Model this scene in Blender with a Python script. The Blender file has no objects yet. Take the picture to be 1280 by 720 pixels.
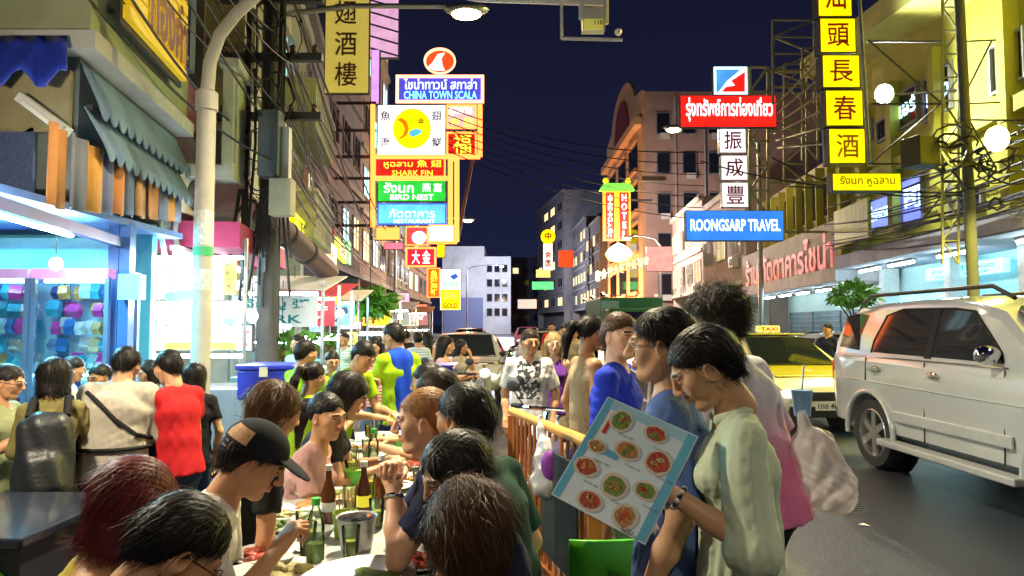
import bpy, bmesh, math, random
import numpy as np
from mathutils import Vector, Matrix

SC = bpy.context.scene
COL = SC.collection
random.seed(7)
R = math.radians

# ------------------------------------------------------------------ camera
CAMH, FPX = 1.65, 850.0
PITCH = math.atan(45 / FPX)
cd = bpy.data.cameras.new('camera')
cam = bpy.data.objects.new('camera', cd)
COL.objects.link(cam)
cam.location = (0, 0, CAMH)
cam.rotation_euler = (math.pi / 2 + PITCH, 0, 0)
cd.sensor_width = 36
cd.lens = 36 * FPX / 1280
cd.clip_start = 0.05
cd.clip_end = 2000
SC.camera = cam

# ------------------------------------------------------------------ night sky, faint moon, exposure
w = bpy.data.worlds.new('World')
SC.world = w
w.use_nodes = True
nt = w.node_tree
bg = nt.nodes['Background']
sky = nt.nodes.new('ShaderNodeTexSky')
sky.sky_type = 'NISHITA'
sky.sun_disc = False
sky.sun_elevation = R(-4)
sky.sun_rotation = R(200)
addc = nt.nodes.new('ShaderNodeMix')
addc.data_type = 'RGBA'
addc.blend_type = 'ADD'
addc.inputs[0].default_value = 1.0
nt.links.new(sky.outputs[0], addc.inputs[6])
geo = nt.nodes.new('ShaderNodeNewGeometry')
sepz = nt.nodes.new('ShaderNodeSeparateXYZ')
nt.links.new(geo.outputs['Incoming'], sepz.inputs[0])
absz = nt.nodes.new('ShaderNodeMath'); absz.operation = 'ABSOLUTE'
nt.links.new(sepz.outputs[2], absz.inputs[0])
glow = nt.nodes.new('ShaderNodeValToRGB')                     # town glow on the night air, same all round the horizon
glow.color_ramp.elements[0].color = (.10, .12, .36, 1)
glow.color_ramp.elements[1].position = .62
glow.color_ramp.elements[1].color = (.009, .012, .075, 1)
nt.links.new(absz.outputs[0], glow.inputs[0])
nt.links.new(glow.outputs[0], addc.inputs[7])
nt.links.new(addc.outputs[2], bg.inputs[0])
bg.inputs[1].default_value = 0.105
sd = bpy.data.lights.new('moon', 'SUN')
sd.energy = 0.03
sd.angle = R(0.5)
sd.color = (0.8, 0.88, 1.0)
so = bpy.data.objects.new('moon', sd)
so.rotation_euler = (R(50), 0, R(200))
COL.objects.link(so)
SC.view_settings.view_transform = 'Standard'
SC.view_settings.look = 'None'
SC.view_settings.exposure = 0.38
SC.view_settings.gamma = 1.0
SC.view_settings.use_curve_mapping = False
SC.cycles.use_denoising = True
SC.cycles.sample_clamp_indirect = 4.0
SC.cycles.max_bounces = 6
SC.cycles.diffuse_bounces = 3
SC.cycles.transparent_max_bounces = 12


def at(px, py, Y):
    """world point seen at pixel (px, py) of the 1280x720 photograph, at distance Y along the street"""
    c, s = math.cos(PITCH), math.sin(PITCH)
    dx, du = px - 640.0, 360.0 - py
    dy, dz = FPX * c - du * s, FPX * s + du * c
    t = Y / dy
    return Vector((dx * t, Y, CAMH + dz * t))


class Plane:
    """vertical facade through P0 along direction d; pt(px,py) -> (s,z), w(s,z,out) -> world"""
    def __init__(self, P0, d, side):
        self.P = Vector((P0[0], P0[1], 0))
        self.d = Vector((d[0], d[1], 0)).normalized()
        self.n = Vector((self.d.y, -self.d.x, 0)) * side      # towards the street
    def pt(self, px, py):
        a = at(px, py, 10.0) - Vector((0, 0, CAMH))
        # a.xy*t = P + d*s
        det = a.x * (-self.d.y) + self.d.x * a.y
        t = (self.P.x * (-self.d.y) + self.d.x * self.P.y) / det
        q = a * t
        s = (Vector((q.x, q.y, 0)) - self.P).dot(self.d)
        return s, q.z + CAMH
    def w(self, s, z, out=0.0):
        v = self.P + self.d * s + self.n * out
        return Vector((v.x, v.y, z))
    def yaw(self):
        return math.atan2(self.d.y, self.d.x)


# ------------------------------------------------------------------ materials
MATS = {}
def mat(name, col=(.5, .5, .5), rough=.6, metal=0., emit=0., ecol=None, noise=.18, ns=6., bump=0., bs=60.,
        alpha=1., sss=0., coat=0., trans=0., dirt=0.):
    if name in MATS:
        return MATS[name]
    m = bpy.data.materials.new(name)
    m.use_nodes = True
    n = m.node_tree
    b = n.nodes['Principled BSDF']
    L = n.links.new
    b.inputs['Roughness'].default_value = rough
    b.inputs['Metallic'].default_value = metal
    b.inputs['Base Color'].default_value = (*col, 1)
    b.inputs['Coat Weight'].default_value = coat
    b.inputs['Coat Roughness'].default_value = .06
    b.inputs['Transmission Weight'].default_value = trans
    if sss:
        b.inputs['Subsurface Weight'].default_value = sss
        b.inputs['Subsurface Radius'].default_value = (.012, .005, .003)
        b.inputs['Subsurface Scale'].default_value = 1.0
    tc = n.nodes.new('ShaderNodeTexCoord')
    if noise > 0:
        t = n.nodes.new('ShaderNodeTexNoise')
        t.inputs['Scale'].default_value = ns
        t.inputs['Detail'].default_value = 5
        t.inputs['Roughness'].default_value = .65
        L(tc.outputs['Object'], t.inputs['Vector'])
        mx = n.nodes.new('ShaderNodeMix')
        mx.data_type = 'RGBA'
        lo = tuple(max(0, c * (1 - noise * 1.6)) for c in col)
        hi = tuple(min(1, c * (1 + noise)) for c in col)
        mx.inputs[6].default_value = (*lo, 1)
        mx.inputs[7].default_value = (*hi, 1)
        L(t.outputs['Fac'], mx.inputs[0])
        out = mx.outputs[2]
        if dirt:
            t2 = n.nodes.new('ShaderNodeTexNoise')
            t2.inputs['Scale'].default_value = ns * .23
            t2.inputs['Detail'].default_value = 8
            L(tc.outputs['Object'], t2.inputs['Vector'])
            rp = n.nodes.new('ShaderNodeValToRGB')
            rp.color_ramp.elements[0].position = .42
            rp.color_ramp.elements[1].position = .68
            L(t2.outputs['Fac'], rp.inputs[0])
            sc = n.nodes.new('ShaderNodeMath')
            sc.operation = 'MULTIPLY'
            sc.inputs[1].default_value = dirt
            L(rp.outputs[0], sc.inputs[0])
            m2 = n.nodes.new('ShaderNodeMix')
            m2.data_type = 'RGBA'
            L(sc.outputs[0], m2.inputs[0])
            L(out, m2.inputs[6])
            m2.inputs[7].default_value = (*(c * .3 + .02 for c in col), 1)
            out = m2.outputs[2]
        L(out, b.inputs['Base Color'])
    if bump:
        t3 = n.nodes.new('ShaderNodeTexNoise')
        t3.inputs['Scale'].default_value = bs
        t3.inputs['Detail'].default_value = 4
        L(tc.outputs['Object'], t3.inputs['Vector'])
        bp = n.nodes.new('ShaderNodeBump')
        bp.inputs['Strength'].default_value = bump
        bp.inputs['Distance'].default_value = .01
        L(t3.outputs['Fac'], bp.inputs['Height'])
        L(bp.outputs[0], b.inputs['Normal'])
    if emit:
        b.inputs['Emission Color'].default_value = (*(ecol or col), 1)
        b.inputs['Emission Strength'].default_value = emit
    if alpha < 1:
        b.inputs['Alpha'].default_value = alpha
    MATS[name] = m
    return m


def glass(name, tint=(.9, .97, 1), refl=.12, rough=.02):
    if name in MATS:
        return MATS[name]
    m = bpy.data.materials.new(name)
    m.use_nodes = True
    n = m.node_tree
    n.nodes.clear()
    o = n.nodes.new('ShaderNodeOutputMaterial')
    tr = n.nodes.new('ShaderNodeBsdfTransparent')
    tr.inputs[0].default_value = (*tint, 1)
    gl = n.nodes.new('ShaderNodeBsdfGlossy')
    gl.inputs['Roughness'].default_value = rough
    mx = n.nodes.new('ShaderNodeMixShader')
    fr = n.nodes.new('ShaderNodeFresnel')
    fr.inputs[0].default_value = 1.45
    ad = n.nodes.new('ShaderNodeMath')
    ad.operation = 'ADD'
    ad.inputs[1].default_value = refl * .4
    n.links.new(fr.outputs[0], ad.inputs[0])
    n.links.new(ad.outputs[0], mx.inputs[0])
    n.links.new(tr.outputs[0], mx.inputs[1])
    n.links.new(gl.outputs[0], mx.inputs[2])
    n.links.new(mx.outputs[0], o.inputs[0])
    MATS[name] = m
    return m


def emis(name, col, s):
    new = name not in MATS
    m = mat(name, tuple(c * .6 for c in col), .5, emit=s, ecol=col, noise=0)
    if new and s < 3:       # acrylic faces: grime and uneven tubes behind
        n = m.node_tree; L = n.links.new
        tc = n.nodes.new('ShaderNodeTexCoord'); t = n.nodes.new('ShaderNodeTexNoise')
        t.inputs['Scale'].default_value = 2.2; t.inputs['Detail'].default_value = 6
        L(tc.outputs['Object'], t.inputs['Vector'])
        r = n.nodes.new('ShaderNodeMapRange'); r.inputs[1].default_value = .3; r.inputs[2].default_value = .7
        r.inputs[3].default_value = s * .72; r.inputs[4].default_value = s * 1.15
        L(t.outputs['Fac'], r.inputs[0]); L(r.outputs[0], n.nodes['Principled BSDF'].inputs['Emission Strength'])
    return m


# ------------------------------------------------------------------ objects
TM = {}
def link(o, parent=None):
    COL.objects.link(o)
    if parent is not None:
        o.parent = parent
    return o

def tag(o, label=None, cat=None, group=None, kind=None):
    if label: o['label'] = label
    if cat: o['category'] = cat
    if group: o['group'] = group
    if kind: o['kind'] = kind
    return o

def thing(name, label, cat, loc=(0, 0, 0), rz=0., group=None):
    o = bpy.data.objects.new(name, None)
    o.empty_display_size = .1
    o.location = loc
    o.rotation_euler = (0, 0, rz)
    link(o)
    TM[o.name] = Matrix.Translation(Vector(loc)) @ Matrix.Rotation(rz, 4, 'Z')
    return tag(o, label, cat, group)

def root_matrix(o):
    while o is not None:
        if o.name in TM:
            return TM[o.name]
        o = o.parent
    return Matrix.Identity(4)

def copy_tree(o, parent=None):
    c = o.copy()
    COL.objects.link(c)
    c.parent = parent
    for ch in list(o.children):
        copy_tree(ch, c)
    return c


class MB:
    def __init__(s):
        s.v, s.f, s.m = [], [], []
    def add(s, vs, fs, mi=0):
        k = len(s.v)
        s.v.extend([tuple(p) for p in vs])
        s.f.extend([tuple(i + k for i in f) for f in fs])
        s.m.extend([mi] * len(fs))
        return s
    def box(s, c, size, rot=None, mi=0):
        hx, hy, hz = size[0] / 2, size[1] / 2, size[2] / 2
        vs = [Vector((x, y, z)) for x in (-hx, hx) for y in (-hy, hy) for z in (-hz, hz)]
        c = Vector(c)
        vs = [(rot @ v if rot is not None else v) + c for v in vs]
        return s.add(vs, [(0, 1, 3, 2), (4, 6, 7, 5), (0, 4, 5, 1), (2, 3, 7, 6), (0, 2, 6, 4), (1, 5, 7, 3)], mi)
    def bar(s, a, b, w, h=None, mi=0, up=(0, 0, 1)):
        a, b = Vector(a), Vector(b)
        h = h or w
        d = b - a
        L = d.length
        if L < 1e-6: return s
        d.normalize()
        u = Vector(up)
        if abs(d.dot(u)) > .98: u = Vector((0, 1, 0))
        x = d.cross(u).normalized()
        z = x.cross(d)
        rot = Matrix((x, d, z)).transposed()
        return s.box((a + b) / 2, (w, L, h), rot, mi)
    def tube(s, pts, r, n=8, mi=0):
        pts = [Vector(p) for p in pts]
        rs = r if isinstance(r, (list, tuple)) else [r] * len(pts)
        vs, fs = [], []
        px = None
        for i, p in enumerate(pts):
            d = (pts[min(i + 1, len(pts) - 1)] - pts[max(i - 1, 0)])
            if d.length < 1e-9: d = Vector((0, 0, 1))
            d.normalize()
            if px is None:
                px = d.orthogonal().normalized()
            px = (px - d * px.dot(d))
            if px.length < 1e-6: px = d.orthogonal()
            px.normalize()
            py = d.cross(px)
            for k in range(n):
                a = 2 * math.pi * k / n
                vs.append(p + (px * math.cos(a) + py * math.sin(a)) * rs[i])
        for i in range(len(pts) - 1):
            for k in range(n):
                a, b = i * n + k, i * n + (k + 1) % n
                fs.append((a, b, b + n, a + n))
        fs.append(tuple(range(n))[::-1])
        fs.append(tuple((len(pts) - 1) * n + k for k in range(n)))
        return s.add(vs, fs, mi)
    def lathe(s, prof, n=16, c=(0, 0, 0), mi=0, rot=None, sx=1., sy=1., caps=True):
        c = Vector(c)
        vs, fs = [], []
        for r, z in prof:
            for k in range(n):
                a = 2 * math.pi * k / n
                v = Vector((r * math.cos(a) * sx, r * math.sin(a) * sy, z))
                vs.append((rot @ v if rot is not None else v) + c)
        for i in range(len(prof) - 1):
            for k in range(n):
                a, b = i * n + k, i * n + (k + 1) % n
                fs.append((a, b, b + n, a + n))
        if caps and prof[0][0] > 1e-5: fs.append(tuple(range(n))[::-1])
        if caps and prof[-1][0] > 1e-5: fs.append(tuple((len(prof) - 1) * n + k for k in range(n)))
        return s.add(vs, fs, mi)
    def ell(s, c, r, nu=12, nv=8, mi=0, rot=None):
        prof = [(math.sin(math.pi * i / nv), -math.cos(math.pi * i / nv)) for i in range(nv + 1)]
        c = Vector(c)
        vs, fs = [], []
        for q, z in prof:
            for k in range(nu):
                a = 2 * math.pi * k / nu
                v = Vector((q * math.cos(a) * r[0], q * math.sin(a) * r[1], z * r[2]))
                vs.append((rot @ v if rot is not None else v) + c)
        for i in range(nv):
            for k in range(nu):
                a, b = i * nu + k, i * nu + (k + 1) % nu
                fs.append((a, b, b + nu, a + nu))
        return s.add(vs, fs, mi)
    def prism(s, poly, o, ux, uy, depth, mi=0):
        """poly of (u,v) in the plane o+u*ux+v*uy, extruded by the vector depth"""
        o, ux, uy, depth = Vector(o), Vector(ux), Vector(uy), Vector(depth)
        n = len(poly)
        vs = [o + ux * u + uy * v for u, v in poly]
        vs += [p + depth for p in vs]
        fs = [tuple(range(n)), tuple(range(2 * n - 1, n - 1, -1))]
        fs += [(i, i + n, (i + 1) % n + n, (i + 1) % n) for i in range(n)]
        return s.add(vs, fs, mi)
    def build(s, name, mats, parent=None, world=False, smooth=False, bevel=0., fix=True):
        me = bpy.data.meshes.new(name)
        vs = s.v
        if world and parent is not None:
            M = root_matrix(parent).inverted()
            vs = [M @ Vector(p) for p in vs]
        me.from_pydata([tuple(p) for p in vs], [], s.f)
        mats = mats if isinstance(mats, (list, tuple)) else [mats]
        for m in mats: me.materials.append(m)
        me.polygons.foreach_set('material_index', s.m)
        if fix:
            b = bmesh.new()
            b.from_mesh(me)
            bmesh.ops.remove_doubles(b, verts=b.verts, dist=1e-6)
            bmesh.ops.recalc_face_normals(b, faces=b.faces)
            b.to_mesh(me)
            b.free()
        if smooth:
            me.polygons.foreach_set('use_smooth', [True] * len(me.polygons))
            try: me.set_sharp_from_angle(angle=R(38))
            except Exception: pass
        o = bpy.data.objects.new(name, me)
        link(o, parent)
        if bevel:
            md = o.modifiers.new('bevel', 'BEVEL')
            md.width = bevel
            md.segments = 2
            md.limit_method = 'ANGLE'
        return o

def raw_mesh(name, V, F, mats, parent=None, mi=None, smooth=True):
    me = bpy.data.meshes.new(name)
    F = np.asarray(F, dtype=np.int32)
    V = np.asarray(V, dtype=np.float32)
    k = F.shape[1]
    me.vertices.add(len(V))
    me.vertices.foreach_set('co', V.ravel())
    me.loops.add(F.size)
    me.loops.foreach_set('vertex_index', F.ravel())
    me.polygons.add(len(F))
    me.polygons.foreach_set('loop_start', np.arange(0, F.size, k, dtype=np.int32))
    me.polygons.foreach_set('loop_total', np.full(len(F), k, dtype=np.int32))
    for m in (mats if isinstance(mats, (list, tuple)) else [mats]): me.materials.append(m)
    if mi is not None: me.polygons.foreach_set('material_index', np.asarray(mi, dtype=np.int32))
    me.update(calc_edges=True)
    if smooth: me.polygons.foreach_set('use_smooth', np.ones(len(F), dtype=bool))
    o = bpy.data.objects.new(name, me)
    return link(o, parent)


_TXT = {}
def text_data(s, bold=.0, vertical=False, extrude=.004):
    """flat lettering as (verts, faces) one unit high, origin at its centre"""
    key = (s, bold, vertical)
    if key in _TXT: return _TXT[key]
    c = bpy.data.curves.new('lettering', 'FONT')
    c.body = '\n'.join(s) if vertical else s
    c.align_x = 'CENTER'
    c.offset = bold
    c.resolution_u = 2
    c.space_line = 1.0
    o = bpy.data.objects.new('lettering', c)
    COL.objects.link(o)
    bpy.context.view_layer.update()
    me = bpy.data.meshes.new_from_object(o.evaluated_get(bpy.context.evaluated_depsgraph_get()))
    vs = [Vector(v.co) for v in me.vertices]
    fs = [tuple(p.vertices) for p in me.polygons]
    bpy.data.objects.remove(o)
    bpy.data.curves.remove(c)
    bpy.data.meshes.remove(me)
    x0, x1 = min(v.x for v in vs), max(v.x for v in vs)
    y0, y1 = min(v.y for v in vs), max(v.y for v in vs)
    vs = [((v.x - (x0 + x1) / 2) / (x1 - x0), (v.y - (y0 + y1) / 2) / (y1 - y0)) for v in vs]
    _TXT[key] = (vs, fs)
    return _TXT[key]

def lettering(s, w, h, o, ux, uy, m, parent, bold=.02, vertical=False, name='lettering', world=True):
    """text fitted into a w x h box centred at o, spanned by ux, uy"""
    vs, fs = text_data(s, bold, vertical)
    o, ux, uy = Vector(o), Vector(ux).normalized(), Vector(uy).normalized()
    b = MB()
    b.add([o + ux * (x * w) + uy * (y * h) for x, y in vs], fs)
    return b.build(name, m, parent, world=world, fix=False)
# ------------------------------------------------------------------ common materials
m_asph = mat('asphalt', (.030, .034, .048), .30, noise=.6, ns=90, bump=1.0, bs=110, dirt=.7)
m_pave = mat('pavement concrete', (.2, .19, .18), .7, noise=.3, ns=2.5, bump=.3, bs=90, dirt=.5)
m_kerb = mat('kerb stone', (.32, .31, .29), .8, dirt=.5)
m_line = mat('road paint', (.7, .7, .66), .6, noise=.3, ns=14, dirt=.6)
m_steel = mat('galvanised steel', (.42, .43, .44), .38, .8, noise=.2)
m_pole = mat('painted pole', (.45, .43, .37), .45, noise=.2, ns=5, bump=.1, dirt=.35)
m_iron = mat('dark iron', (.05, .05, .055), .55, .3, dirt=.3)
m_lattice = mat('yellowish lattice iron', (.34, .33, .16), .55, .1, dirt=.4)
m_wire = mat('black cable', (.018, .018, .02), .5, noise=0)
m_white = mat('white enamel', (.78, .78, .76), .4, dirt=.25)
m_pvc = mat('grey pvc', (.45, .46, .47), .5, dirt=.3)
m_glassd = mat('dark window glass', (.015, .018, .03), .06, noise=0)
m_tube = emis('fluorescent tube', (.72, .95, 1.0), 55)
m_tubew = emis('fluorescent tube warm', (1.0, .95, .8), 20)
m_gold = emis('warm lamp glow', (1., .72, .25), 30)
m_cgl = glass('clear glass')

# ------------------------------------------------------------------ ground, road, pavements
g = MB(); g.add([(-300, -60, 0), (300, -60, 0), (300, 900, 0), (-300, 900, 0)], [(0, 1, 2, 3)])
tag(g.build('road', m_asph), kind='structure')

def XL(Y):   # left building line
    return -3.56 - .165 * (min(Y, 24) - 5.5) - .05 * max(0, min(Y, 60) - 24)
def XR(Y):   # right building line
    return 8.4 + .1 * Y if Y < 34 else 11.8 + .06 * (Y - 34) if Y < 56 else 11.6 - .03 * (Y - 60)

def strip(name, fa, fb, ys, z, m):
    b = MB()
    for i in range(len(ys) - 1):
        y0, y1 = ys[i], ys[i + 1]
        b.add([(fa(y0), y0, 0), (fb(y0), y0, 0), (fb(y1), y1, 0), (fa(y1), y1, 0),
               (fa(y0), y0, z), (fb(y0), y0, z), (fb(y1), y1, z), (fa(y1), y1, z)],
              [(4, 5, 6, 7), (0, 4, 7, 3), (1, 2, 6, 5), (0, 1, 5, 4), (3, 7, 6, 2)])
    return tag(b.build(name, m), kind='structure')
YS = [-12, 0, 6, 12, 24, 40, 60, 120]
strip('pavement_left', lambda y: XL(y) - 6, lambda y: XL(y) + .45, YS, .12, m_pave)
strip('kerb_left', lambda y: XL(y) + .45, lambda y: XL(y) + .6, YS, .125, m_kerb)
strip('pavement_right', lambda y: XR(y) - 2.4, lambda y: XR(y) + 8, YS, .12, m_pave)
strip('kerb_right', lambda y: XR(y) - 2.55, lambda y: XR(y) - 2.4, YS, .125, m_kerb)
b = MB()
for i in range(26):
    y = 3.0 + i * 4.2
    x = 2.55 + .02 * y
    b.box((x, y, .004), (.12, 2.1, .004))
tag(b.build('lane_marking', m_line), kind='structure')
b = MB()
b.box((XL(40) + 2.4 + 3.0, 40, .004), (.12, 70, .004), Matrix.Rotation(R(2.0), 3, 'Z'))
tag(b.build('lane_marking_edge', m_line), kind='structure')

# ------------------------------------------------------------------ shophouses
def quadbox(b, pl, s0, s1, z0, z1, o0, o1, mi=0):
    P = [pl.w(s, z, o) for s in (s0, s1) for z in (z0, z1) for o in (o0, o1)]
    return b.add(P, [(0, 1, 3, 2), (4, 6, 7, 5), (0, 4, 5, 1), (2, 3, 7, 6), (0, 2, 6, 4), (1, 5, 7, 3)], mi)

def shophouse(name, label, pl, s0, s1, h, wall, trim, storeys, nwin, z1=3.7, group=None, lit=(), acs=(), deep=8., balcony=None, winh=1.5, parapet=.9, rails=None):
    rt = thing(name, label, 'building', pl.w((s0 + s1) / 2, 0), pl.yaw(), group)
    rng = random.Random(name + label)
    b = MB(); quadbox(b, pl, s0, s1, z1, h, -deep, 0); b.build('wall', wall, rt, world=True)
    b = MB(); quadbox(b, pl, s0 + .02, s1 - .02, 0, z1, -deep, -1.2); b.build('ground_floor_wall', wall, rt, world=True)
    for s in (s0 + .12, s1 - .12):
        b = MB(); quadbox(b, pl, s - .12, s + .12, 0, z1 - .002, -1.1, -.02); b.build('pillar', trim, rt, world=True)
    sh = (h - z1 - parapet) / storeys
    b = MB(); quadbox(b, pl, s0 - .03, s1 + .03, h - .25, h + .1, -.1, .22); b.build('cornice', trim, rt, world=True)
    for k in range(storeys):
        zb = z1 + k * sh
        b = MB(); quadbox(b, pl, s0, s1, zb, zb + .22, -.05, .14 if balcony is None else .1); b.build('floor_band', trim, rt, world=True)
        wd = (s1 - s0) / nwin
        for j in range(nwin):
            c = s0 + (j + .5) * wd
            ww, wz = wd * .62, zb + .22 + (sh - .22 - winh) * .5
            f = MB()
            for (a0, a1, c0, c1) in ((c - ww / 2, c - ww / 2 + .07, wz, wz + winh), (c + ww / 2 - .07, c + ww / 2, wz, wz + winh),
                                     (c - ww / 2 + .07, c + ww / 2 - .07, wz, wz + .07), (c - ww / 2 + .07, c + ww / 2 - .07, wz + winh - .07, wz + winh),
                                     (c - .025, c + .025, wz + .07, wz + winh - .07)):
                quadbox(f, pl, a0, a1, c0, c1, -.02, .06)
            wo = f.build('window', trim, rt, world=True)
            p = MB(); quadbox(p, pl, c - ww / 2 + .03, c + ww / 2 - .03, wz + .03, wz + winh - .03, -.02, .02)
            p.build('pane', lit[(j + k) % len(lit)] if lit and rng.random() < .5 else m_glassd, wo, world=True)
            if rails and rng.random() < .7:
                g_ = MB()
                nb = max(4, int(ww / .14))
                for q in range(nb + 1):
                    sx = c - ww / 2 + ww * q / nb
                    g_.bar(pl.w(sx, wz, .12), pl.w(sx, wz + winh, .12), .02)
                for zz in (wz + .02, wz + winh * .5, wz + winh - .02):
                    g_.bar(pl.w(c - ww / 2, zz, .13), pl.w(c + ww / 2, zz, .13), .025)
                g_.build('window_grille', rails, wo, world=True)
            if (acs != 'some' and (j, k) in acs) or (acs == 'some' and rng.random() < .3):
                a = MB(); quadbox(a, pl, c - .4, c + .4, wz - .62, wz - .08, .03, .36)
                ac = a.build('air_conditioner', m_white, rt, world=True)
                a = MB(); a.lathe([(.02, 0), (.2, 0), (.2, .03), (.17, .03), (.17, .01)], 14, pl.w(c - .1, wz - .35, .362), rot=Matrix((pl.d, Vector((0, 0, 1)), pl.n)).transposed())
                a.build('fan_grille', m_iron, ac, world=True)
        if balcony is not None:
            q = MB(); quadbox(q, pl, s0 + .05, s1 - .05, zb - .15, zb + .85, .02, .75, 0)
            bo = q.build('balcony', balcony, rt, world=True)
            q = MB(); quadbox(q, pl, s0, s1, zb + .85, zb + .93, 0, .82); q.build('coping', trim, bo, world=True)
            n = int((s1 - s0) / .35)
            for j in range(n):
                sj = s0 + .15 + (s1 - s0 - .3) * (j + .5) / n
                q = MB(); quadbox(q, pl, sj - .05, sj + .05, zb, zb + .8, .75, .78)
                q.build('balcony_rib', trim, bo, world=True)
    return rt

LP = Plane((-3.56, 5.5), (-.165, 1), 1)
RP = Plane((9.8, 14), (.10, 1), -1)

def seg(line, y0, y1, side):
    a, c = (line(y0), y0), (line(y1), y1)
    p = Plane(a, (c[0] - a[0], c[1] - a[1]), side)
    return p, math.hypot(c[0] - a[0], c[1] - a[1])

w_green = mat('pale green plaster', (.42, .46, .28), .8, dirt=.55, ns=3, bump=.2)
w_cream = mat('cream plaster', (.45, .40, .30), .8, dirt=.55, ns=3, bump=.2)
w_grey = mat('grey violet plaster', (.25, .25, .31), .8, dirt=.5, ns=3, bump=.2)
w_yellow = mat('ochre yellow plaster', (.50, .47, .07), .8, dirt=.45, ns=2, bump=.2)
w_pink = mat('pinkish plaster', (.46, .34, .30), .8, dirt=.45, ns=2.5, bump=.2)
w_dark = mat('dark weathered plaster', (.16, .14, .16), .85, dirt=.5, ns=2, bump=.2)
w_white = mat('white concrete', (.58, .62, .72), .8, dirt=.35, ns=1.5, bump=.1)
t_light = mat('light trim', (.5, .5, .42), .7, dirt=.4)
t_grey = mat('grey trim', (.3, .3, .32), .7, dirt=.4)
lit_y = emis('lit window yellow', (1., .8, .4), 1.2)
lit_b = emis('lit window blue', (.15, .2, 1.), 1.6)
lit_c = emis('lit window cyan', (.5, .9, 1.), 1.4)

# left row beyond the two near houses
rows = [(11.2, 14.6, 8.2, w_cream, t_light, 2, 3, None), (14.6, 18.5, 9.5, w_green, t_light, 2, 3, w_green), (18.5, 24, 10.5, w_grey, t_grey, 2, 3, None),
        (24, 31, 19, w_grey, t_grey, 4, 3, None), (31, 40, 20, w_pink, t_light, 5, 3, None), (40, 52, 14, w_dark, t_grey, 3, 4, None), (52, 70, 15, w_cream, t_grey, 4, 5, None)]
desc = ['cream plaster shophouse with air conditioners behind the cable pole', 'pale green shophouse with ribbed balconies near the cable pole',
        'low grey shophouse beside the yellow hanging restaurant banner', 'tall plain grey building behind the stacked neon signs',
        'tall pinkish building rising behind the oval red neon logo', 'dark weathered building below the red neon signs down the street',
        'cream building farthest down the same side as the neon stack']
for i, (y0, y1, h, wm, tm, st, nw, bal) in enumerate(rows):
    p, L = seg(XL, y0, y1, 1)
    shophouse('shophouse', desc[i], p, 0.02, L - .02, h, wm, tm, st, nw, group='shophouses along the stall side', lit=(lit_y, lit_c), acs='some' if i in (0, 2, 5) else (), balcony=bal, rails=m_steel if i in (1, 2, 5) else None)

# right row
rrows = [(34.2, 44, 9.0, w_pink, t_light, 1, 3, 'low pinkish shophouse behind the blue travel agency sign'),
         (44, 55, 10, w_pink, t_light, 2, 4, 'pink lit shophouse beside the side wall of the tall hotel'),
         (84, 96, 15, w_dark, t_grey, 3, 4, 'dark purple building just past the hotel with vertical sign'),
         (96, 112, 17, w_dark, t_grey, 4, 5, 'dark building behind the red square neon sign far off'),
         (112, 135, 24, w_grey, t_grey, 6, 4, 'far tall grey block behind the yellow clock sign')]
for i, (y0, y1, h, wm, tm, st, nw, d_) in enumerate(rrows):
    p, L = seg(XR if y0 < 100 else (lambda y: XR(y) - (y - 100) * .12), y0, y1, -1)
    shophouse('shophouse', d_, p, .02, L - .02, h, wm, tm, st, nw, group='shophouses across the road', lit=(lit_y,), acs='some' if i < 2 else (), rails=t_light if i < 2 else None)

# ---- tall hotel building with the arched orange front
HP, HL = seg(lambda y: 11.6 - .015 * (y - 60), 60, 80, -1)
w_or = mat('orange lit stone', (.62, .34, .16), .75, dirt=.3, ns=1.2, bump=.2)
w_side = mat('side wall render', (.50, .33, .28), .85, dirt=.5, ns=1.0, bump=.2)
ht = thing('hotel_building', 'tall hotel with arched orange front and plain mauve side wall', 'building', HP.w(HL / 2, 0), HP.yaw())
b = MB(); quadbox(b, HP, 0, HL, 0, 22.5, -16, -.3); b.build('wall', w_side, ht, world=True)
b = MB(); quadbox(b, HP, 0, HL, 0, 20, -.3, 0); b.build('front_wall', w_or, ht, world=True)
b = MB()
arc = [(0, 20), (0, 22.6), (2.2, 22.9)] + [(HL / 2 - math.cos(R(a)) * 6.6, 22.6 + math.sin(R(a)) * 3.6) for a in range(10, 171, 16)] + [(HL - 2.2, 22.9), (HL, 22.6), (HL, 20)]
b.prism(arc, HP.w(0, 0, -.3), HP.d, (0, 0, 1), HP.n * .3); ar = b.build('arched_gable', w_or, ht, world=True)
b = MB()
b.prism([(HL / 2 + math.cos(R(a)) * 4.2, 20.3 + math.sin(R(a)) * 4.4) for a in range(0, 181, 15)], HP.w(0, 0, .01), HP.d, (0, 0, 1), HP.n * .12)
b.build('arch_panel', mat('dark red panel', (.25, .03, .04), .5), ar, world=True)
b = MB(); quadbox(b, HP, -.3, HL + .3, 19.4, 20.1, .002, .7); b.build('cornice', w_or, ht, world=True)
for k in range(4):
    for j in range(3):
        s0, z0 = 2.0 + j * 6.0, 4.6 + k * 3.8
        f = MB(); quadbox(f, HP, s0 - .2, s0 + 4.2, z0 - .3, z0 - .002, .003, .3)
        wo = f.build('window', w_or, ht, world=True)
        f = MB(); quadbox(f, HP, s0 - .2, s0 + 4.2, z0 + 2.502, z0 + 2.7, .003, .25); f.build('lintel', w_or, wo, world=True)
        f = MB(); quadbox(f, HP, s0, s0 + 4, z0, z0 + 2.5, .004, .05); f.build('pane', m_glassd, wo, world=True)
SP = Plane((11.6 + .3, 60), (1, 0.0), 1)   # side wall seen from the road, normal -Y
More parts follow.
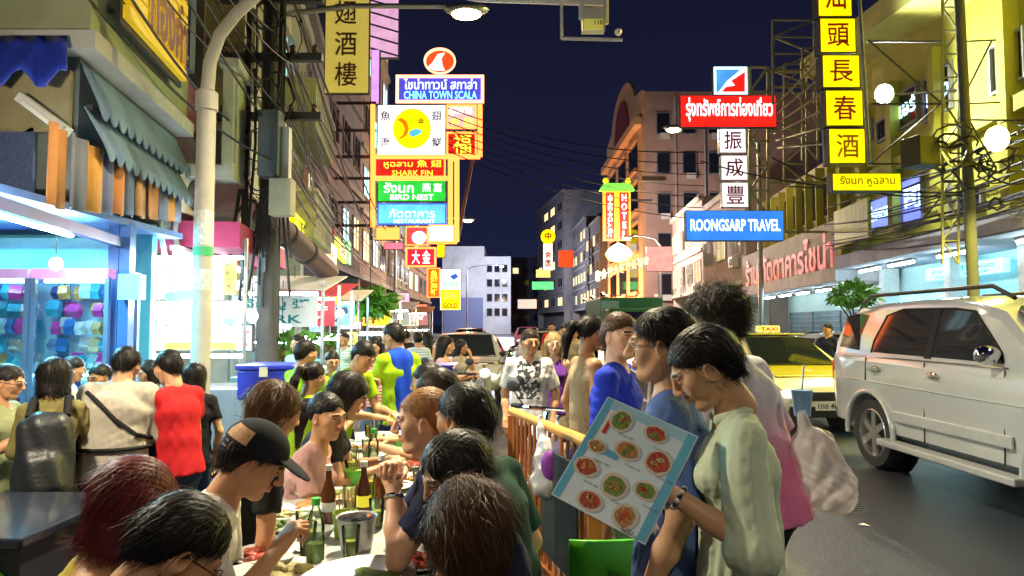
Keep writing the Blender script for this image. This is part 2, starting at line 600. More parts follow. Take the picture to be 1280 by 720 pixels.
for k in range(5):
    for j in range(3):
        x0, z0 = 12.9 + j * 2.3, 4.2 + k * 3.6
        f = MB(); f.box((x0 + .6, 59.93, z0 + .95), (1.3, .12, 2.0)); wo = f.build('window', t_grey, ht, world=True)
        f = MB(); f.box((x0 + .6, 59.86, z0 + .95), (1.1, .04, 1.8)); f.build('pane', m_glassd, wo, world=True)
        if (k + j) % 2 == 0:
            f = MB(); f.box((x0 + .7, 59.7, z0 - .25), (.8, .35, .5)); f.build('air_conditioner', m_white, ht, world=True)
for x0 in (14.6, 17.2):
    f = MB(); f.tube([(x0, 59.9, 1), (x0, 59.9, 22)], .09, 6); f.build('drain_pipe', m_pvc, ht, world=True)

# ---- far grey block closing the view
fb = thing('apartment_block', 'pale blue grey concrete block closing the far end of the road', 'building', (-5.5, 112, 0))
for (x0, x1, z, nm) in ((-11.5, -4.6, 14.5, 'wall'), (-4.6, -.2, 12.8, 'wing_wall')):
    b = MB(); b.box(((x0 + x1) / 2, 117, z / 2), (x1 - x0, 10, z)); b.build(nm, w_white, fb, world=True)
for k in range(4):
    for j in range(3):
        f = MB(); f.box((-3.7 + j * 1.25, 111.95, 3.6 + k * 2.4), (.95, .1, 1.3)); wo = f.build('window', t_grey, fb, world=True)
        f = MB(); f.box((-3.7 + j * 1.25, 111.87, 3.6 + k * 2.4), (.8, .06, 1.15)); f.build('pane', m_glassd, wo, world=True)
b = MB(); b.box((-8, 111.9, 3), (6.5, .2, 6)); b.build('lower_facade', mat('blue shutter', (.16, .2, .42), .6), fb, world=True)
fd = thing('tower_block', 'dark unlit tower block behind the pale concrete block', 'building', (4, 150, 0))
b = MB(); b.box((3.5, 155, 8.2), (14, 10, 16.4)); b.build('wall', mat('night dark wall', (.06, .07, .14), .9, dirt=.3), fd, world=True)
for k in range(5):
    for j in range(5):
        f = MB(); f.box((-1.5 + j * 2.3, 149.9, 3 + k * 2.6), (1.2, .2, 1.2)); f.build('window', lit_y if (k * 3 + j) % 13 == 0 else m_glassd, fd, world=True)

# ------------------------------------------------------------------ yellow building on the near right
yb = thing('corner_building', 'ochre yellow building with sloping concrete eave and blue lit windows', 'building', RP.w(2, 0), RP.yaw())
b = MB(); quadbox(b, RP, -9, 7.3, 3.55, 8.1, -10, 0); b.build('wall', w_yellow, yb, world=True)
b = MB(); quadbox(b, RP, -9, 7.28, 0, 3.55, -10, -1.5); b.build('ground_floor_wall', mat('cyan shop wall', (.5, .72, .75), .6), yb, world=True)
# sloping eave and fascia
P = lambda s, z, o: RP.w(s, z, o)
b = MB()
es = [(-9, 7.3), (7.3, 9.5)]
vs = []
for s, z in es:
    vs += [P(s, z, -8), P(s, z, 1.3), P(s, z + .55, 1.3), P(s, z + .55, -8)]
b.add(vs, [(0, 1, 5, 4), (1, 2, 6, 5), (2, 3, 7, 6), (3, 0, 4, 7), (0, 3, 2, 1), (4, 5, 6, 7)])
b.build('eave', mat('pale eave concrete', (.60, .58, .16), .8, dirt=.4, ns=2), yb, world=True)
b = MB(); b.add([P(-9, 8.1, -9.9), P(7.3, 8.1, -9.9), P(7.3, 8.1, -.01), P(-9, 8.1, -.01), P(-9, 8.2, -9.9), P(7.3, 9.49, -9.9), P(7.3, 9.49, -.01), P(-9, 8.2, -.01)],
    [(0, 1, 2, 3), (4, 7, 6, 5), (0, 4, 5, 1), (3, 2, 6, 7), (0, 3, 7, 4), (1, 5, 6, 2)]); b.build('top_wall', w_yellow, yb, world=True)
for i, s in enumerate((-8.5, -4.8, -1.2, 1.4, 3.6, 5.6, 7.1)):
    b = MB(); quadbox(b, RP, s - .14, s + .14, 3.6, 8.0, .003, .3); b.build('pilaster', w_yellow, yb, world=True)
b = MB(); quadbox(b, RP, -9, 7.3, 5.65, 5.95, .004, .22); b.build('floor_band', w_yellow, yb, world=True)
def rwin(px0, py0, px1, py1, pm, txt=None, tm_=None, bars=True):
    s0, za = RP.pt(px1, py0); s1, _ = RP.pt(px0, py0)
    _, zb = RP.pt((px0 + px1) / 2, py1)
    _, za = RP.pt((px0 + px1) / 2, py0)
    if s0 > s1: s0, s1 = s1, s0
    f = MB()
    quadbox(f, RP, s0, s0 + .06, zb, za, .005, .1); quadbox(f, RP, s1 - .06, s1, zb, za, .005, .1)
    quadbox(f, RP, s0 + .06, s1 - .06, zb, zb + .06, .005, .1); quadbox(f, RP, s0 + .06, s1 - .06, za - .06, za, .005, .1)
    wo = f.build('window', t_grey, yb, world=True)
    f = MB(); quadbox(f, RP, s0 + .05, s1 - .05, zb + .05, za - .05, .006, .04); f.build('pane', pm, wo, world=True)
    if txt:
        lettering(txt, (s1 - s0) * .8, (za - zb) * .45, RP.w((s0 + s1) / 2, zb + (za - zb) * .55, .05), -RP.d, (0, 0, 1), tm_, wo)
    return wo
em_cy = emis('cyan neon letters', (.5, .9, 1.), 5)
em_bl = emis('blue neon letters', (.25, .4, 1.), 6)
rwin(1156, 88, 1192, 146, m_glassd, 'ห้อง', em_bl)
rwin(1118, 112, 1150, 160, m_glassd, 'แอร์', em_cy)
rwin(1128, 220, 1156, 280, lit_b, '司', em_cy)
rwin(1170, 228, 1190, 272, emis('lit window green', (.35, .9, .05), 1.2))
rwin(1085, 245, 1118, 288, lit_b, 'โรงแรม', em_cy)
rwin(1240, 45, 1285, 110, m_glassd)
rwin(1200, 235, 1232, 265, m_glassd)
rwin(1098, 148, 1114, 176, m_glassd)
rwin(1075, 152, 1092, 180, m_glassd)
# yellow slatted balcony front
b0, zt = RP.pt(1066, 288); b1, zb = RP.pt(1112, 300)
for i in range(9):
    s = b1 + (b0 - b1) * (i + .5) / 9
    b = MB(); quadbox(b, RP, s - .13, s + .13, 3.95 + .04, 5.1, .45, .55); b.build('balcony_slat', mat('lime yellow sheet', (.6, .6, .04), .5, dirt=.4), yb, world=True)
# canopy over the near shops
b = MB(); quadbox(b, RP, -9, 7.3, 3.35, 3.75, -1.5, .4); b.build('canopy', mat('canopy concrete', (.45, .42, .5), .75, dirt=.4), yb, world=True)
# lit shop boards
def shop_board(px0, py0, px1, py1, out, m, name, label, txt, tm_, t2=None):
    s0, za = RP.pt(px1, py0); s1, _ = RP.pt(px0, py0)
    _, zb = RP.pt(px0, py1)
    rt = thing(name, label, 'sign', RP.w((s0 + s1) / 2, zb, out), RP.yaw())
    b = MB(); quadbox(b, RP, s0, s1, zb, za, out, out + .15); b.build('panel', m, rt, world=True)
    lettering(txt, abs(s1 - s0) * .8, (za - zb) * .4, RP.w((s0 + s1) / 2, zb + (za - zb) * .66, out + .156), -RP.d, (0, 0, 1), tm_, rt)
    if t2:
        lettering(t2, abs(s1 - s0) * .7, (za - zb) * .2, RP.w((s0 + s1) / 2, zb + (za - zb) * .2, out + .156), -RP.d, (0, 0, 1), tm_, rt)
    return rt
m_shopc = emis('shop board cyan', (.3, .85, 1.), 1.5)
shop_board(1102, 322, 1186, 352, -1.3, m_shopc, 'shop_sign', 'wide cyan lit shop board under canopy above the silver car', 'ห้างทอง ฮั่วเซ่งเฮง', mat('teal letters', (.02, .25, .3), .5), 'GOLD SHOP')
shop_board(1246, 308, 1330, 345, -1.0, emis('shop board pale cyan', (.45, .9, 1.), 1.6), 'shop_sign', 'cyan lit shop board with red script by the concrete post', 'Grand', mat('red script letters', (.6, .02, .03), .5))
# glass showcases and shutters under the canopy
for (s0, s1, m) in ((-8.5, -3, m_cgl), (-2.8, .2, m_shopc), (.5, 3.2, emis('shop interior cyan', (.25, .7, .95), .8)), (3.4, 7.0, m_shopc)):
    b = MB(); quadbox(b, RP, s0, s1, .2, 2.55, -1.45, -1.38); b.build('shop_front', m, yb, world=True)
for s in (-5, -2.9, .35, 3.3, 7.1):
    b = MB(); quadbox(b, RP, s - .15, s + .15, .12, 3.35, -1.37, -.9); b.build('pillar', m_white, yb, world=True)
for i, s in enumerate((-6, -3.8, -1.4, 1.6, 4.2, 6.2)):
    t = thing('fluorescent_lamp', 'white strip light under the canopy across the road', 'lamp', RP.w(s, 3.25, -.2), RP.yaw(), 'strip lights under the canopy of the yellow building')
    b = MB(); b.box((0, 0, .06), (1.5, .12, .05)); b.build('housing', m_white, t)
    b = MB(); b.tube([(-.7, 0, 0), (.7, 0, 0)], .03, 8); b.build('tube', m_tube, t)

# ------------------------------------------------------------------ restaurant front with red lettering (next along)
wb = thing('restaurant_building', 'white fronted restaurant with big red lettering over its canopy', 'building', RP.w(13, 0), RP.yaw())
b = MB(); quadbox(b, RP, 7.35, 20.3, 3.6, 7.6, -9, -.6); b.build('wall', w_cream, wb, world=True)
b = MB(); quadbox(b, RP, 7.35, 20.3, 0, 3.6, -9, -2.0); b.build('ground_floor_wall', mat('pale cyan tiles', (.6, .75, .72), .5), wb, world=True)
b = MB(); quadbox(b, RP, 7.35, 20.3, 3.0, 3.45, -2, .35); b.build('canopy', mat('white canopy', (.6, .55, .58), .7, dirt=.4), wb, world=True)
b = MB(); quadbox(b, RP, 7.35, 20.3, 3.452, 5.0, .0, .2); b.build('sign_fascia', mat('cream fascia', (.36, .34, .31), .7, dirt=.4), wb, world=True)
em_red = mat('red letters', (.42, .004, .006), .5, emit=.3, ecol=(1., .01, .01), noise=.1)
lettering('ร้าน ภัตตาคารไชน่า', 11.6, 1.25, RP.w(13.6, 4.1, .26), -RP.d, (0, 0, 1), em_red, wb, bold=.024)
for i in range(11):
    s = 7.9 + i * 1.18
    f = MB(); quadbox(f, RP, s - .42, s + .42, 5.5, 7.0, -.6, -.5); wo = f.build('window', t_light, wb, world=True)
    f = MB(); quadbox(f, RP, s - .36, s + .36, 5.56, 6.94, -.499, -.47); f.build('pane', m_glassd, wo, world=True)
    f = MB(); quadbox(f, RP, s - .55, s - .47, 5.0, 7.4, -.599, -.3); f.build('fin', w_yellow, wb, world=True)
for (s0, s1) in ((7.6, 9.9), (10.2, 13), (13.3, 16.2), (16.5, 19.8)):
    f = MB(); quadbox(f, RP, s0, s1, .15, 2.2, -1.99, -1.9); so_ = f.build('roller_shutter', mat('blue grey shutter', (.16, .24, .3), .5, dirt=.3), wb, world=True)
    for q in range(9):
        f = MB(); quadbox(f, RP, s0 + .02, s1 - .02, .3 + q * .21, .33 + q * .21, -1.9, -1.87); f.build('slat', m_pvc, so_, world=True)
for i, s in enumerate((8.8, 11.2, 13.6, 16, 18.4)):
    t = thing('fluorescent_lamp', 'white strip light above the restaurant shutters across the road', 'lamp', RP.w(s, 2.9, -.6), RP.yaw(), 'strip lights under the restaurant canopy')
    b = MB(); b.box((0, 0, .05), (1.6, .12, .05)); b.build('housing', m_white, t)
    b = MB(); b.tube([(-.75, 0, -.01), (.75, 0, -.01)], .03, 8); b.build('tube', m_tube, t)
# ------------------------------------------------------------------ near corner house on the left
C0, C1 = LP.w(0, 0), LP.w(2.42, 0)
nb = thing('corner_shophouse', 'near corner house with blue scalloped awning and yellow louvre', 'building', C0, LP.yaw())
w_teal = mat('weathered blue green plaster', (.15, .18, .17), .85, dirt=.6, ns=3, bump=.25)
def nprism(poly, z0, z1, m, name, parent):
    b = MB(); b.prism([(p[0], p[1]) for p in poly], (0, 0, z0), (1, 0, 0), (0, 1, 0), (0, 0, z1 - z0))
    return b.build(name, m, parent, world=True)
nprism([(C0.x, C0.y), (C1.x, C1.y), (-9, C1.y), (-9, C0.y)], 2.75, 9.5, w_teal, 'wall', nb)
k0, k1 = LP.w(-.22, 0, .2), LP.w(2.42, 0, .2)
nprism([(k0.x, k0.y), (k1.x, k1.y), (C1.x - .05, C1.y), (C0.x - .05, C0.y + .05), (-9, C0.y + .05), (-9, k0.y)], 3.85, 4.0, mat('white ledge', (.55, .54, .5), .7, dirt=.4), 'ledge', nb)
k0, k1 = LP.w(-.12, 0, .12), LP.w(2.42, 0, .12)
nprism([(k0.x, k0.y), (k1.x, k1.y), (C1.x - .05, C1.y), (C0.x - .05, C0.y + .05), (-9, C0.y + .05), (-9, k0.y)], 4.002, 4.6, w_green, 'parapet', nb)
b = MB(); b.tube([LP.w(-.1, 4.72, .14), LP.w(2.4, 4.72, .14)], .05, 8); b.build('hand_rail', m_pvc, nb, world=True)
for s in (.02, 2.3):
    b = MB(); quadbox(b, LP, s - .1, s + .1, 4.6, 9.4, .003, .2); b.build('pilaster', mat('blue grey pillar', (.16, .2, .3), .7, dirt=.4), nb, world=True)
# louvre sign: slats and letters
sa, _ = LP.pt(114, 60); sb, zl = LP.pt(196, 100)
lv = thing('louvre_sign', 'yellow slatted louvre with dark red letters on the near corner house', 'sign', LP.w((sa + sb) / 2, zl, .22), LP.yaw())
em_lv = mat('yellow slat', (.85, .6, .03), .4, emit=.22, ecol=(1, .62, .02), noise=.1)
for i in range(13):
    b = MB(); z = zl + i * .145
    quadbox(b, LP, sa, sb, z, z + .115, .24, .3); b.build('slat', em_lv, lv, world=True)
b = MB(); quadbox(b, LP, sa - .04, sb + .04, zl - .06, zl + 1.9, .202, .235); b.build('backing', m_iron, lv, world=True)
sl_, zl_ = LP.pt(176, 28)
lettering('ทองคำ', 1.1, .62, LP.w(sl_ - .1, zl_, .32), LP.d, (0, 0, 1), mat('maroon letters', (.16, .01, .02), .4), lv, bold=.04)
# scalloped awning in two tiers
aw = thing('fabric_awning', 'faded blue awning with two scalloped edges on near corner house', 'awning', LP.w(1.1, 3.3), LP.yaw())
m_aw = mat('faded blue canvas', (.17, .27, .40), .85, dirt=.75, ns=6, bump=.2)
def scallop(name, s0, s1, zt, ot, zb, ob, val, n):
    b = MB()
    prev = None
    vs, fs = [], []
    N = n * 6
    for i in range(N + 1):
        s = s0 + (s1 - s0) * i / N
        ph = (i % 6) / 6
        dz = val * (.35 + .65 * math.sin(math.pi * ph)) if True else 0
        vs += [LP.w(s, zt, ot), LP.w(s, zb, ob), LP.w(s, zb - dz, ob + .02)]
    for i in range(N):
        a = i * 3
        fs += [(a, a + 3, a + 4, a + 1), (a + 1, a + 4, a + 5, a + 2)]
    b.add(vs, fs)
    o = b.build(name, m_aw, aw, world=True)
    md = o.modifiers.new('thickness', 'SOLIDIFY'); md.thickness = .012
scallop('upper_canvas', -.02, 2.38, 3.8, .02, 3.48, .16, .14, 13)
scallop('lower_canvas', -.05, 2.3, 3.42, .06, 3.12, .22, .13, 13)
b = MB(); b.bar(LP.w(-.05, 3.42, .1), LP.w(2.3, 3.42, .1), .04); b.build('awning_bar', m_iron, aw, world=True)
cu = thing('striped_curtain', 'orange and blue striped cloth curtain hanging below the scalloped awning', 'curtain', LP.w(1, 2.45, .8), LP.yaw())
cc = [(.55, .24, .08), (.17, .18, .25), (.62, .30, .07), (.2, .22, .32), (.55, .2, .06), (.2, .26, .42), (.6, .33, .14)]
for i in range(11):
    s0 = -.75 + i * .27
    c = cc[i % 7]
    b = MB(); vs = []
    for q in range(5):
        for z in (2.5 + .03 * i, 2.9, 3.1):
            vs.append(LP.w(s0 + .268 * q / 4, z, .14 + .03 * math.sin(q * 1.57 + i)))
    b.add(vs, [(q * 3 + z, q * 3 + 3 + z, q * 3 + 4 + z, q * 3 + 1 + z) for q in range(4) for z in range(2)])
    o = b.build('curtain_stripe', mat('curtain cloth %d' % (i % 7), c, .9, dirt=.3, bump=.2), cu, world=True, smooth=True)
    md = o.modifiers.new('thickness', 'SOLIDIFY'); md.thickness = .008
# side facade facing the camera: blue tarp, board, unlit strip light
tp = thing('blue_tarp', 'deep blue tarpaulin sagging from the near corner house', 'tarpaulin', at(40, 110, 5.2))
b = MB(); vs = []
for i in range(13):
    for j in range(6):
        a = at(-30 + i * 9.5, 46 + j * (8 + 5 * math.sin(i * .55) ** 2), 5.25 - .05 * j + .03 * math.sin(i * 2.1 + j))
        vs.append(a)
b.add(vs, [(i * 6 + j, i * 6 + j + 1, i * 6 + j + 7, i * 6 + j + 6) for i in range(12) for j in range(5)])
o = b.build('tarp_sheet', mat('blue tarp', (.03, .06, .5), .35, bump=.3, bs=12), tp, world=True, smooth=True)
o.modifiers.new('thickness', 'SOLIDIFY').thickness = .01
b = MB(); p0, p1 = at(-20, 88, 5.44), at(86, 165, 5.44)
b.box(((p0.x + p1.x) / 2, 5.455, (p0.z + p1.z) / 2), (p1.x - p0.x, .05, p0.z - p1.z)); b.build('signboard', mat('beige board', (.36, .32, .17), .8, dirt=.5), nb, world=True)
b = MB(); p0, p1 = at(-40, 160, 5.44), at(40, 246, 5.44)
b.box(((p0.x + p1.x) / 2, 5.45, (p0.z + p1.z) / 2), (p1.x - p0.x, .04, p0.z - p1.z)); b.build('blue_panel', mat('mottled blue panel', (.09, .13, .28), .7, noise=.5, ns=40), nb, world=True)
fl = thing('strip_light', 'unlit white strip light fixed to the near corner house', 'lamp', at(54, 142, 5.3))
b = MB(); b.bar(at(26, 122, 5.2), at(84, 165, 5.2), .09, .07); b.build('housing', m_white, fl, world=True)
b = MB(); b.tube([at(28, 128, 5.14), at(80, 167, 5.14)], .02, 8); b.build('tube', mat('unlit tube', (.8, .8, .75), .3), fl, world=True)

# ------------------------------------------------------------------ open shop under the near house
sp = thing('shop_stall', 'open shop bay with blue steel frame under the near corner house', 'stall', (-5, 6, .12))
b = MB(); b.box((-6.3, 5.55, 2.62), (5.3, 3.9, .06)); b.build('roof_sheet', mat('blue roof sheet', (.10, .2, .42), .5, dirt=.3), sp, world=True)
b = MB(); b.bar(at(-30, 246, 4.2), at(158, 306, 6.6), .07, .09); b.build('roof_edge', mat('navy edge', (.03, .06, .22), .4), sp, world=True)
b = MB(); b.box((-6.4, 7.2, 1.4), (5.2, .1, 2.5)); b.build('back_wall', mat('cyan shop back wall', (.12, .5, .58), .6), sp, world=True)
b = MB(); b.box((-6.4, 6.72, 2.32), (5.0, .06, .36)); b.build('back_panel', mat('pale cyan panel', (.22, .62, .68), .5), sp, world=True)
for px in (143, 157):
    q = at(px, 400, 6.5)
    b = MB(); b.box((q.x, 6.5, 1.36), (.1, .1, 2.5)); b.build('post', mat('blue steel post', (.05, .12, .34), .35), sp, world=True)
b = MB(); b.tube([at(-16, 262, 4.6), at(88, 292, 5.9)], .035, 8); b.build('tube_light', m_tube, sp, world=True)
b = MB(); q = at(165, 359, 6.4); b.box((q.x, 6.4, q.z), (.2, .12, .24)); b.build('switch_box', mat('cyan grey box', (.22, .42, .46), .5), sp, world=True)
# bare bulb
bl = thing('bare_bulb', 'glowing round bulb hanging over the glass cabinets', 'lamp', at(70, 330, 6.1))
b = MB(); b.ell(at(70, 330, 6.1), (.055, .055, .06), 14, 10); b.build('bulb', emis('bulb glow', (1, .85, .6), 40), bl, world=True, smooth=True)
b = MB(); b.tube([at(70, 325, 6.1), at(70, 322, 6.1)], .02, 8); b.tube([at(70, 322, 6.1), Vector((at(70, 322, 6.1).x, 6.1, 2.6))], .005, 5); b.build('cord', m_wire, bl, world=True)

PK = {}
def cabinet(px0, px1, label, pinkm):
    a, c = at(px0, 345, 6.35), at(px1, 345, 6.35)
    x0, x1 = a.x, c.x
    w_ = x1 - x0
    rt = thing('glass_cabinet', label, 'cabinet', ((x0 + x1) / 2, 6.6, .12))
    b = MB()
    for sx in (-1, 1):
        for sy in (-1, 1):
            b.box((sx * (w_ / 2 - .02), sy * .25, .98), (.04, .04, 1.96))
    b.build('frame', mat('aluminium frame', (.2, .32, .5), .35, .5), rt)
    b = MB(); b.box((0, 0, 2.0), (w_ - .01, .56, .09)); b.build('top_rail', pinkm, rt)
    b = MB(); b.box((0, .24, 1.0), (w_ - .1, .02, 1.9)); b.build('back_panel', mat('cabinet back', (.35, .62, .75), .4), rt)
    b = MB(); b.box((0, -.255, 1.0), (w_ - .09, .008, 1.88)); b.build('glass_door', m_cgl, rt)
    for z in (.25, .72):
        b = MB(); b.box((0, 0, z), (w_ - .1, .46, .02)); b.build('shelf', m_white, rt)
    for z in (.3, 1.05, 1.93):
        b = MB(); b.tube([(-w_ / 2 + .08, -.2, z), (w_ / 2 - .08, -.2, z)], .012, 6); b.build('tube_light', emis('cabinet tube', (.35, .85, 1.), 30), rt)
    rng = random.Random(label)
    cols = [(.04, .16, .45), (.4, .7, .75), (.05, .4, .55), (.65, .06, .35), (.75, .8, .85), (.02, .06, .22), (.6, .35, .1)]
    nc = max(6, int(w_ / .095))
    for row in range(7):
        for k in range(nc):
            if rng.random() < .06: continue
            ci = rng.randrange(7)
            if ('packet', ci) not in PK:
                b = MB(); pw, ph = .10, .15
                b.add([(-pw / 2, -.012, .0), (pw / 2, -.012, 0), (pw / 2, .012, 0), (-pw / 2, .012, 0), (-pw * .54, -.04, ph * .45), (pw * .54, -.04, ph * .45), (pw * .54, .04, ph * .45), (-pw * .54, .04, ph * .45),
                       (-pw / 2, -.006, ph), (pw / 2, -.006, ph), (pw / 2, .006, ph), (-pw / 2, .006, ph)],
                      [(0, 1, 5, 4), (1, 2, 6, 5), (2, 3, 7, 6), (3, 0, 4, 7), (4, 5, 9, 8), (5, 6, 10, 9), (6, 7, 11, 10), (7, 4, 8, 11), (8, 9, 10, 11), (3, 2, 1, 0)])
                o = b.build('packet', mat('packet %d' % ci, cols[ci], .25, noise=.6, ns=22), None)
                PK[('packet', ci)] = o
            else:
                o = PK[('packet', ci)].copy(); COL.objects.link(o)
            o.location = ((x0 + x1) / 2 - w_ / 2 + .1 + (w_ - .2) * k / (nc - 1), 6.6 + rng.uniform(-.12, .05), .12 + .76 + row * .168 + (rng.random() - .5) * .02)
            o.rotation_euler = (rng.uniform(-.1, .1), rng.uniform(-.12, .12), rng.uniform(-.4, .4)); o.scale = (rng.uniform(.75, 1.1), 1, rng.uniform(.8, 1.05))
            tag(o, 'small shiny packet in the lit rows of the ' + ('purple topped' if pinkm.name.startswith('purple') else 'striped topped') + ' glass cabinet', 'packet', 'packets in the glass cabinets')
    return rt
cabinet(-95, 38, 'glass cabinet with striped top rail and cyan lit shelves', mat('striped rail', (.5, .3, .55), .4, emit=.3))
cabinet(41, 138, 'glass cabinet with purple top rail full of cyan lit goods', mat('purple rail', (.55, .25, .55), .4, emit=.4, ecol=(.8, .3, .7)))

# ------------------------------------------------------------------ second house with pale green balcony
p2_, L2 = Plane(LP.w(2.46, 0)[:2], (-.165, 1), 1), 3.25
h2 = thing('shophouse', 'narrow house with pale green balcony behind the curved lamp pole', 'building', p2_.w(1.6, 0), p2_.yaw(), 'shophouses along the stall side')
b = MB(); quadbox(b, p2_, 0, L2, 3.3, 9, -5, -.6); b.build('wall', w_dark, h2, world=True)
b = MB(); quadbox(b, p2_, 0.01, L2 - .01, 0, 3.29, -5, -2.0); b.build('ground_floor_wall', mat('white tile wall', (.7, .75, .75), .4), h2, world=True)
b = MB(); quadbox(b, p2_, .02, L2 - .05, 3.55, 4.75, .5, .62); bo = b.build('balcony', mat('pale green balcony', (.5, .54, .36), .7, dirt=.35), h2, world=True)
b = MB(); quadbox(b, p2_, .02, L2 - .05, 3.4, 3.548, -.6, .62); b.build('balcony_floor', t_light, bo, world=True)
b = MB(); quadbox(b, p2_, 0, L2 - .03, 4.752, 4.85, .45, .68); b.build('coping', t_light, bo, world=True)
for i in range(5):
    s = .1 + i * .73
    b = MB(); quadbox(b, p2_, s, s + .05, 3.6, 4.7, .621, .65); b.build('balcony_rib', t_light, bo, world=True)
for i in range(2):
    s = .5 + i * 1.4
    f = MB(); quadbox(f, p2_, s, s + 1.0, 4.6, 7.2, -.6, -.52); wo = f.build('door', mat('maroon door', (.16, .02, .05), .5), h2, world=True)
    f = MB(); quadbox(f, p2_, s + .1, s + .9, 5.3, 7.0, -.519, -.5); f.build('pane', m_glassd, wo, world=True)
b = MB(); quadbox(b, p2_, -.1, L2, 2.55, 2.85, -.4, .75); b.build('shop_awning', mat('maroon awning', (.35, .02, .09), .6, dirt=.3), h2, world=True)
for i, (px, Y) in enumerate(((235, 8.1), (270, 9.0), (300, 10.2))):
    q = at(px, 330, Y)
    t = thing('fluorescent_lamp', 'white strip light under the maroon awning behind the lamp pole', 'lamp', (q.x, Y, 2.45), LP.yaw(), 'strip lights under the maroon awning')
    b = MB(); b.box((0, 0, .06), (1.0, .1, .05)); b.build('housing', m_white, t)
    b = MB(); b.tube([(-.48, 0, 0), (.48, 0, 0)], .025, 8); b.build('tube', m_tube, t)

# ------------------------------------------------------------------ signs facing up the road
def board(name, label, x0, y0, x1, y1, Y, face, thick=.22, rim=None, rimw=.05, cat='sign', parent=None):
    a, c = at(x0, y0, Y), at(x1, y1, Y)
    W, H = c.x - a.x, a.z - c.z
    ctr = Vector(((a.x + c.x) / 2, Y, (a.z + c.z) / 2))
    rt = parent or thing(name, label, cat, (ctr.x, Y, c.z))
    b = MB(); b.box(ctr + Vector((0, thick / 2 + .01, 0)), (W, thick, H)); b.build('housing', m_iron, rt, world=True)
    b = MB(); b.box(ctr, (W - .04, .018, H - .04)); b.build('face', face, rt, world=True)
    if rim:
        b = MB()
        for s in (-1, 1):
            b.box(ctr + Vector((s * (W / 2 - rimw / 2), -.02, 0)), (rimw, .05, H))
            b.box(ctr + Vector((0, -.02, s * (H / 2 - rimw / 2))), (W - 2 * rimw, .05, rimw))
        b.build('neon_border', rim, rt, world=True)
    return rt
def write(rt, s, x0, y0, x1, y1, Y, m, bold=.012, vertical=False, dy=.03):
    a, c = at(x0, y0, Y), at(x1, y1, Y)
    return lettering(s, c.x - a.x, a.z - c.z, ((a.x + c.x) / 2, Y - dy, (a.z + c.z) / 2), (1, 0, 0), (0, 0, 1), m, rt, bold, vertical)
def disc(rt, name, cx, cy, rx, ry, Y, m, d=.04, n=28):
    a = at(cx, cy, Y - .012); e = at(cx + rx, cy - ry, Y - .012)
    b = MB(); b.prism([((e.x - a.x) * math.cos(2 * math.pi * i / n), (e.z - a.z) * math.sin(2 * math.pi * i / n)) for i in range(n)], a, (1, 0, 0), (0, 0, 1), (0, -d, 0))
    return b.build(name, m, rt, world=True)
def blob(rt, name, pts, Y, m, d=.02):
    b = MB(); P_ = [at(x, y, Y) for x, y in pts]
    o = P_[0]
    b.prism([(p.x - o.x, p.z - o.z) for p in P_], o, (1, 0, 0), (0, 0, 1), (0, -d, 0))
    return b.build(name, m, rt, world=True)

e_org = emis('orange neon', (1., .16, .03), 4.0)
e_pch = emis('peach neon border', (1., .42, .22), 2.6)
e_wht = emis('sign white', (.85, .95, 1.), 1.25)
e_ylw = emis('sign yellow', (1., .78, .0), 1.05)
e_red = emis('sign red', (1., .015, .01), .9)
e_dred = emis('sign deep red', (.8, .02, .01), .7)
e_blu = emis('sign blue', (.03, .22, .9), .9)
e_grn = emis('sign green', (.03, .7, .06), .8)
e_lgt = emis('letters white', (1, 1, 1), 1.8)
e_lyl = emis('letters yellow', (1., .75, .05), 1.6)
k_red = mat('print red', (.5, .01, .01), .5, noise=0)
k_mag = mat('print magenta', (.35, .01, .06), .5, noise=0)
k_blk = mat('print black', (.03, .02, .02), .5, noise=0)

YN = 25.
# neon stack: oval logo, scala board, big white board, smaller boards
s1 = thing('oval_sign', 'oval red neon logo topping the stack of neon boards', 'sign', at(550, 92, YN))
disc(s1, 'rim', 550, 77, 20, 16, YN, e_pch, .12); disc(s1, 'face', 550, 77, 17.5, 13.5, YN - .13, emis('logo red', (1, .06, .01), 1.3), .03)
blob(s1, 'emblem', [(535, 84), (541, 78), (547, 68), (556, 66), (552, 73), (553, 82), (556, 88), (543, 88)], YN - .19, e_lgt)
b = MB(); b.tube([at(550, 93, YN + .05), at(550, 98, YN + .05)], .07, 8); b.build('post', m_iron, s1, world=True)
s2 = board('neon_sign', 'blue neon board with peach border reading scala below the oval logo', 495, 94, 605, 129, YN, emis('violet blue face', (.10, .08, .75), .8), rim=e_pch, rimw=.11)
write(s2, 'ไชน่าทาวน์ สกาล่า', 505, 98, 596, 112, YN, emis('letters ice', (.75, .9, 1.), 2.2)); write(s2, 'CHINA TOWN SCALA', 505, 114, 596, 124, YN, emis('letters aqua', (.25, .95, .9), 1.8))
s3 = board('neon_sign', 'large white board with yellow disc emblem in the neon stack', 472, 131, 557, 194, YN, e_wht, rim=None)
disc(s3, 'emblem_disc', 515, 161, 24, 25, YN, emis('emblem yellow', (1., .85, .0), 1.0), .03)
blob(s3, 'emblem_stroke', [(497, 150), (502, 147), (508, 152), (511, 160), (509, 168), (503, 173), (497, 174), (504, 169), (506, 161), (503, 154)], YN - .045, emis('emblem orange', (.95, .2, .0), .9))
blob(s3, 'emblem_stroke', [(512, 164), (520, 161), (528, 163), (524, 168), (516, 171), (511, 168)], YN - .045, emis('emblem sky', (.1, .55, .95), .9))
write(s3, '金', 522, 148, 531, 156, YN, k_red, dy=.05)
for (t_, x, y) in (('魚', 482, 145), ('翅', 546, 145), ('海', 482, 178), ('鮮', 546, 178)):
    write(s3, t_, x - 6, y - 6, x + 6, y + 6, YN, k_mag)
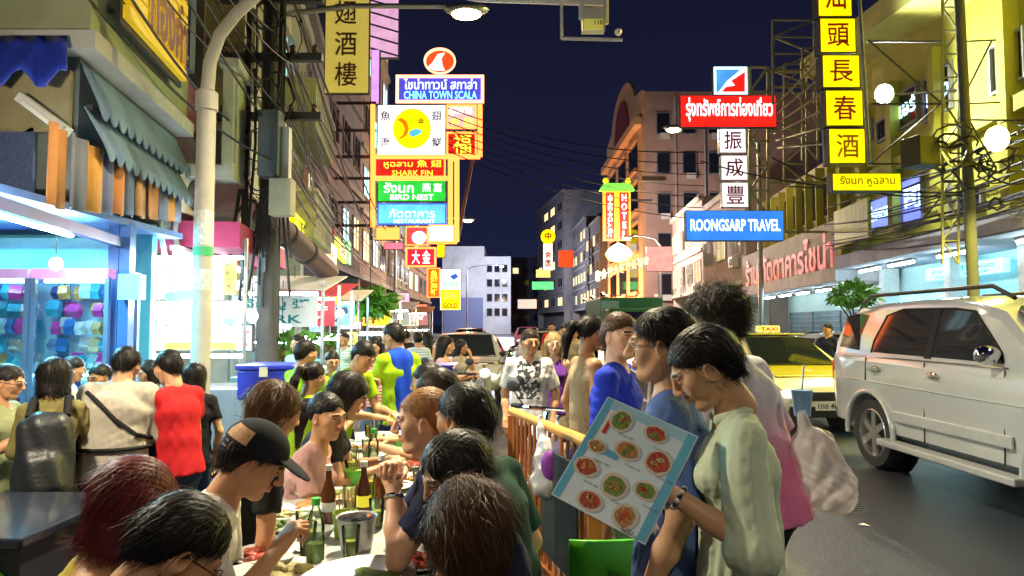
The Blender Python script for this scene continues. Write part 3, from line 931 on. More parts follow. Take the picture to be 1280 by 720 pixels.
s4 = board('neon_sign', 'small red and yellow board right of the white disc board, upper', 558, 131, 596, 161, YN, emis('pinkish face', (1., .5, .45), 1.0), rim=e_org, rimw=.07)
write(s4, 'หูฉลาม', 562, 134, 590, 146, YN, e_lgt); write(s4, '金 龍', 562, 147, 592, 158, YN, e_lyl)
s5 = board('neon_sign', 'small red board with one big yellow character beneath the upper one', 558, 165, 596, 195, YN, e_dred, rim=e_org, rimw=.07)
write(s5, '福', 566, 168, 589, 192, YN, e_lyl, .01)
s6 = board('neon_sign', 'red shark fin board with yellow letters in the neon stack', 468, 197, 557, 222, YN, e_dred, rim=e_org, rimw=.06)
write(s6, 'หูฉลาม 魚 翅', 480, 200, 552, 211, YN, e_lyl); write(s6, 'SHARK FIN', 490, 213, 541, 220, YN, e_lyl)
s7 = board('neon_sign', 'green bird nest board with white letters in the neon stack', 472, 225, 557, 252, YN, e_grn)
write(s7, 'รังนก', 480, 228, 517, 241, YN, e_lgt); write(s7, '燕 窩', 528, 229, 552, 240, YN, e_lgt); write(s7, 'BIRD NEST', 488, 243, 542, 250, YN, e_lgt)
s8 = board('neon_sign', 'plain glowing blue board under the green board', 472, 254, 558, 281, YN, emis('sky blue face', (.12, .55, 1.), 1.25), rim=emis('blue rim', (.05, .15, .9), 1.0), rimw=.05)
write(s8, 'ภัตตาคาร', 486, 261, 544, 272, YN, emis('letters pale', (.7, 1., 1.), 1.6)); write(s8, 'RESTAURANT', 492, 274, 544, 279, YN, e_lgt)
s9 = thing('neon_gantry', 'tall orange neon frame edging the whole stack of boards', 'sign frame', at(518, 300, YN + .3))
for (x0, y0, x1, y1) in ((466, 131, 466, 284), (563, 199, 571, 199), (571, 199, 571, 302), (563, 199, 563, 300), (536, 302, 571, 302), (466, 196, 600, 196), (466, 223, 563, 223), (600, 131, 600, 196)):
    b = MB(); b.tube([at(x0, y0, YN + .02), at(x1, y1, YN + .02)], .09, 8); b.build('neon_tube', e_org, s9, world=True)
for (x, y) in ((464, 128), (604, 128)):
    b = MB(); b.bar(at(x, y, YN + .4), at(x if x < 500 else 572, 300, YN + .4), .12); b.build('steel_upright', m_iron, s9, world=True)
for y in (129, 163, 196, 223, 253, 282):
    a = at(470, y, YN + .35)
    b = MB(); b.bar((XL(YN) - .2, YN + .35, a.z), a, .1); b.build('bracket', m_iron, s9, world=True)
s10 = board('neon_sign', 'glowing warm white box at the foot of the neon frame', 536, 281, 568, 303, YN - .1, emis('warm white face', (1., .8, .45), 2.6), rim=e_org, rimw=.05)
# more signs further on
YM = 33.
s11 = board('neon_sign', 'red square sign with two white strokes below the neon stack', 507, 309, 545, 334, YM, emis('sign crimson', (.85, .02, .05), .9), rim=e_org, rimw=.09)
write(s11, '大 金', 515, 313, 538, 330, YM, e_lgt, .01)
s12 = board('neon_sign', 'red panel with round white emblem above the red square sign', 507, 283, 535, 307, YM + .6, emis('panel rose', (.8, .08, .1), .7), rim=e_org, rimw=.06)
disc(s12, 'emblem_disc', 524, 297, 9, 8, YM + .55, e_lgt)
s13 = board('neon_sign', 'narrow orange vertical sign with yellow characters below the red square', 534, 335, 550, 372, YM + 1, emis('sign orange', (1., .12, .0), 1.1), rim=e_org, rimw=.05)
write(s13, '魚翅海鮮', 538, 338, 547, 369, YM + 1, e_lyl, .03, True)
s14 = board('banner_sign', 'vertical white and yellow poster sign with blue bird mark down the street', 550, 336, 576, 388, YM + 3, e_wht)
b_, c_ = at(551, 362, YM + 2.97), at(575, 387, YM + 2.97)
b = MB(); b.box(((b_.x + c_.x) / 2, YM + 2.96, (b_.z + c_.z) / 2), (c_.x - b_.x, .02, b_.z - c_.z)); b.build('yellow_field', e_ylw, s14, world=True)
blob(s14, 'bird_mark', [(562, 345), (570, 342), (573, 346), (567, 350)], YM + 2.96, emis('bird blue', (.05, .2, .8), .6)); write(s14, 'เยาวราช', 554, 352, 572, 358, YM + 2.97, e_grn); write(s14, '黃金', 554, 364, 572, 375, YM + 2.95, e_org); write(s14, 'GOLD', 554, 379, 572, 385, YM + 2.95, k_red)
for i, (x0, y0, x1, y1, mm, lab) in enumerate(((470, 284, 500, 300, e_org, 'orange neon strip low on the wall beside the neon stack'), (480, 303, 504, 312, emis('sign pink', (1., .2, .3), 1.0), 'small pink lit board beside the red square sign'), (546, 305, 556, 322, e_ylw, 'tiny yellow lit board above the narrow orange sign'))):
    board('neon_sign', lab, x0, y0, x1, y1, YN + 5 + i, mm)
# pink lit sign scaffold high up
s15 = board('banner_sign', 'tall pale pink lit board high above the neon stack', 463, -30, 498, 72, YN + 3, emis('pale pink', (.85, .45, .7), .75))
b = MB()
for q in range(7):
    b.bar(at(463, -30 + q * 15, YN + 2.9), at(498, -20 + q * 15, YN + 2.9), .06)
b.build('lattice', m_iron, s15, world=True)
s16 = board('neon_sign', 'narrow mauve neon panel on edge beside the pink board', 464, 62, 474, 130, YN + .5, emis('mauve face', (.7, .35, .9), 1.0))

# hanging yellow banner of the restaurant
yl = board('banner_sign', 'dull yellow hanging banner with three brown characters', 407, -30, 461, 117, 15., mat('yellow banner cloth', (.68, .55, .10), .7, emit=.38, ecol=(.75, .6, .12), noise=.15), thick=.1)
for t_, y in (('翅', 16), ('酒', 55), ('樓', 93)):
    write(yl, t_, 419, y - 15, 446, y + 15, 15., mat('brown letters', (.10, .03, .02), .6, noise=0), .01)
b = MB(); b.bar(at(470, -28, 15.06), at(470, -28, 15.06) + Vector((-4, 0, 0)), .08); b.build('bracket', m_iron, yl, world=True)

# yellow vertical sign with red characters (right)
YV = 12.5
vy = thing('vertical_sign', 'tall yellow vertical sign of five panels with red characters', 'sign', at(1058, 206, YV))
pan = [('汕', 1021, -34, 1066, 21), ('頭', 1024, 22, 1071, 66), ('長', 1027, 68, 1076, 110), ('春', 1031, 112, 1080, 158), ('酒', 1035, 160, 1083, 205)]
for t_, x0, y0, x1, y1 in pan:
    a, c = at(x0, y0, YV), at(x1, y1, YV)
    ctr = Vector(((a.x + c.x) / 2, YV, (a.z + c.z) / 2))
    b = MB(); b.box(ctr + Vector((0, .13, 0)), (c.x - a.x, .24, a.z - c.z)); hs = b.build('panel_box', m_iron, vy, world=True)
    b = MB(); b.box(ctr, (c.x - a.x - .05, .015, a.z - c.z - .05)); b.build('panel_face', e_ylw, hs, world=True)
    lettering(t_, (c.x - a.x) * .6, (a.z - c.z) * .66, ctr + Vector((0, -.02, 0)), (1, 0, 0), (0, 0, 1), mat('print red pale' if t_ == '酒' else 'print red', (.5, .2, .01) if t_ == '酒' else (.5, .01, .01), .5, noise=0), hs, .012)
for dx in (-4, 51):
    b = MB(); b.tube([at(1021 + dx, -40, YV + .2), at(1036 + dx, 207, YV + .2)], .035, 8); b.build('upright', m_steel, vy, world=True)
sy = board('shop_sign', 'wide yellow board with thin dark letters under the vertical yellow sign', 1040, 216, 1127, 239, YV + .6, emis('sign lemon', (.95, .8, .0), .95))
write(sy, 'รังนก หูฉลาม', 1049, 220, 1118, 234, YV + .6, mat('olive letters', (.3, .24, .0), .5, noise=0), .01)

# travel agency signs
YT = 22.
t1 = board('logo_sign', 'square sign with blue and red slanted emblem above the red board', 892, 84, 934, 118, YT, e_wht, rim=emis('cyan rim', (.5, .85, 1.), 1.8), rimw=.07)
blob(t1, 'blue_corner', [(895, 87), (926, 87), (909, 101), (898, 115), (895, 115)], YT - .02, emis('logo blue', (.08, .35, .85), .9))
blob(t1, 'red_band', [(914, 101), (931, 90), (931, 115), (902, 115), (907, 109), (919, 107)], YT - .03, e_red)
t2 = board('shop_sign', 'wide red board with white thai letters beneath the square emblem', 850, 119, 971, 159, YT - .4, e_red)
write(t2, 'รุ่งทรัพย์การท่องเที่ยว', 857, 122, 966, 152, YT - .4, e_lgt, .022)
t3 = thing('vertical_sign', 'white vertical sign of three panels with magenta characters', 'sign', at(918, 260, YT))
for t_, x0, y0, x1, y1 in (('振', 899, 160, 933, 191), ('成', 901, 194, 935, 225), ('豐', 902, 228, 936, 259)):
    a, c = at(x0, y0, YT), at(x1, y1, YT)
    ctr = Vector(((a.x + c.x) / 2, YT, (a.z + c.z) / 2))
    b = MB(); b.box(ctr + Vector((0, .12, 0)), (c.x - a.x, .2, a.z - c.z)); hs = b.build('panel_box', m_steel, t3, world=True)
    b = MB(); b.box(ctr, (c.x - a.x - .05, .015, a.z - c.z - .04)); b.build('panel_face', emis('sign white pinkish', (1., .9, .95), 1.1), hs, world=True)
    lettering(t_, (c.x - a.x) * .66, (a.z - c.z) * .74, ctr + Vector((0, -.02, 0)), (1, 0, 0), (0, 0, 1), mat('print magenta', (.35, .01, .06), .5, noise=0), hs, .012)
t4 = board('shop_sign', 'wide blue travel agency board with white capital letters', 857, 263, 980, 301, YT - .3, e_blu)
write(t4, 'ROONGSARP TRAVEL', 863, 274, 975, 289, YT - .3, e_lgt, .018)
tl = thing('sign_lattice', 'yellowish iron lattice carrying the travel agency signs', 'lattice', at(950, 300, YT))
def lattice(rt, x0, x1, y0, y1, Y, n, m, w=.05, name='lattice_bar'):
    for X in (x0, x1):
        b = MB(); b.bar(at(X, y0, Y), at(X, y1, Y), w * 1.3); b.build(name, m, rt, world=True)
    for i in range(n):
        ya, yb = y0 + (y1 - y0) * i / n, y0 + (y1 - y0) * (i + 1) / n
        for (p, q) in (((x0, ya), (x1, ya)), ((x0, ya), (x1, yb)) if i % 2 else ((x1, ya), (x0, yb))):
            b = MB(); b.bar(at(p[0], p[1], Y), at(q[0], q[1], Y), w); b.build(name, m, rt, world=True)
lattice(tl, 937, 960, 84, 300, YT + .1, 7, m_lattice, .07)
for y in (90, 162, 228, 290):
    a = at(958, y, YT + .1); b = MB(); b.bar(a, (XR(YT) - .3, YT + .1, a.z), .07); b.build('lattice_bar', m_lattice, tl, world=True)
# scaffold of the yellow building in front of the eave
sl = thing('sign_lattice', 'dark iron lattice tower behind the yellow vertical sign', 'lattice', at(1187, 330, 12.2))
lattice(sl, 1178, 1198, -20, 330, 12.2, 12, m_lattice, .026)
for y, xx in ((52, 1084), (130, 1088), (205, 1090)):
    b = MB(); b.bar(at(xx, y, YV + .2), at(1178, y, 12.25), .03); b.build('lattice_bar', m_iron, sl, world=True)
for (a, c) in (((1085, 50), (1178, 130)), ((1178, 128), (1086, 206)), ((1200, 130), (1240, 50)), ((1200, 130), (1245, 210)), ((1200, 52), (1245, 50)), ((1200, 130), (1250, 128))):
    b = MB(); b.bar(at(*a, 12.3), at(*c, 12.3), .025); b.build('lattice_bar', m_iron, sl, world=True)
s20 = thing('sign_lattice', 'pale scaffold frame on the roof above the restaurant front', 'lattice', at(995, 130, 20))
lattice(s20, 966, 1018, 25, 130, 21., 5, m_lattice, .05); lattice(s20, 980, 1008, 80, 230, 21.6, 6, m_lattice, .045); lattice(s20, 1003, 1022, 60, 200, 20.5, 6, m_lattice, .045)
for i in range(6):
    b = MB(); b.bar(at(962 + 2 * i, 140 + i * 9, 22), at(1030 + i, 70 + i * 22, 19), .05); b.build('lattice_bar', m_lattice, s20, world=True)
# hotel sign
YH = 56.
hs_ = board('vertical_sign', 'yellow and red vertical hotel sign with green roof shaped top', 753, 239, 789, 301, YH, emis('hotel amber', (1., .55, .02), 1.0))
for (x0, x1, t_) in ((757, 768, '中國大酒店'), (774, 786, 'HOTEL')):
    a, c = at(x0, 241, YH), at(x1, 299, YH)
    b = MB(); b.box(((a.x + c.x) / 2, YH - .06, (a.z + c.z) / 2), (c.x - a.x, .08, a.z - c.z)); f_ = b.build('red_strip', e_red, hs_, world=True)
    write(f_, t_, x0 + 2, 243, x1 - 2, 297, YH, emis('letters cream', (1., .8, .6), 1.6), .05, True, dy=.14)
blob(hs_, 'green_roof', [(749, 238), (757, 226), (760, 229), (782, 229), (785, 226), (794, 238)], YH - .1, emis('roof green', (.15, .95, .05), 1.1), -.5)
for q in ((757, 226), (785, 226)):
    b = MB(); b.ell(at(q[0], q[1], YH), (.25, .25, .25), 8, 6); b.build('finial', e_ylw, hs_, world=True)
b = MB(); b.bar(at(789, 250, YH + .1), (11.65, YH + .1, at(789, 250, YH).z), .15); b.build('bracket', m_iron, hs_, world=True)
lt = thing('lotus_sign', 'glowing yellow lotus shaped sign below the hotel sign', 'sign', at(772, 328, 54))
blob(lt, 'lotus', [(756, 318), (760, 312), (766, 307), (772, 304), (779, 307), (785, 311), (790, 318), (786, 325), (773, 328), (760, 325)], 54, emis('lotus yellow', (1., .85, .15), 1.6), .4)
blob(lt, 'lotus_base', [(759, 320), (788, 320), (785, 326), (773, 328.5), (762, 326)], 53.5, emis('lotus orange', (1., .5, .02), 1.4), .1)
zg = thing('roof_letters', 'white cut out letters standing in a row on the canopy by the hotel', 'sign', at(775, 345, 52))
for i in range(9):
    x = 744 + i * 7.5
    write(zg, '泰金行大飯店公司'[i % 8], x, 338 - i * 2.2, x + 7, 352 - i * 2.6, 52 - i * 1.2, emis('letters pale yellow', (1., .95, .55), 1.0), .05)
pk = board('banner_sign', 'plain salmon pink lit board beside the white roof letters', 808, 308, 841, 339, 46, emis('salmon', (1., .4, .35), .85))
e1 = board('clock_sign', 'round yellow disc sign above a narrow white sign far off', 679, 304, 691, 338, 95, emis('pale strip', (1., .85, .7), 1.2))
disc(e1, 'disc', 685, 296, 9, 9, 95, e_ylw, .3); write(e1, '中', 681, 291, 689, 300, 95, k_red, .03, dy=.5)
write(e1, '金店', 681, 314, 689, 334, 95, k_red, .03, True, dy=.2)
board('neon_sign', 'red square neon board far off beside the yellow disc sign', 698, 313, 717, 334, 92, emis('red far', (.9, .06, .01), .8))
board('neon_sign', 'small yellow lit board under the yellow disc sign', 670, 337, 688, 347, 96, emis('yellow far', (1., .8, .2), 1.1))
board('neon_sign', 'small green lit board lowest under the yellow disc sign', 665, 352, 692, 362, 97, emis('green far', (.1, .9, .25), 1.1))
board('road_sign', 'white rectangular road sign hanging far down the street', 647, 374, 671, 386, 70, mat('road sign white', (.7, .7, .75), .5, emit=.35), cat='road sign')
# low yellow and white signs on the left shophouses
LQ = Plane(LP.w(3, 0, .55)[:2], (-.165, 1), 1)
def flat_sign(pl, name, label, x0, x1, yt, yb, m, txt, tm_, vert=False):
    s0, zt = pl.pt(x0, yt); s1, _ = pl.pt(x1, yt); _, zb = pl.pt(x1, yb)
    rt = thing(name, label, 'sign', pl.w((s0 + s1) / 2, zb), pl.yaw())
    b = MB(); quadbox(b, pl, s0, s1, zb, zt, -.15, 0); b.build('panel', m, rt, world=True)
    lettering(txt, (s1 - s0) * (.4 if vert else .75), (zt - zb) * .7, pl.w((s0 + s1) / 2, (zb + zt) / 2, .01), pl.d, (0, 0, 1), tm_, rt, .02, vert)
    return rt
flat_sign(LQ, 'shop_sign', 'bright yellow sign above the duct with dotted letters', 369, 400, 265, 318, emis('sign canary', (1., .85, .0), 1.2), '珠寶', k_blk)
flat_sign(LQ, 'shop_sign', 'glowing white and orange sign just past the yellow one', 402, 421, 288, 348, emis('sign milky', (1., .85, .75), 1.8), '金', emis('orange print', (1., .4, .05), 1.))

# ------------------------------------------------------------------ lamps
def point(o, loc, col, e, r=.12, spot=None, rot=None):
    d = bpy.data.lights.new('lamp_light', 'SPOT' if spot else 'POINT')
    d.energy = e; d.color = col; d.shadow_soft_size = r
    if spot: d.spot_size = R(spot); d.spot_blend = 1.0
    l = bpy.data.objects.new('lamp_light', d)
    COL.objects.link(l)
    l.parent = o
    l.location = root_matrix(o).inverted() @ Vector(loc)
    if rot: l.rotation_euler = rot
    return l
WARM = (1., .74, .40)
# curved lamp pole by the stalls
YP = 6.0
q = at(250, 480, YP)
lp = thing('street_lamp', 'pale curved street lamp pole standing among the stalls', 'street lamp', (q.x, YP, .12))
b = MB(); x0 = q.x
b.tube([(x0, YP, .12), (x0, YP, 3.55), (x0, YP, 3.6)], [.085, .08, .08], 14)
b.tube([(x0, YP, 3.56), (x0, YP, 3.72), (x0, YP, 3.75)], [.095, .095, .06], 14)
arcp = [(x0, YP, 3.7), (x0 + .02, YP, 4.0), (x0 + .1, YP, 4.25), (x0 + .25, YP, 4.45), (x0 + .5, YP, 4.68), (x0 + 1.0, YP - .1, 5.0), (x0 + 1.6, YP - .35, 5.25), (x0 + 2.3, YP - .6, 5.4)]
b.tube(arcp, [.06, .058, .055, .053, .05, .048, .045, .04], 12)
b.build('pole', m_pole, lp, world=True, smooth=True)
b = MB(); e = Vector(arcp[-1])
b.ell(e + Vector((.3, -.1, .02)), (.38, .16, .09), 16, 8); b.build('lamp_head', m_steel, lp, world=True, smooth=True)
b = MB(); b.ell(e + Vector((.3, -.1, -.05)), (.28, .12, .05), 14, 6); b.build('lens', emis('lens glow', (1., .8, .45), 12), lp, world=True, smooth=True)
KEY = point(lp, e + Vector((.3, -.1, -.14)), (1., .88, .60), 2300, .14, spot=140)
for (z, h_) in ((2.35, .3), (1.95, .18)):
    b = MB(); b.tube([(x0, YP, z), (x0, YP, z + h_)], .084, 14); b.build('sticker', mat('sticker white', (.6, .7, .6), .6, noise=.6, ns=30), lp, world=True)
b = MB(); b.tube([(x0, YP, 2.25), (x0, YP, 2.33)], .086, 14); b.build('sticker', mat('sticker green', (.05, .4, .15), .5), lp, world=True)
# big street lamp high over the road
def road_lamp(label, hx, hy, hz, e_, arm=-3., col=WARM, base=True, grp=None, head=.3):
    t = thing('street_lamp', label, 'street lamp', (hx + arm, hy, 0), 0, grp)
    b = MB()
    b.tube([(hx + arm, hy, 0), (hx + arm, hy, hz - .6), (hx + arm * .85, hy, hz - .1), (hx + arm * .5, hy, hz + .12), (hx, hy, hz + .12)], [.11, .08, .06, .05, .05], 10)
    b.build('pole', m_steel, t, world=True, smooth=True)
    b = MB(); b.ell((hx, hy, hz + .05), (.45, .17, .12), 14, 8); b.build('lamp_head', m_steel, t, world=True, smooth=True)
    b = MB(); b.ell((hx, hy, hz - .03), (head, .16, .12), 14, 8); b.build('lens', m_gold, t, world=True, smooth=True)
    point(t, (hx, hy, hz - .25), col, e_, .12, spot=150 if hy < 20 else None)
    return t
a = at(583, 15, 13.)
road_lamp('tall street lamp glowing yellow against the night sky', a.x, 13., a.z, 1500, arm=-4.6)
road_lamp('added fill lamp above the near road behind the viewer', 0.6, -3.2, 5.6, 480, arm=-4.2, col=(1., .88, .68))  # unseen lamp, added as fill for sides turned to the camera
road_lamp('street lamp over the parked side of the road ahead', 7.6, 3.0, 7.0, 850, arm=3.2, col=(1., .92, .78))
a = at(585, 275, 42.); road_lamp('far street lamp, small yellow dot over the road', a.x, 42., a.z, 1600, arm=-4.5)
a = at(783, 297, 50.); road_lamp('far street lamp glowing beside the hotel sign', a.x, 50., a.z, 4500, arm=2.5, col=(1., .8, .75))
road_lamp('farthest lamp, added to brighten the pale block', -1.5, 98., 10., 9000, arm=-5, col=(.85, .9, 1.))  # extra lamp put in so the far block is lit
road_lamp('added road lamp near the truck brightening the far houses', 6.5, 27., 9.5, 800, arm=3.4)  # extra lamp put in to light the buildings down the road
# overhead gantry arm with traffic camera
ga = thing('traffic_camera_arm', 'white overhead arm with hanging camera box and number plate', 'camera arm', at(690, -10, 9))
b = MB(); b.tube([at(520, -16, 9), at(600, -2, 9), at(755, 3, 9)], .05, 10); b.build('arm', m_white, ga, world=True)
b = MB(); b.tube([at(758, -8, 9), at(758, 30, 9)], .03, 8); b.tube([at(702, 3, 9), at(702, 48, 9)], .02, 8); b.tube([at(702, 48, 9), at(778, 50, 9)], .025, 8); b.tube([at(727, 4, 9), at(727, 24, 9)], .04, 8); b.build('hanger', m_white, ga, world=True)
b = MB(); p0, p1 = at(728, 10, 8.95), at(756, 38, 8.95); b.box(((p0.x + p1.x) / 2, 9, (p0.z + p1.z) / 2), (p1.x - p0.x, .16, p0.z - p1.z)); b.build('camera_box', m_white, ga, world=True)
b = MB(); p0, p1 = at(730, 24, 8.9), at(754, 37, 8.9); b.box(((p0.x + p1.x) / 2, 8.9, (p0.z + p1.z) / 2), (p1.x - p0.x, .02, p0.z - p1.z)); b.build('number_plate', mat('plate yellow', (.7, .65, .12), .5, emit=.3), ga, world=True)
write(ga, '118', 743, 26, 753, 32, 8.88, k_blk)
b = MB(); p0 = at(773, 40, 9); b.ell(p0, (.05, .08, .04), 10, 6); b.build('camera', m_white, ga, world=True)
# flood lights on the yellow building
for (px, py, Y, col, e_, lab) in ((1242, 174, 11., (1., .86, .10), 1500, 'glaring yellow flood lamp on the yellow building'), (1103, 118, 14.5, (.95, 1., .85), 700, 'white flood lamp under the sloping eave behind the vertical sign')):
    c = at(px, py, Y)
    t = thing('flood_lamp', lab, 'lamp', c)
    b = MB(); b.lathe([(.05, -.12), (.09, -.02), (.2, .06), (.21, .08)], 14, c, rot=Matrix.Rotation(R(100), 3, 'X')); b.build('reflector', m_steel, t, world=True, smooth=True)
    b = MB(); b.ell(c + Vector((0, -.07, -.02)), (.075, .05, .06), 14, 8); b.build('lens', emis('flood ' + lab[:14], col, 26), t, world=True, smooth=True)
    b = MB(); b.tube([c + Vector((0, .1, 0)), (XR(Y) - .02, Y + .3, c.z + .2)], .025, 6); b.build('bracket', m_iron, t, world=True)
    point(t, c + Vector((-.05, -.16, -.06)), col, e_, .05)
sk = thing('loudspeaker', 'dark square loudspeaker on a bracket beside the yellow building', 'loudspeaker', at(1150, 210, 12))
b = MB(); b.box(at(1150, 191, 12), (.5, .4, .52), Matrix.Rotation(R(20), 3, 'Z')); b.build('cabinet', mat('black plastic', (.02, .02, .022), .5), sk, world=True, bevel=.02)
b = MB(); b.bar(at(1160, 205, 12), at(1180, 215, 12.2), .05); b.build('bracket', m_iron, sk, world=True)
# uplighters washing the hotel front
for i, s in enumerate((3.0, 10.0, 17.0)):
    c = HP.w(s, 4.4, 3.2)
    t = thing('flood_lamp', ('orange flood lamp at the near end of the hotel front', 'orange flood lamp at the middle of the hotel front', 'orange flood lamp at the far end of the hotel front')[i], 'lamp', c)
    b = MB(); b.lathe([(.1, -.2), (.25, 0), (.28, .05)], 12, c, rot=Matrix.Rotation(R(-35), 3, 'Y') @ Matrix.Rotation(R(90), 3, 'Y')); b.build('reflector', m_iron, t, world=True)
    b = MB(); b.bar(c, HP.w(s, 4.2, 0), .08); b.build('bracket', m_iron, t, world=True)
    b = MB(); b.ell(c + Vector((.06, 0, .08)), (.18, .18, .1), 10, 6); b.build('lens', m_gold, t, world=True)
    point(t, c + Vector((.35, 0, .5)), (1., .45, .14), 2600, .25)
for i, (x0, x1, y0, y1, c_, t_, lab) in enumerate(((424, 434, 296, 330, (.95, .9, .1), '金', 'yellow upright shop sign past the milky sign'), (436, 444, 300, 338, (.3, .9, .3), '藥', 'green upright shop sign farther along the stall side'), (446, 453, 306, 340, (1., .3, .2), '茶', 'red upright shop sign farther along the stall side'), (455, 461, 312, 344, (1., .7, .2), '酒', 'amber upright shop sign farthest along the stall side'), (340, 358, 300, 325, (.9, .95, 1.), 'ยา', 'white lit shop sign behind the exhaust pipe'))):
    flat_sign(LQ, 'shop_sign', lab, x0, x1, y0, y1, emis('row sign %d' % i, c_, 1.1), t_, k_red if i % 2 else k_blk)
# ------------------------------------------------------------------ people: smooth implicit bodies meshed with surface nets
def _smin(a, b, k):
    if k <= 0: return np.minimum(a, b)
    h = np.clip(.5 + .5 * (b - a) / k, 0, 1)
    return b + (a - b) * h - k * h * (1 - h)

def V3(*a): return np.array(a, dtype=np.float64)
def nrm(v): return v / (np.linalg.norm(v) + 1e-9)

class SDF:
    def __init__(s): s.p = []
    def cone(s, a, b, ra, rb, k=.02, u=None, wide=1., cut=False, op='add', cut0=False):
        s.p.append(('c', np.asarray(a, float), np.asarray(b, float), ra, rb, k, u, wide, cut, op, cut0)); return s
    def ell(s, c, r, k=.02, M=None, op='add'):
        s.p.append(('e', np.asarray(c, float), np.asarray(r, float), M, k, op)); return s
    def mesh(s, h, fn=None, post=None):
        lo, hi = np.full(3, 1e9), np.full(3, -1e9)
        for q in s.p:
            if q[0] == 'c' and q[9] == 'add':
                r = max(q[3], q[4]) * max(1, q[7]) + h * 3
                lo = np.minimum(lo, np.minimum(q[1], q[2]) - r); hi = np.maximum(hi, np.maximum(q[1], q[2]) + r)
            elif q[0] == 'e' and q[5] == 'add':
                r = max(q[2]) + h * 3
                lo = np.minimum(lo, q[1] - r); hi = np.maximum(hi, q[1] + r)
        n = np.maximum(4, np.ceil((hi - lo) / h).astype(int) + 1)
        ax = [lo[i] + h * np.arange(n[i]) for i in range(3)]
        D = np.full(n, .5)
        for q in s.p:
            if q[0] == 'c':
                r = max(q[3], q[4]) * max(1, q[7]) + q[5] + 3 * h
                a0, b0 = np.minimum(q[1], q[2]) - r, np.maximum(q[1], q[2]) + r
            else:
                r = max(q[2]) + q[4] + 3 * h
                a0, b0 = q[1] - r, q[1] + r
            i0 = np.clip(np.floor((a0 - lo) / h).astype(int), 0, n - 1); i1 = np.clip(np.ceil((b0 - lo) / h).astype(int) + 1, 1, n)
            if np.any(i1 - i0 < 1): continue
            X, Y, Z = np.meshgrid(*[ax[i][i0[i]:i1[i]] for i in range(3)], indexing='ij')
            if q[0] == 'c':
                _, a, b, ra, rb, k, u, wide, cut, op, cut0 = q
                ab = b - a
                L2 = ab @ ab + 1e-12
                px, py, pz = X - a[0], Y - a[1], Z - a[2]
                tr = (px * ab[0] + py * ab[1] + pz * ab[2]) / L2
                t = np.clip(tr, 0, 1)
                px = px - t * ab[0]; py = py - t * ab[1]; pz = pz - t * ab[2]
                if u is not None:
                    du = px * u[0] + py * u[1] + pz * u[2]
                    f = 1 - 1 / wide
                    px = px - u[0] * du * f; py = py - u[1] * du * f; pz = pz - u[2] * du * f
                d = np.sqrt(px * px + py * py + pz * pz) - (ra + (rb - ra) * t)
                if cut: d = np.maximum(d, (tr - 1) * math.sqrt(L2))
                if cut0: d = np.maximum(d, -tr * math.sqrt(L2))
            else:
                _, c, r, M, k, op = q
                px, py, pz = X - c[0], Y - c[1], Z - c[2]
                if M is not None:
                    px, py, pz = (M[0, 0] * px + M[1, 0] * py + M[2, 0] * pz, M[0, 1] * px + M[1, 1] * py + M[2, 1] * pz, M[0, 2] * px + M[1, 2] * py + M[2, 2] * pz)
                kk = np.sqrt((px / r[0]) ** 2 + (py / r[1]) ** 2 + (pz / r[2]) ** 2)
                d = (kk - 1) * min(r) * (1 + .35 * (max(r) / min(r) - 1))
            sl = tuple(slice(i0[i], i1[i]) for i in range(3))
            if op == 'add': D[sl] = _smin(D[sl], d, k)
            elif op == 'sub': D[sl] = -_smin(-D[sl], d, k)
        if fn is not None:
            X, Y, Z = np.meshgrid(*ax, indexing='ij')
            D = fn(D, X, Y, Z)
        return surf(D, lo, h)

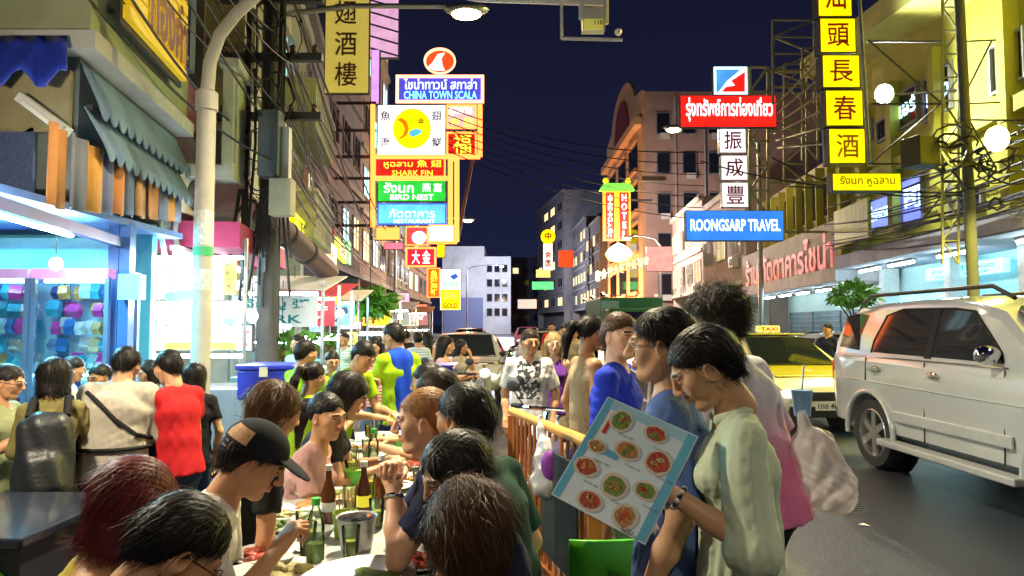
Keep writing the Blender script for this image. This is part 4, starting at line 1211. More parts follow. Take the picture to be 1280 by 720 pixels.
def surf(D, lo, h):
    D[0], D[-1], D[:, 0], D[:, -1], D[:, :, 0], D[:, :, -1] = .5, .5, .5, .5, .5, .5
    S = D < 0
    c = np.zeros(tuple(np.array(D.shape) - 1), dtype=np.int8)
    offs = [(i, j, k) for i in (0, 1) for j in (0, 1) for k in (0, 1)]
    sh = c.shape
    for o in offs: c += S[o[0]:o[0] + sh[0], o[1]:o[1] + sh[1], o[2]:o[2] + sh[2]]
    I = np.argwhere((c > 0) & (c < 8))
    if len(I) == 0: return np.zeros((0, 3)), np.zeros((0, 4), int)
    vals = np.stack([D[I[:, 0] + o[0], I[:, 1] + o[1], I[:, 2] + o[2]] for o in offs], 1)
    pos, cnt = np.zeros((len(I), 3)), np.zeros(len(I))
    for i in range(8):
        for j in range(i + 1, 8):
            if sum(abs(offs[i][q] - offs[j][q]) for q in range(3)) != 1: continue
            a, b = vals[:, i], vals[:, j]
            m = (a < 0) != (b < 0)
            t = np.where(m, a / np.where(np.abs(a - b) < 1e-12, 1, a - b), 0)
            e = np.array(offs[i])[None] + t[:, None] * (np.array(offs[j]) - np.array(offs[i]))[None]
            pos += e * m[:, None]; cnt += m
    V = lo + (I + pos / cnt[:, None]) * h
    idx = np.full(sh, -1, dtype=np.int64)
    idx[I[:, 0], I[:, 1], I[:, 2]] = np.arange(len(I))
    F = []
    for axn in range(3):
        a = [slice(1, -1)] * 3; b = [slice(1, -1)] * 3
        a[axn] = slice(0, -1); b[axn] = slice(1, None)
        s0, s1 = S[tuple(a)], S[tuple(b)]
        E = np.argwhere(s0 != s1)
        if len(E) == 0: continue
        flip = s0[E[:, 0], E[:, 1], E[:, 2]]
        base = E.copy()
        for q in range(3):
            if q != axn: base[:, q] += 1
        u, v = (axn + 1) % 3, (axn + 2) % 3
        def cell(du, dv):
            g_ = base.copy(); g_[:, u] += du; g_[:, v] += dv
            return idx[g_[:, 0], g_[:, 1], g_[:, 2]]
        q4 = np.stack([cell(-1, -1), cell(0, -1), cell(0, 0), cell(-1, 0)], 1)
        q4 = np.where(flip[:, None], q4, q4[:, ::-1])
        F.append(q4)
    F = np.concatenate(F)
    F = F[(F >= 0).all(1)]
    return V, F

def rotm(yaw, pitch=0., roll=0.):
    """columns = right, forward, up of a frame yawed left, pitched down, rolled"""
    cy, sy, cp, sp_, cr, sr = math.cos(yaw), math.sin(yaw), math.cos(pitch), math.sin(pitch), math.cos(roll), math.sin(roll)
    Rz = np.array([[cy, -sy, 0], [sy, cy, 0], [0, 0, 1]])
    Rx = np.array([[1, 0, 0], [0, cp, sp_], [0, -sp_, cp]])
    Ry = np.array([[cr, 0, sr], [0, 1, 0], [-sr, 0, cr]])
    return Rz @ Rx @ Ry

_HEAD = {}
def head_mesh(h, sex):
    key = (h, sex)
    if key in _HEAD: return _HEAD[key]
    s = SDF()
    f = .92 if sex == 'f' else 1.
    s.ell((0, -.015, .03), (.077, .099, .089), .02)
    s.cone((0, .018, .0), (0, .056, -.088), .066, .027 * f + .002, .03)
    for x in (-1, 1):
        s.cone((x * .055 * f, -.005, -.02), (x * .034 * f, .035, -.082), .026, .02, .03)
        s.cone((x * .045, .055, -.012), (x * .036, .062, -.035), .026, .02, .025)
        s.ell((x * .034, .101, .006), (.019, .017, .0105), .012, op='sub')
        s.ell((x * .0325, .0795, .0055), (.0155, .0135, .0118), .004)
        s.cone((x * .046, .079, .025), (x * .014, .088, .024), .0085, .009, .012)
        s.ell((x * .079, -.004, -.006), (.009, .02, .032), .006, rotm(x * -.35, 0, 0))
        s.ell((x * .085, .0, -.004), (.006, .011, .018), .004, op='sub')
        s.ell((x * .0105, .1, -.03), (.0085, .011, .0075), .006)
    s.cone((0, .091, .022), (0, .114 if sex == 'm' else .109, -.022), .0078, .0102, .014)
    s.cone((-.019, .080, -.0515), (0, .0915, -.0495), .0045, .0062, .006); s.cone((.019, .080, -.0515), (0, .0915, -.0495), .0045, .0062, .006)
    s.cone((-.016, .080, -.0600), (0, .0900, -.0620), .005, .0068, .006); s.cone((.016, .080, -.0600), (0, .0900, -.0620), .005, .0068, .006)
    s.cone((-.02, .094, -.0562), (.02, .094, -.0562), .0022, .0022, .003, op='sub')
    s.cone((0, -.022, -.03), (0, -.035, -.15), .056 * (f if sex == 'f' else 1), .054 * f, .03)
    V, F = s.mesh(h)
    c = V[F].mean(1)
    mi = np.zeros(len(F), int)
    x = np.abs(c[:, 0])
    lip = (x < .023 - .25 * np.abs(c[:, 2] + .0565)) & (c[:, 2] > -.0695) & (c[:, 2] < -.0435) & (c[:, 1] > .082)
    brow = (x > .013) & (x < .052) & (np.abs(c[:, 2] - (.0275 + .05 * (.03 - np.abs(x - .03)))) < .0042) & (c[:, 1] > .06)
    lid = (x > .02) & (x < .047) & (np.abs(c[:, 2] - (.0125 - 6 * (x - .0335) ** 2)) < .0024) & (c[:, 1] > .075)
    mi[lip] = 1; mi[brow | lid] = 2
    _HEAD[key] = (V, F, mi)
    return _HEAD[key]

_HAND = {}
def hand_mesh(h, curl, side, spread=.0):
    """local: +y along fingers, +z back of the hand, thumb towards +x*side"""
    key = (h, curl, side, spread)
    if key in _HAND: return _HAND[key]
    s = SDF()
    s.cone((0, -.03, 0), (0, .02, 0), .025, .026, .01, V3(1, 0, 0), 1.15)
    spec = [(.029, .088, (.042, .026, .02), .0092), (.0095, .093, (.047, .03, .021), .0095), (-.0095, .088, (.043, .027, .02), .009), (-.027, .078, (.033, .021, .018), .0078)]
    for i, (x, y, L, r) in enumerate(spec):
        x *= side
        s.cone((x * .6, .012, 0), (x, y, 0), .016, .0125, .014)
        p = V3(x, y, 0)
        a = 0.
        c = curl * (1 + .12 * i)
        dx = x * spread * 6
        for j, l in enumerate(L):
            a += c * (.75, 1.05, .6)[j]
            q = p + l * nrm(V3(dx, math.cos(a), -math.sin(a)))
            s.cone(p, q, r * (1 - .08 * j), r * (.92 - .09 * j), .004)
            p = q
    p = V3(.02 * side, .022, -.004)
    a = .25 + curl * .35
    for j, (l, r) in enumerate(((.042, .0125), (.033, .0105), (.026, .009))):
        d = nrm(V3(side * math.cos(.9 + .25 * j * curl) * (1.1 - .5 * j * curl * .6), math.sin(.9), -math.sin(a) * .8))
        a += curl * .25
        q = p + d * l
        s.cone(p, q, r, r * .9, .008)
        p = q
    V, F = s.mesh(h)
    _HAND[key] = (V, F)
    return _HAND[key]

def hair_mesh(style, h, seed):
    rng = np.random.RandomState(seed)
    ph = rng.rand(8) * 6.28
    s = SDF()
    vol = {'curly': .022, 'wavy': .014, 'bob': .012, 'long': .010, 'pony': .004, 'short': .008, 'crop': .0035, 'bun': .004}[style]
    s.ell((0, -.018, .034), (.079 + vol, .101 + vol, .09 + vol), .01)
    if style in ('bob',):
        s.cone((0, -.035, .03), (0, -.03, -.1), .088, .08, .03, V3(1, 0, 0), 1.12)
        for x in (-1, 1): s.cone((x * .07, .015, .03), (x * .075, .02, -.1), .03, .024, .025)
    if style == 'wavy':
        s.cone((0, -.04, .03), (0, -.042, -.045), .088, .064, .03, V3(1, 0, 0), 1.05)
    if style == 'long':
        s.cone((0, -.05, .0), (0, -.10, -.34), .085, .045, .03, V3(1, 0, 0), 1.2)
        for x in (-1, 1): s.cone((x * .07, .0, .02), (x * .075, -.03, -.2), .03, .022, .025)
    if style == 'pony':
        s.cone((0, -.11, .05), (0, -.16, .03), .022, .03, .02); s.cone((0, -.16, .03), (0, -.19, -.06), .034, .034, .02); s.cone((0, -.19, -.06), (.01, -.18, -.2), .034, .012, .02)
    if style == 'bun':
        s.ell((0, -.12, .03), (.04, .035, .04), .02)
    if style in ('short', 'crop', 'curly'):
        s.cone((0, -.06, -.01), (0, -.062, -.055), .062, .045, .03, V3(1, 0, 0), 1.1)
    def fn(D, X, Y, Z):
        # strand relief running front to back and down
        ang = np.arctan2(X, Z - .02)
        az = np.arctan2(X, -Y + .02)
        if style == 'curly':
            D = D + .007 * (np.sin(X * 170 + ph[0] + 3 * np.sin(Y * 60)) * np.sin(Y * 160 + ph[1] + 2 * np.sin(Z * 70)) * np.sin(Z * 150 + ph[2] + 2 * np.sin(X * 50)))
        else:
            D = D + .0016 * np.sin(ang * 41 + ph[0] + 3 * np.sin(Y * 25 + ph[1])) + .0013 * np.sin(az * 47 + ph[2] + 2 * np.sin(Z * 30))
            D = D + .0025 * np.sin(X * 38 + ph[3]) * np.sin(Y * 34 + ph[4]) * np.sin(Z * 30 + ph[5])
        # face opening
        hl = .062 + .010 * np.sin(X * 60 + ph[6])
        ex, ey, ez = X / (.073 if style not in ('bob', 'long') else .062), (Y - .10) / .088, (Z + .035) / (hl + .035)
        face = (np.sqrt(ex ** 2 + ey ** 2 + ez ** 2) - 1) * .07
        D = np.maximum(D, -face)
        if style in ('short', 'crop', 'curly', 'pony', 'bun'):
            # clear ears and the neck
            e = np.sqrt(((np.abs(X) - .085) / .03) ** 2 + ((Y - .012) / .034) ** 2 + ((Z + .02) / .045) ** 2)
            D = np.maximum(D, -(e - 1) * .03)
            cutz = -.062 + .006 * np.sin(X * 120 + ph[7]) if style not in ('pony', 'bun') else -.05
            if style != 'pony':
                D = np.maximum(D, cutz - Z)
            fr = .02 + .5 * (Y - .02)      # side burn line
            D = np.maximum(D, np.where(Y > .03, (fr - Z) * .5, -1))
        if style == 'wavy': D = np.maximum(D, -.078 + .012 * np.sin(az * 9) - Z)
        if style == 'bob': D = np.maximum(D, -.125 + .004 * np.sin(az * 14) - Z)
        return D
    return s.mesh(h, fn)

def ribbons(V, F, n, L, wd, seed, curl=0., down=1., pull=(0, -.35, -1)):
    rng = np.random.RandomState(seed)
    P = V[F]
    N = np.cross(P[:, 2] - P[:, 0], P[:, 3] - P[:, 1])
    N /= np.linalg.norm(N, axis=1, keepdims=True) + 1e-9
    c = P.mean(1)
    i = rng.randint(0, len(F), n)
    p, nn = c[i], N[i]
    g_ = np.array(pull)[None] * down + rng.randn(n, 3) * (.11 + curl * .7)
    t = g_ - nn * (g_ * nn).sum(1, keepdims=True)
    t /= np.linalg.norm(t, axis=1, keepdims=True) + 1e-9
    t = t + nn * (.06 + .4 * curl + .4 * (rng.rand(n, 1) < .05))
    side = np.cross(t, nn); side /= np.linalg.norm(side, axis=1, keepdims=True) + 1e-9
    l = L * (.5 + rng.rand(n, 1))
    rows = []
    q = p - nn * .002
    for k in range(4):
        w_ = wd * (1, .9, .65, .12)[k]
        rows.append(q - side * w_ / 2); rows.append(q + side * w_ / 2)
        q = q + t * l / 3
        t = t - nn * (.16 + .1 * curl) + np.array((0, 0, -.12)) * down + rng.randn(n, 3) * .3 * curl
    VV = np.stack(rows, 1).reshape(-1, 3)
    b = (np.arange(n) * 8)[:, None]
    FF = np.concatenate([np.concatenate([b + 2 * k, b + 2 * k + 1, b + 2 * k + 3, b + 2 * k + 2], 1) for k in range(3)])
    return VV, FF

SKIN = {'a': (.56, .29, .15), 'b': (.64, .37, .21), 'c': (.42, .20, .09), 'd': (.70, .41, .27)}
def skin_mats(k, lip=(.42, .12, .1), brow=(.03, .02, .015)):
    c = SKIN[k]
    return [mat('skin ' + k, c, .48, noise=.12, ns=25, bump=.12, bs=220, sss=.25),
            mat('lips ' + k, tuple(a * b for a, b in zip(c, (.92, .66, .66))), .4, noise=.05),
            mat('brow', brow, .7, noise=0)]
HAIR = {'black': (.012, .010, .010), 'dark': (.022, .014, .010), 'brown': (.07, .032, .014), 'ginger': (.30, .14, .045), 'red': (.11, .012, .012), 'blond': (.35, .24, .10)}
def hair_mat(k):
    m = mat('hair ' + k, HAIR[k], .45, noise=.5, ns=30)
    m.node_tree.nodes['Principled BSDF'].inputs['Specular IOR Level'].default_value = .18
    return m

def cloth(name, col, bump=.5, bs=22, rough=.85, dirt=0.):
    new = 'cloth ' + name not in MATS
    m = mat('cloth ' + name, col, rough, noise=.16, ns=9, bump=bump, bs=bs, sss=0, dirt=dirt)
    if new:
        for q in m.node_tree.nodes:
            if q.type == 'BUMP': q.inputs['Strength'].default_value = .35; q.inputs['Distance'].default_value = .010
            if q.type == 'TEX_NOISE' and abs(q.inputs['Scale'].default_value - bs) < 1e-4: q.noise_type = 'RIDGED_MULTIFRACTAL'; q.inputs['Scale'].default_value = 5.5; q.inputs['Distortion'].default_value = 1.2; q.inputs['Detail'].default_value = 4; q.inputs['Roughness'].default_value = .6
        m.node_tree.nodes['Principled BSDF'].inputs['Specular IOR Level'].default_value = .2
    return m

def ik(a, t, l1, l2, hint):
    d = t - a
    L = np.linalg.norm(d)
    if L > (l1 + l2) * .995: t = a + d / L * (l1 + l2) * .995; d = t - a; L = np.linalg.norm(d)
    d = d / L
    x = (l1 * l1 - l2 * l2 + L * L) / (2 * L)
    y = math.sqrt(max(0, l1 * l1 - x * x))
    hv = hint - d * (hint @ d)
    return a + d * x + nrm(hv) * y, t

PEOPLE = []
def person(label, px, py, Y, yaw, sex='m', pose='stand', lean=0., hp=0., hy=0., hr=0., larm=None, rarm=None, hair='short', hc='black',
           skin='a', top=None, top_style='tee', sleeve=.62, bottom=None, short=False, size=1., res=.014, z0=0., group='people at the street tables',
           strands=250, lcurl=.5, rcurl=.5, lroll=0., rroll=0., loose=0., fold=.0055, feet=True, apron=None, shoe=(.03, .03, .03), fat=1., collar=False, tail=None, lhint=None, rhint=None):
    tgt = np.array(at(px, py, Y))
    yw = R(yaw)
    RT = rotm(yw)
    ll, sidel = R(lean), 0.
    f_ = (.9 if sex == 'f' else 1.) * fat
    def skeleton(S, pz):
        J = {}
        up1 = V3(0, math.sin(ll * .75), math.cos(ll * .75)); up2 = V3(0, math.sin(ll * 1.2), math.cos(ll * 1.2))
        J['pel'] = V3(0, 0, pz)
        J['wai'] = J['pel'] + up1 * .15 * S
        J['che'] = J['wai'] + up2 * .21 * S
        J['nec'] = J['che'] + up2 * .165 * S
        hm = rotm(R(hy), R(hp), R(hr))
        nd = nrm(up2 * .7 + hm[:, 2] * .6 + V3(0, .12, 0))
        J['hea'] = J['nec'] + nd * .06 * S + hm[:, 2] * .098 * S + hm[:, 1] * .025 * S
        J['hm'], J['up2'], J['up1'] = hm, up2, up1
        return J
    if pose == 'stand':
        S = 1.
        for _ in range(6):
            J = skeleton(S, .93 * S)
            S *= (tgt[2] - z0) / J['hea'][2]
        S = min(max(S, .78), 1.12) if size == 1. else size
        J = skeleton(S, .93 * S)
    else:
        S = size
        J = skeleton(S, .55)
        pz = .55 + (tgt[2] - z0 - J['hea'][2])
        pz = min(max(pz, .40), .74)
        J = skeleton(S, pz)
    off = RT @ J['hea']
    loc = (tgt[0] - off[0], tgt[1] - off[1], z0)
    err = (J['hea'][2] + z0) - tgt[2]
    PEOPLE.append((label[:40], round(S, 2), round(J['pel'][2], 2), round(err, 2)))
    rt = thing('person', label, 'person', loc, yw, group)
    rt['category'] = 'person'
    u = V3(1, 0, 0)
    shw = (.158 if sex == 'm' else .138) * S * (1 + (fat - 1) * .5)
    sho = {s: J['nec'] - J['up2'] * .062 * S + u * s * shw for s in (-1, 1)}
    lu, lf = .285 * S, .25 * S
    elb, wri = {}, {}
    for s, a, hnt in ((-1, larm, lhint), (1, rarm, rhint)):
        t = sho[s] + (V3(s * .05, .03, -.51) if a is None else V3(*a)) * S
        elb[s], wri[s] = ik(sho[s], t, lu, lf, V3(s * .45, -.5, -.6) if hnt is None else V3(*hnt))
    hip = {s: J['pel'] + V3(s * .088 * S * f_, 0, -.04 * S) for s in (-1, 1)}
    kne, ank = {}, {}
    for s in (-1, 1):
        if pose == 'stand':
            ank[s] = V3(s * .11 * S, s * .05 * S, .085 * S)
            kne[s], _ = ik(hip[s], ank[s], .43 * S, .42 * S, V3(0, 1, 0))
        else:
            kn = hip[s] + nrm(V3(s * .28, 1, .0)) * .42 * S
            kn[2] = min(kn[2], .52 * S + .02)
            kne[s] = kn
            ank[s] = V3(kn[0] * 1.05, kn[1] - .05, .085 * S)
    # body
    B = SDF()
    tr = -.004
    B.cone(J['pel'], J['wai'], (.105 + tr) * S * f_, (.092 + tr) * S * f_, .03, u, 1.32)
    B.cone(J['wai'], J['che'], (.092 + tr) * S * f_, (.108 + tr) * S * f_, .03, u, 1.32)
    B.cone(J['che'], J['nec'] - J['up2'] * .055 * S, (.108 + tr) * S * f_, .07 * S * f_, .03, u, 1.45)
    B.cone(J['nec'] - J['up2'] * .05 * S, J['hea'] - J['hm'][:, 2] * .065 * S - J['hm'][:, 1] * .025 * S, .058 * S * f_, .051 * S * f_, .03)
    for s in (-1, 1):
        B.cone(J['nec'] - J['up2'] * .035 * S, sho[s], .05 * S * f_, .052 * S * f_, .03)
        B.cone(sho[s], elb[s], .05 * S * f_, .038 * S * f_, .02)
        B.cone(elb[s], elb[s] * .55 + wri[s] * .45, .038 * S * f_, .038 * S * f_, .02); B.cone(elb[s] * .55 + wri[s] * .45, wri[s], .038 * S * f_, .0255 * S, .02)
        B.cone(hip[s], kne[s], .082 * S * f_, .056 * S * f_, .03)
        B.cone(kne[s], kne[s] * .65 + ank[s] * .35, .054 * S * f_, .054 * S * f_, .02); B.cone(kne[s] * .65 + ank[s] * .35, ank[s], .054 * S * f_, .036 * S, .02)
        B.cone(ank[s] + V3(0, -.02, -.04) * S, ank[s] + V3(s * .03, .14, -.055) * S, .038 * S, .026 * S, .02)
    V, F = B.mesh(res)
    MI = np.zeros(len(F), int)
    Vs, Fs, Ms, k = [V], [F], [MI], len(V)
    hres = .0042 if res <= .010 else .006 if res <= .014 else .009
    HV, HF, HM = head_mesh(hres, sex)
    HVt = (HV * S) @ J['hm'].T + J['hea']
    Vs.append(HVt); Fs.append(HF + k); Ms.append(HM); k += len(HV)
    hands = {}
    for s, cu, rl in ((-1, lcurl, lroll), (1, rcurl, rroll)):
        hd, hf = hand_mesh(.0042 if res <= .010 else .0065, cu, -s)
        d = nrm(wri[s] - elb[s])
        side = nrm(np.cross(d, V3(0, 0, 1)) + 1e-6) if abs(d[2]) < .92 else nrm(np.cross(d, V3(0, 1, 0)))
        upv = np.cross(side, d)
        c_, s_ = math.cos(R(rl)), math.sin(R(rl))
        sd, uv = side * c_ + upv * s_, -side * s_ + upv * c_
        M = np.stack([sd, d, uv], 1)
        hv = (hd * S * (1. if sex == 'm' else .92)) @ M.T + wri[s] + d * .012
        hands[s] = (wri[s] + d * .09 * S, M)
        Vs.append(hv); Fs.append(hf + k); Ms.append(np.zeros(len(hf), int)); k += len(hv)
    raw_mesh('body', np.concatenate(Vs), np.concatenate(Fs), skin_mats(skin, brow=HAIR[hc] if hc in ('ginger', 'blond') else (.02, .014, .01)), rt, np.concatenate(Ms))
    # eyes
    if res <= .014:
        for s in (-1, 1):
            b = MB()
            c = V3(s * .0325, .0795, .0055)
            ew = .0122
            prof = [(math.sin(math.pi * i / 8), -math.cos(math.pi * i / 8)) for i in range(9)]
            b.ell((0, 0, 0), (ew, ew, ew * .74), 12, 8, 0)
            b.ell((0, ew * .62, -.0012), (.0062, .0062, .0062), 10, 6, 1)
            vv = (np.array(b.v) + c) * S @ J['hm'].T + J['hea']
            b.v = [tuple(q) for q in vv]
            b.build('eye', [mat('eye white', (.75, .72, .68), .25, noise=0), mat('iris', (.03, .018, .012), .15, noise=0)], rt, smooth=True)
    # hair
    seed = abs(hash(label)) % 9999 if False else sum(ord(q) * (i + 3) for i, q in enumerate(label)) % 9973
    if hair:
        hv, hf = hair_mesh(hair, .0052 if res <= .010 else .0075 if res <= .014 else .011, seed)
        if strands:
            cl = {'curly': 1.2, 'wavy': .3}.get(hair, .06)
            st_ = .055 if hair in ('long', 'bob', 'wavy') else .038
            rv, rf = ribbons(hv, hf, int(strands * (3.5 if res <= .010 else 3)), st_, .0013 if res <= .010 else .0028, seed, cl)
            hf = np.concatenate([hf, rf + len(hv)]); hv = np.concatenate([hv, rv])
        hv = (hv * S) @ J['hm'].T + J['hea']
        raw_mesh('hair', hv, hf, hair_mat(hc), rt)
    # top
    rng = np.random.RandomState(seed)
    def folds(amp, pleat=0.):
        ks = rng.randn(7, 3) * np.array([[24.], [24], [34], [44], [55], [65], [75]]) + 6
        ph = rng.rand(7) * 6.28
        def fn(D, X, Y_, Z):
            n = 0
            for i in range(7):
                q_ = np.sin(X * ks[i, 0] + Y_ * ks[i, 1] + Z * ks[i, 2] * .6 + ph[i] + 1.5 * np.sin(Z * 9 + X * 7 + i)); n = n + (q_ if i < 3 else (1 - 2 * np.abs(q_)) * .7)
            D = D + amp * n / 3.2
            if pleat:
                D = D + pleat * np.sin(np.arctan2(X, Y_ - J['pel'][1] * .0) * 26 + 2 * np.sin(Z * 6)) * np.clip((J['che'][2] - .05 - Z) * 5, 0, 1)
            return D
        return fn
    if top is not None:
        T = SDF()
        e = .014 + loose
        blouse = top_style == 'blouse'
        hem = J['pel'] - J['up1'] * ((.09 if top_style != 'blouse' else .22) * S)
        if pose == 'sit': hem = J['pel'] - J['up1'] * .04
        T.cone(J['wai'], hem, (.098 + e) * S * f_, (.122 + e + (.07 if blouse else 0.004)) * S * f_, .03, u, 1.32, cut=True)
        T.cone(J['wai'], J['che'], (.098 + e) * S * f_, (.108 + e) * S * f_, .03, u, 1.32)
        T.cone(J['che'], J['nec'] - J['up2'] * .055 * S, (.108 + e) * S * f_, (.07 + .012) * S * f_, .03, u, 1.45)
        if sex == 'f':
            for s in (-1, 1): T.ell(J['che'] + u * s * .065 * S + V3(0, .085, -.02) * S, np.array((.055, .045, .05)) * S, .03)
        for s in (-1, 1):
            if top_style != 'tank':
                T.cone(J['nec'] - J['up2'] * .04 * S, sho[s], (.050 + .004) * S * f_, (.050 + e * .6) * S * f_, .035)
                slv = sleeve
                r1 = .047 + e * .8
                if slv <= 1:
                    en = sho[s] + (elb[s] - sho[s]) * slv
                    T.cone(sho[s], en, r1 * S * f_, (r1 + (.016 if blouse else .004)) * S * f_, .02, cut=True)
                else:
                    en = elb[s] + (wri[s] - elb[s]) * (slv - 1)
                    rb = .045 + e * .8 + (.022 if blouse else 0)
                    T.cone(sho[s], elb[s], r1 * S * f_, rb * S * f_, .02)
                    T.cone(elb[s], en, rb * S * f_, (.034 + e * .6) * S * f_, .02, cut=True)
            else:
                T.cone(J['nec'] - J['up2'] * .05 * S + u * s * .05, sho[s] - u * s * .05 - J['up2'] * .02, .045 * S * f_, .045 * S * f_, .02)
        # neckline
        T.cone(J['nec'] + J['up2'] * .06 * S + V3(0, .05, 0), J['nec'] + V3(0, .03, -.01), .062 * S, .052 * S, .008, op='sub')
        tv, tf = T.mesh(max(.0085, res * .95), folds(fold, .006 if blouse else 0.))
        raw_mesh('blouse' if blouse else 'tank_top' if top_style == 'tank' else 'shirt', tv, tf, top, rt)
        if collar:
            b = SDF()
            for i in range(10):
                a0, a1 = -2.2 + i * .44 + 0.0, -2.2 + (i + 1) * .44
                r_ = .062 * S
                c0 = J['nec'] + V3(math.sin(a0) * r_, -math.cos(a0) * r_ * .95 + .02, .01 - .018 * (1 - math.cos(a0)))
                c1 = J['nec'] + V3(math.sin(a1) * r_, -math.cos(a1) * r_ * .95 + .02, .01 - .018 * (1 - math.cos(a1)))
                b.cone(c0, c1, .016, .016, .006)
            cv, cf = b.mesh(.006)
            raw_mesh('collar', cv, cf, top, rt)
    if bottom is not None:
        T = SDF()
        T.cone(J['pel'] + J['up1'] * .06 * S, J['pel'] - J['up1'] * .05 * S, .106 * S * f_, .112 * S * f_, .03, u, 1.3, cut0=True)
        for s in (-1, 1):
            T.cone(hip[s], kne[s] if not short else hip[s] * .2 + kne[s] * .8, .095 * S * f_, .072 * S * f_, .03, cut=short)
            if not short: T.cone(kne[s], ank[s] + V3(0, 0, .01), .068 * S * f_, .056 * S, .02, cut=True)
        tv, tf = T.mesh(max(.011, res), folds(.004))
        raw_mesh('shorts' if short else 'trousers', tv, tf, bottom, rt)
    if feet:
        for s in (-1, 1):
            b = SDF()
            a = ank[s]
            b.cone(a + V3(0, -.025, -.04) * S, a + V3(s * .03, .15, -.052) * S, .043 * S, .032 * S, .02, V3(1, 0, 0), 1.1)
            def fl(D, X, Y_, Z): return np.maximum(D, .004 - Z)
            sv, sf = b.mesh(.014, fl)
            raw_mesh('shoe', sv, sf, mat('shoe %d' % int(shoe[0] * 100), shoe, .5), rt)
    J.update(sho=sho, elb=elb, wri=wri, hip=hip, kne=kne, S=S, hands=hands, loc=loc, f=f_, u=u, RT=RT)
    J['rt'] = rt
    return J

def on_person(J, name, sdf, h, m, fn=None, top=False):
    v, f = sdf.mesh(h, fn)
    return raw_mesh(name, v, f, m, J['rt'])

def to_world(J, p):
    return Vector(J['RT'] @ np.asarray(p) + np.array(J['loc']))

def hp_(J, x, y, z):
    """point in head space -> person local"""
    return J['hea'] + J['hm'] @ (np.array((x, y, z)) * J['S'])

def spectacles(J, m=None):
    b = MB()
    for s in (-1, 1):
        pts = [hp_(J, s * .033 + .021 * math.cos(a), .106 - .006 * abs(math.cos(a)), .003 + .016 * math.sin(a)) for a in np.linspace(0, 2 * math.pi, 15)]
        b.tube(pts, .0017, 6)
        b.tube([hp_(J, s * .054, .102, .006), hp_(J, s * .074, .07, .008), hp_(J, s * .083, .0, .008), hp_(J, s * .082, -.015, -.005)], .0017, 6)
    b.tube([hp_(J, -.012, .106, .006), hp_(J, .012, .106, .006)], .0017, 6)
    return b.build('glasses', m or mat('glasses frame', (.02, .02, .02), .3), J['rt'])

def strap(J, pts, r, m, name='strap'):
    b = MB(); b.tube([tuple(p) for p in pts], r, 6)
    return b.build(name, m, J['rt'], smooth=True)
# ------------------------------------------------------------------ utility pole, duct, cables
up = thing('utility_pole', 'dark utility pole loaded with tangled cables beside the stalls', 'pole', (at(334, 440, 9.).x, 9., .12))
ux_ = at(334, 440, 9.).x
b = MB(); b.tube([(ux_, 9, .12), (ux_, 9, 4), (ux_, 9, 9)], [.15, .14, .12], 10); b.build('post', mat('sooty concrete', (.11, .11, .11), .85, dirt=.5), up, world=True, smooth=True)
for z in (4.4, 5.2, 6.0):
    b = MB(); b.box((ux_, 8.9, z), (1.4, .1, .1)); ca = b.build('cross_arm', m_iron, up, world=True)
    for i in range(5):
        b = MB(); b.lathe([(.03, 0), (.045, .03), (.03, .06), (.045, .09), (.02, .12)], 8, (ux_ - .6 + i * .3, 8.9, z + .05)); b.build('insulator', mat('brown porcelain', (.12, .05, .03), .25), ca, world=True)
b = MB(); p0, p1 = at(327, 140, 8.6), at(351, 222, 8.6); b.box(((p0.x + p1.x) / 2, 8.6, (p0.z + p1.z) / 2), (p1.x - p0.x, .25, p0.z - p1.z)); b.build('junction_box', mat('slate box', (.10, .13, .16), .5, dirt=.3), up, world=True, bevel=.015)
b = MB(); p0, p1 = at(352, 160, 8.65), at(362, 238, 8.65); b.box(((p0.x + p1.x) / 2, 8.65, (p0.z + p1.z) / 2), (p1.x - p0.x, .12, p0.z - p1.z)); b.build('meter_box', m_white, up, world=True)
b = MB(); p0, p1 = at(340, 225, 8.5), at(366, 270, 8.5); b.box(((p0.x + p1.x) / 2, 8.5, (p0.z + p1.z) / 2), (p1.x - p0.x, .2, p0.z - p1.z)); b.build('meter_box', mat('cream box', (.5, .48, .33), .6, dirt=.4), up, world=True)
du = thing('exhaust_duct', 'thick brown exhaust pipe slanting out beside the cable pole', 'duct', at(380, 320, 10))
b = MB(); b.tube([at(330, 268, 8.8), at(408, 338, 10.6), at(411, 341, 10.7)], [.17, .17, .165], 16); b.build('pipe', mat('brown duct', (.16, .10, .11), .5, dirt=.4), du, world=True, smooth=True)
for k in (.3, .62):
    p = at(330, 268, 8.8).lerp(at(408, 338, 10.6), k); q = at(330, 268, 8.8).lerp(at(408, 338, 10.6), k + .03)
    b = MB(); b.tube([p, q], .185, 16); b.build('pipe_band', m_iron, du, world=True)
for (px, py, Y, lab) in ((228, 245, 8.2, 'white air conditioner unit by the curved pole'), (210, 235, 7.9, 'grey air conditioner unit below the blue awning end')):
    c = at(px, py, Y)
    t = thing('air_conditioner', lab, 'air conditioner', c)
    b = MB(); b.box((0, 0, 0), (.3, .7, .5)); b.build('casing', m_white, t, bevel=.015)
    b = MB(); b.lathe([(.02, 0), (.19, 0), (.19, .02), (.16, .02), (.16, .005)], 16, (.152, 0, 0), rot=Matrix.Rotation(R(90), 3, 'Y')); b.build('fan_grille', m_iron, t)
    b = MB(); b.tube([(.1, -.3, -.2), (.12, -.4, -.5), (.2, -.35, -1.0), (.25, -.2, -1.3)], .03, 8); b.build('hose', m_pvc, t, smooth=True)

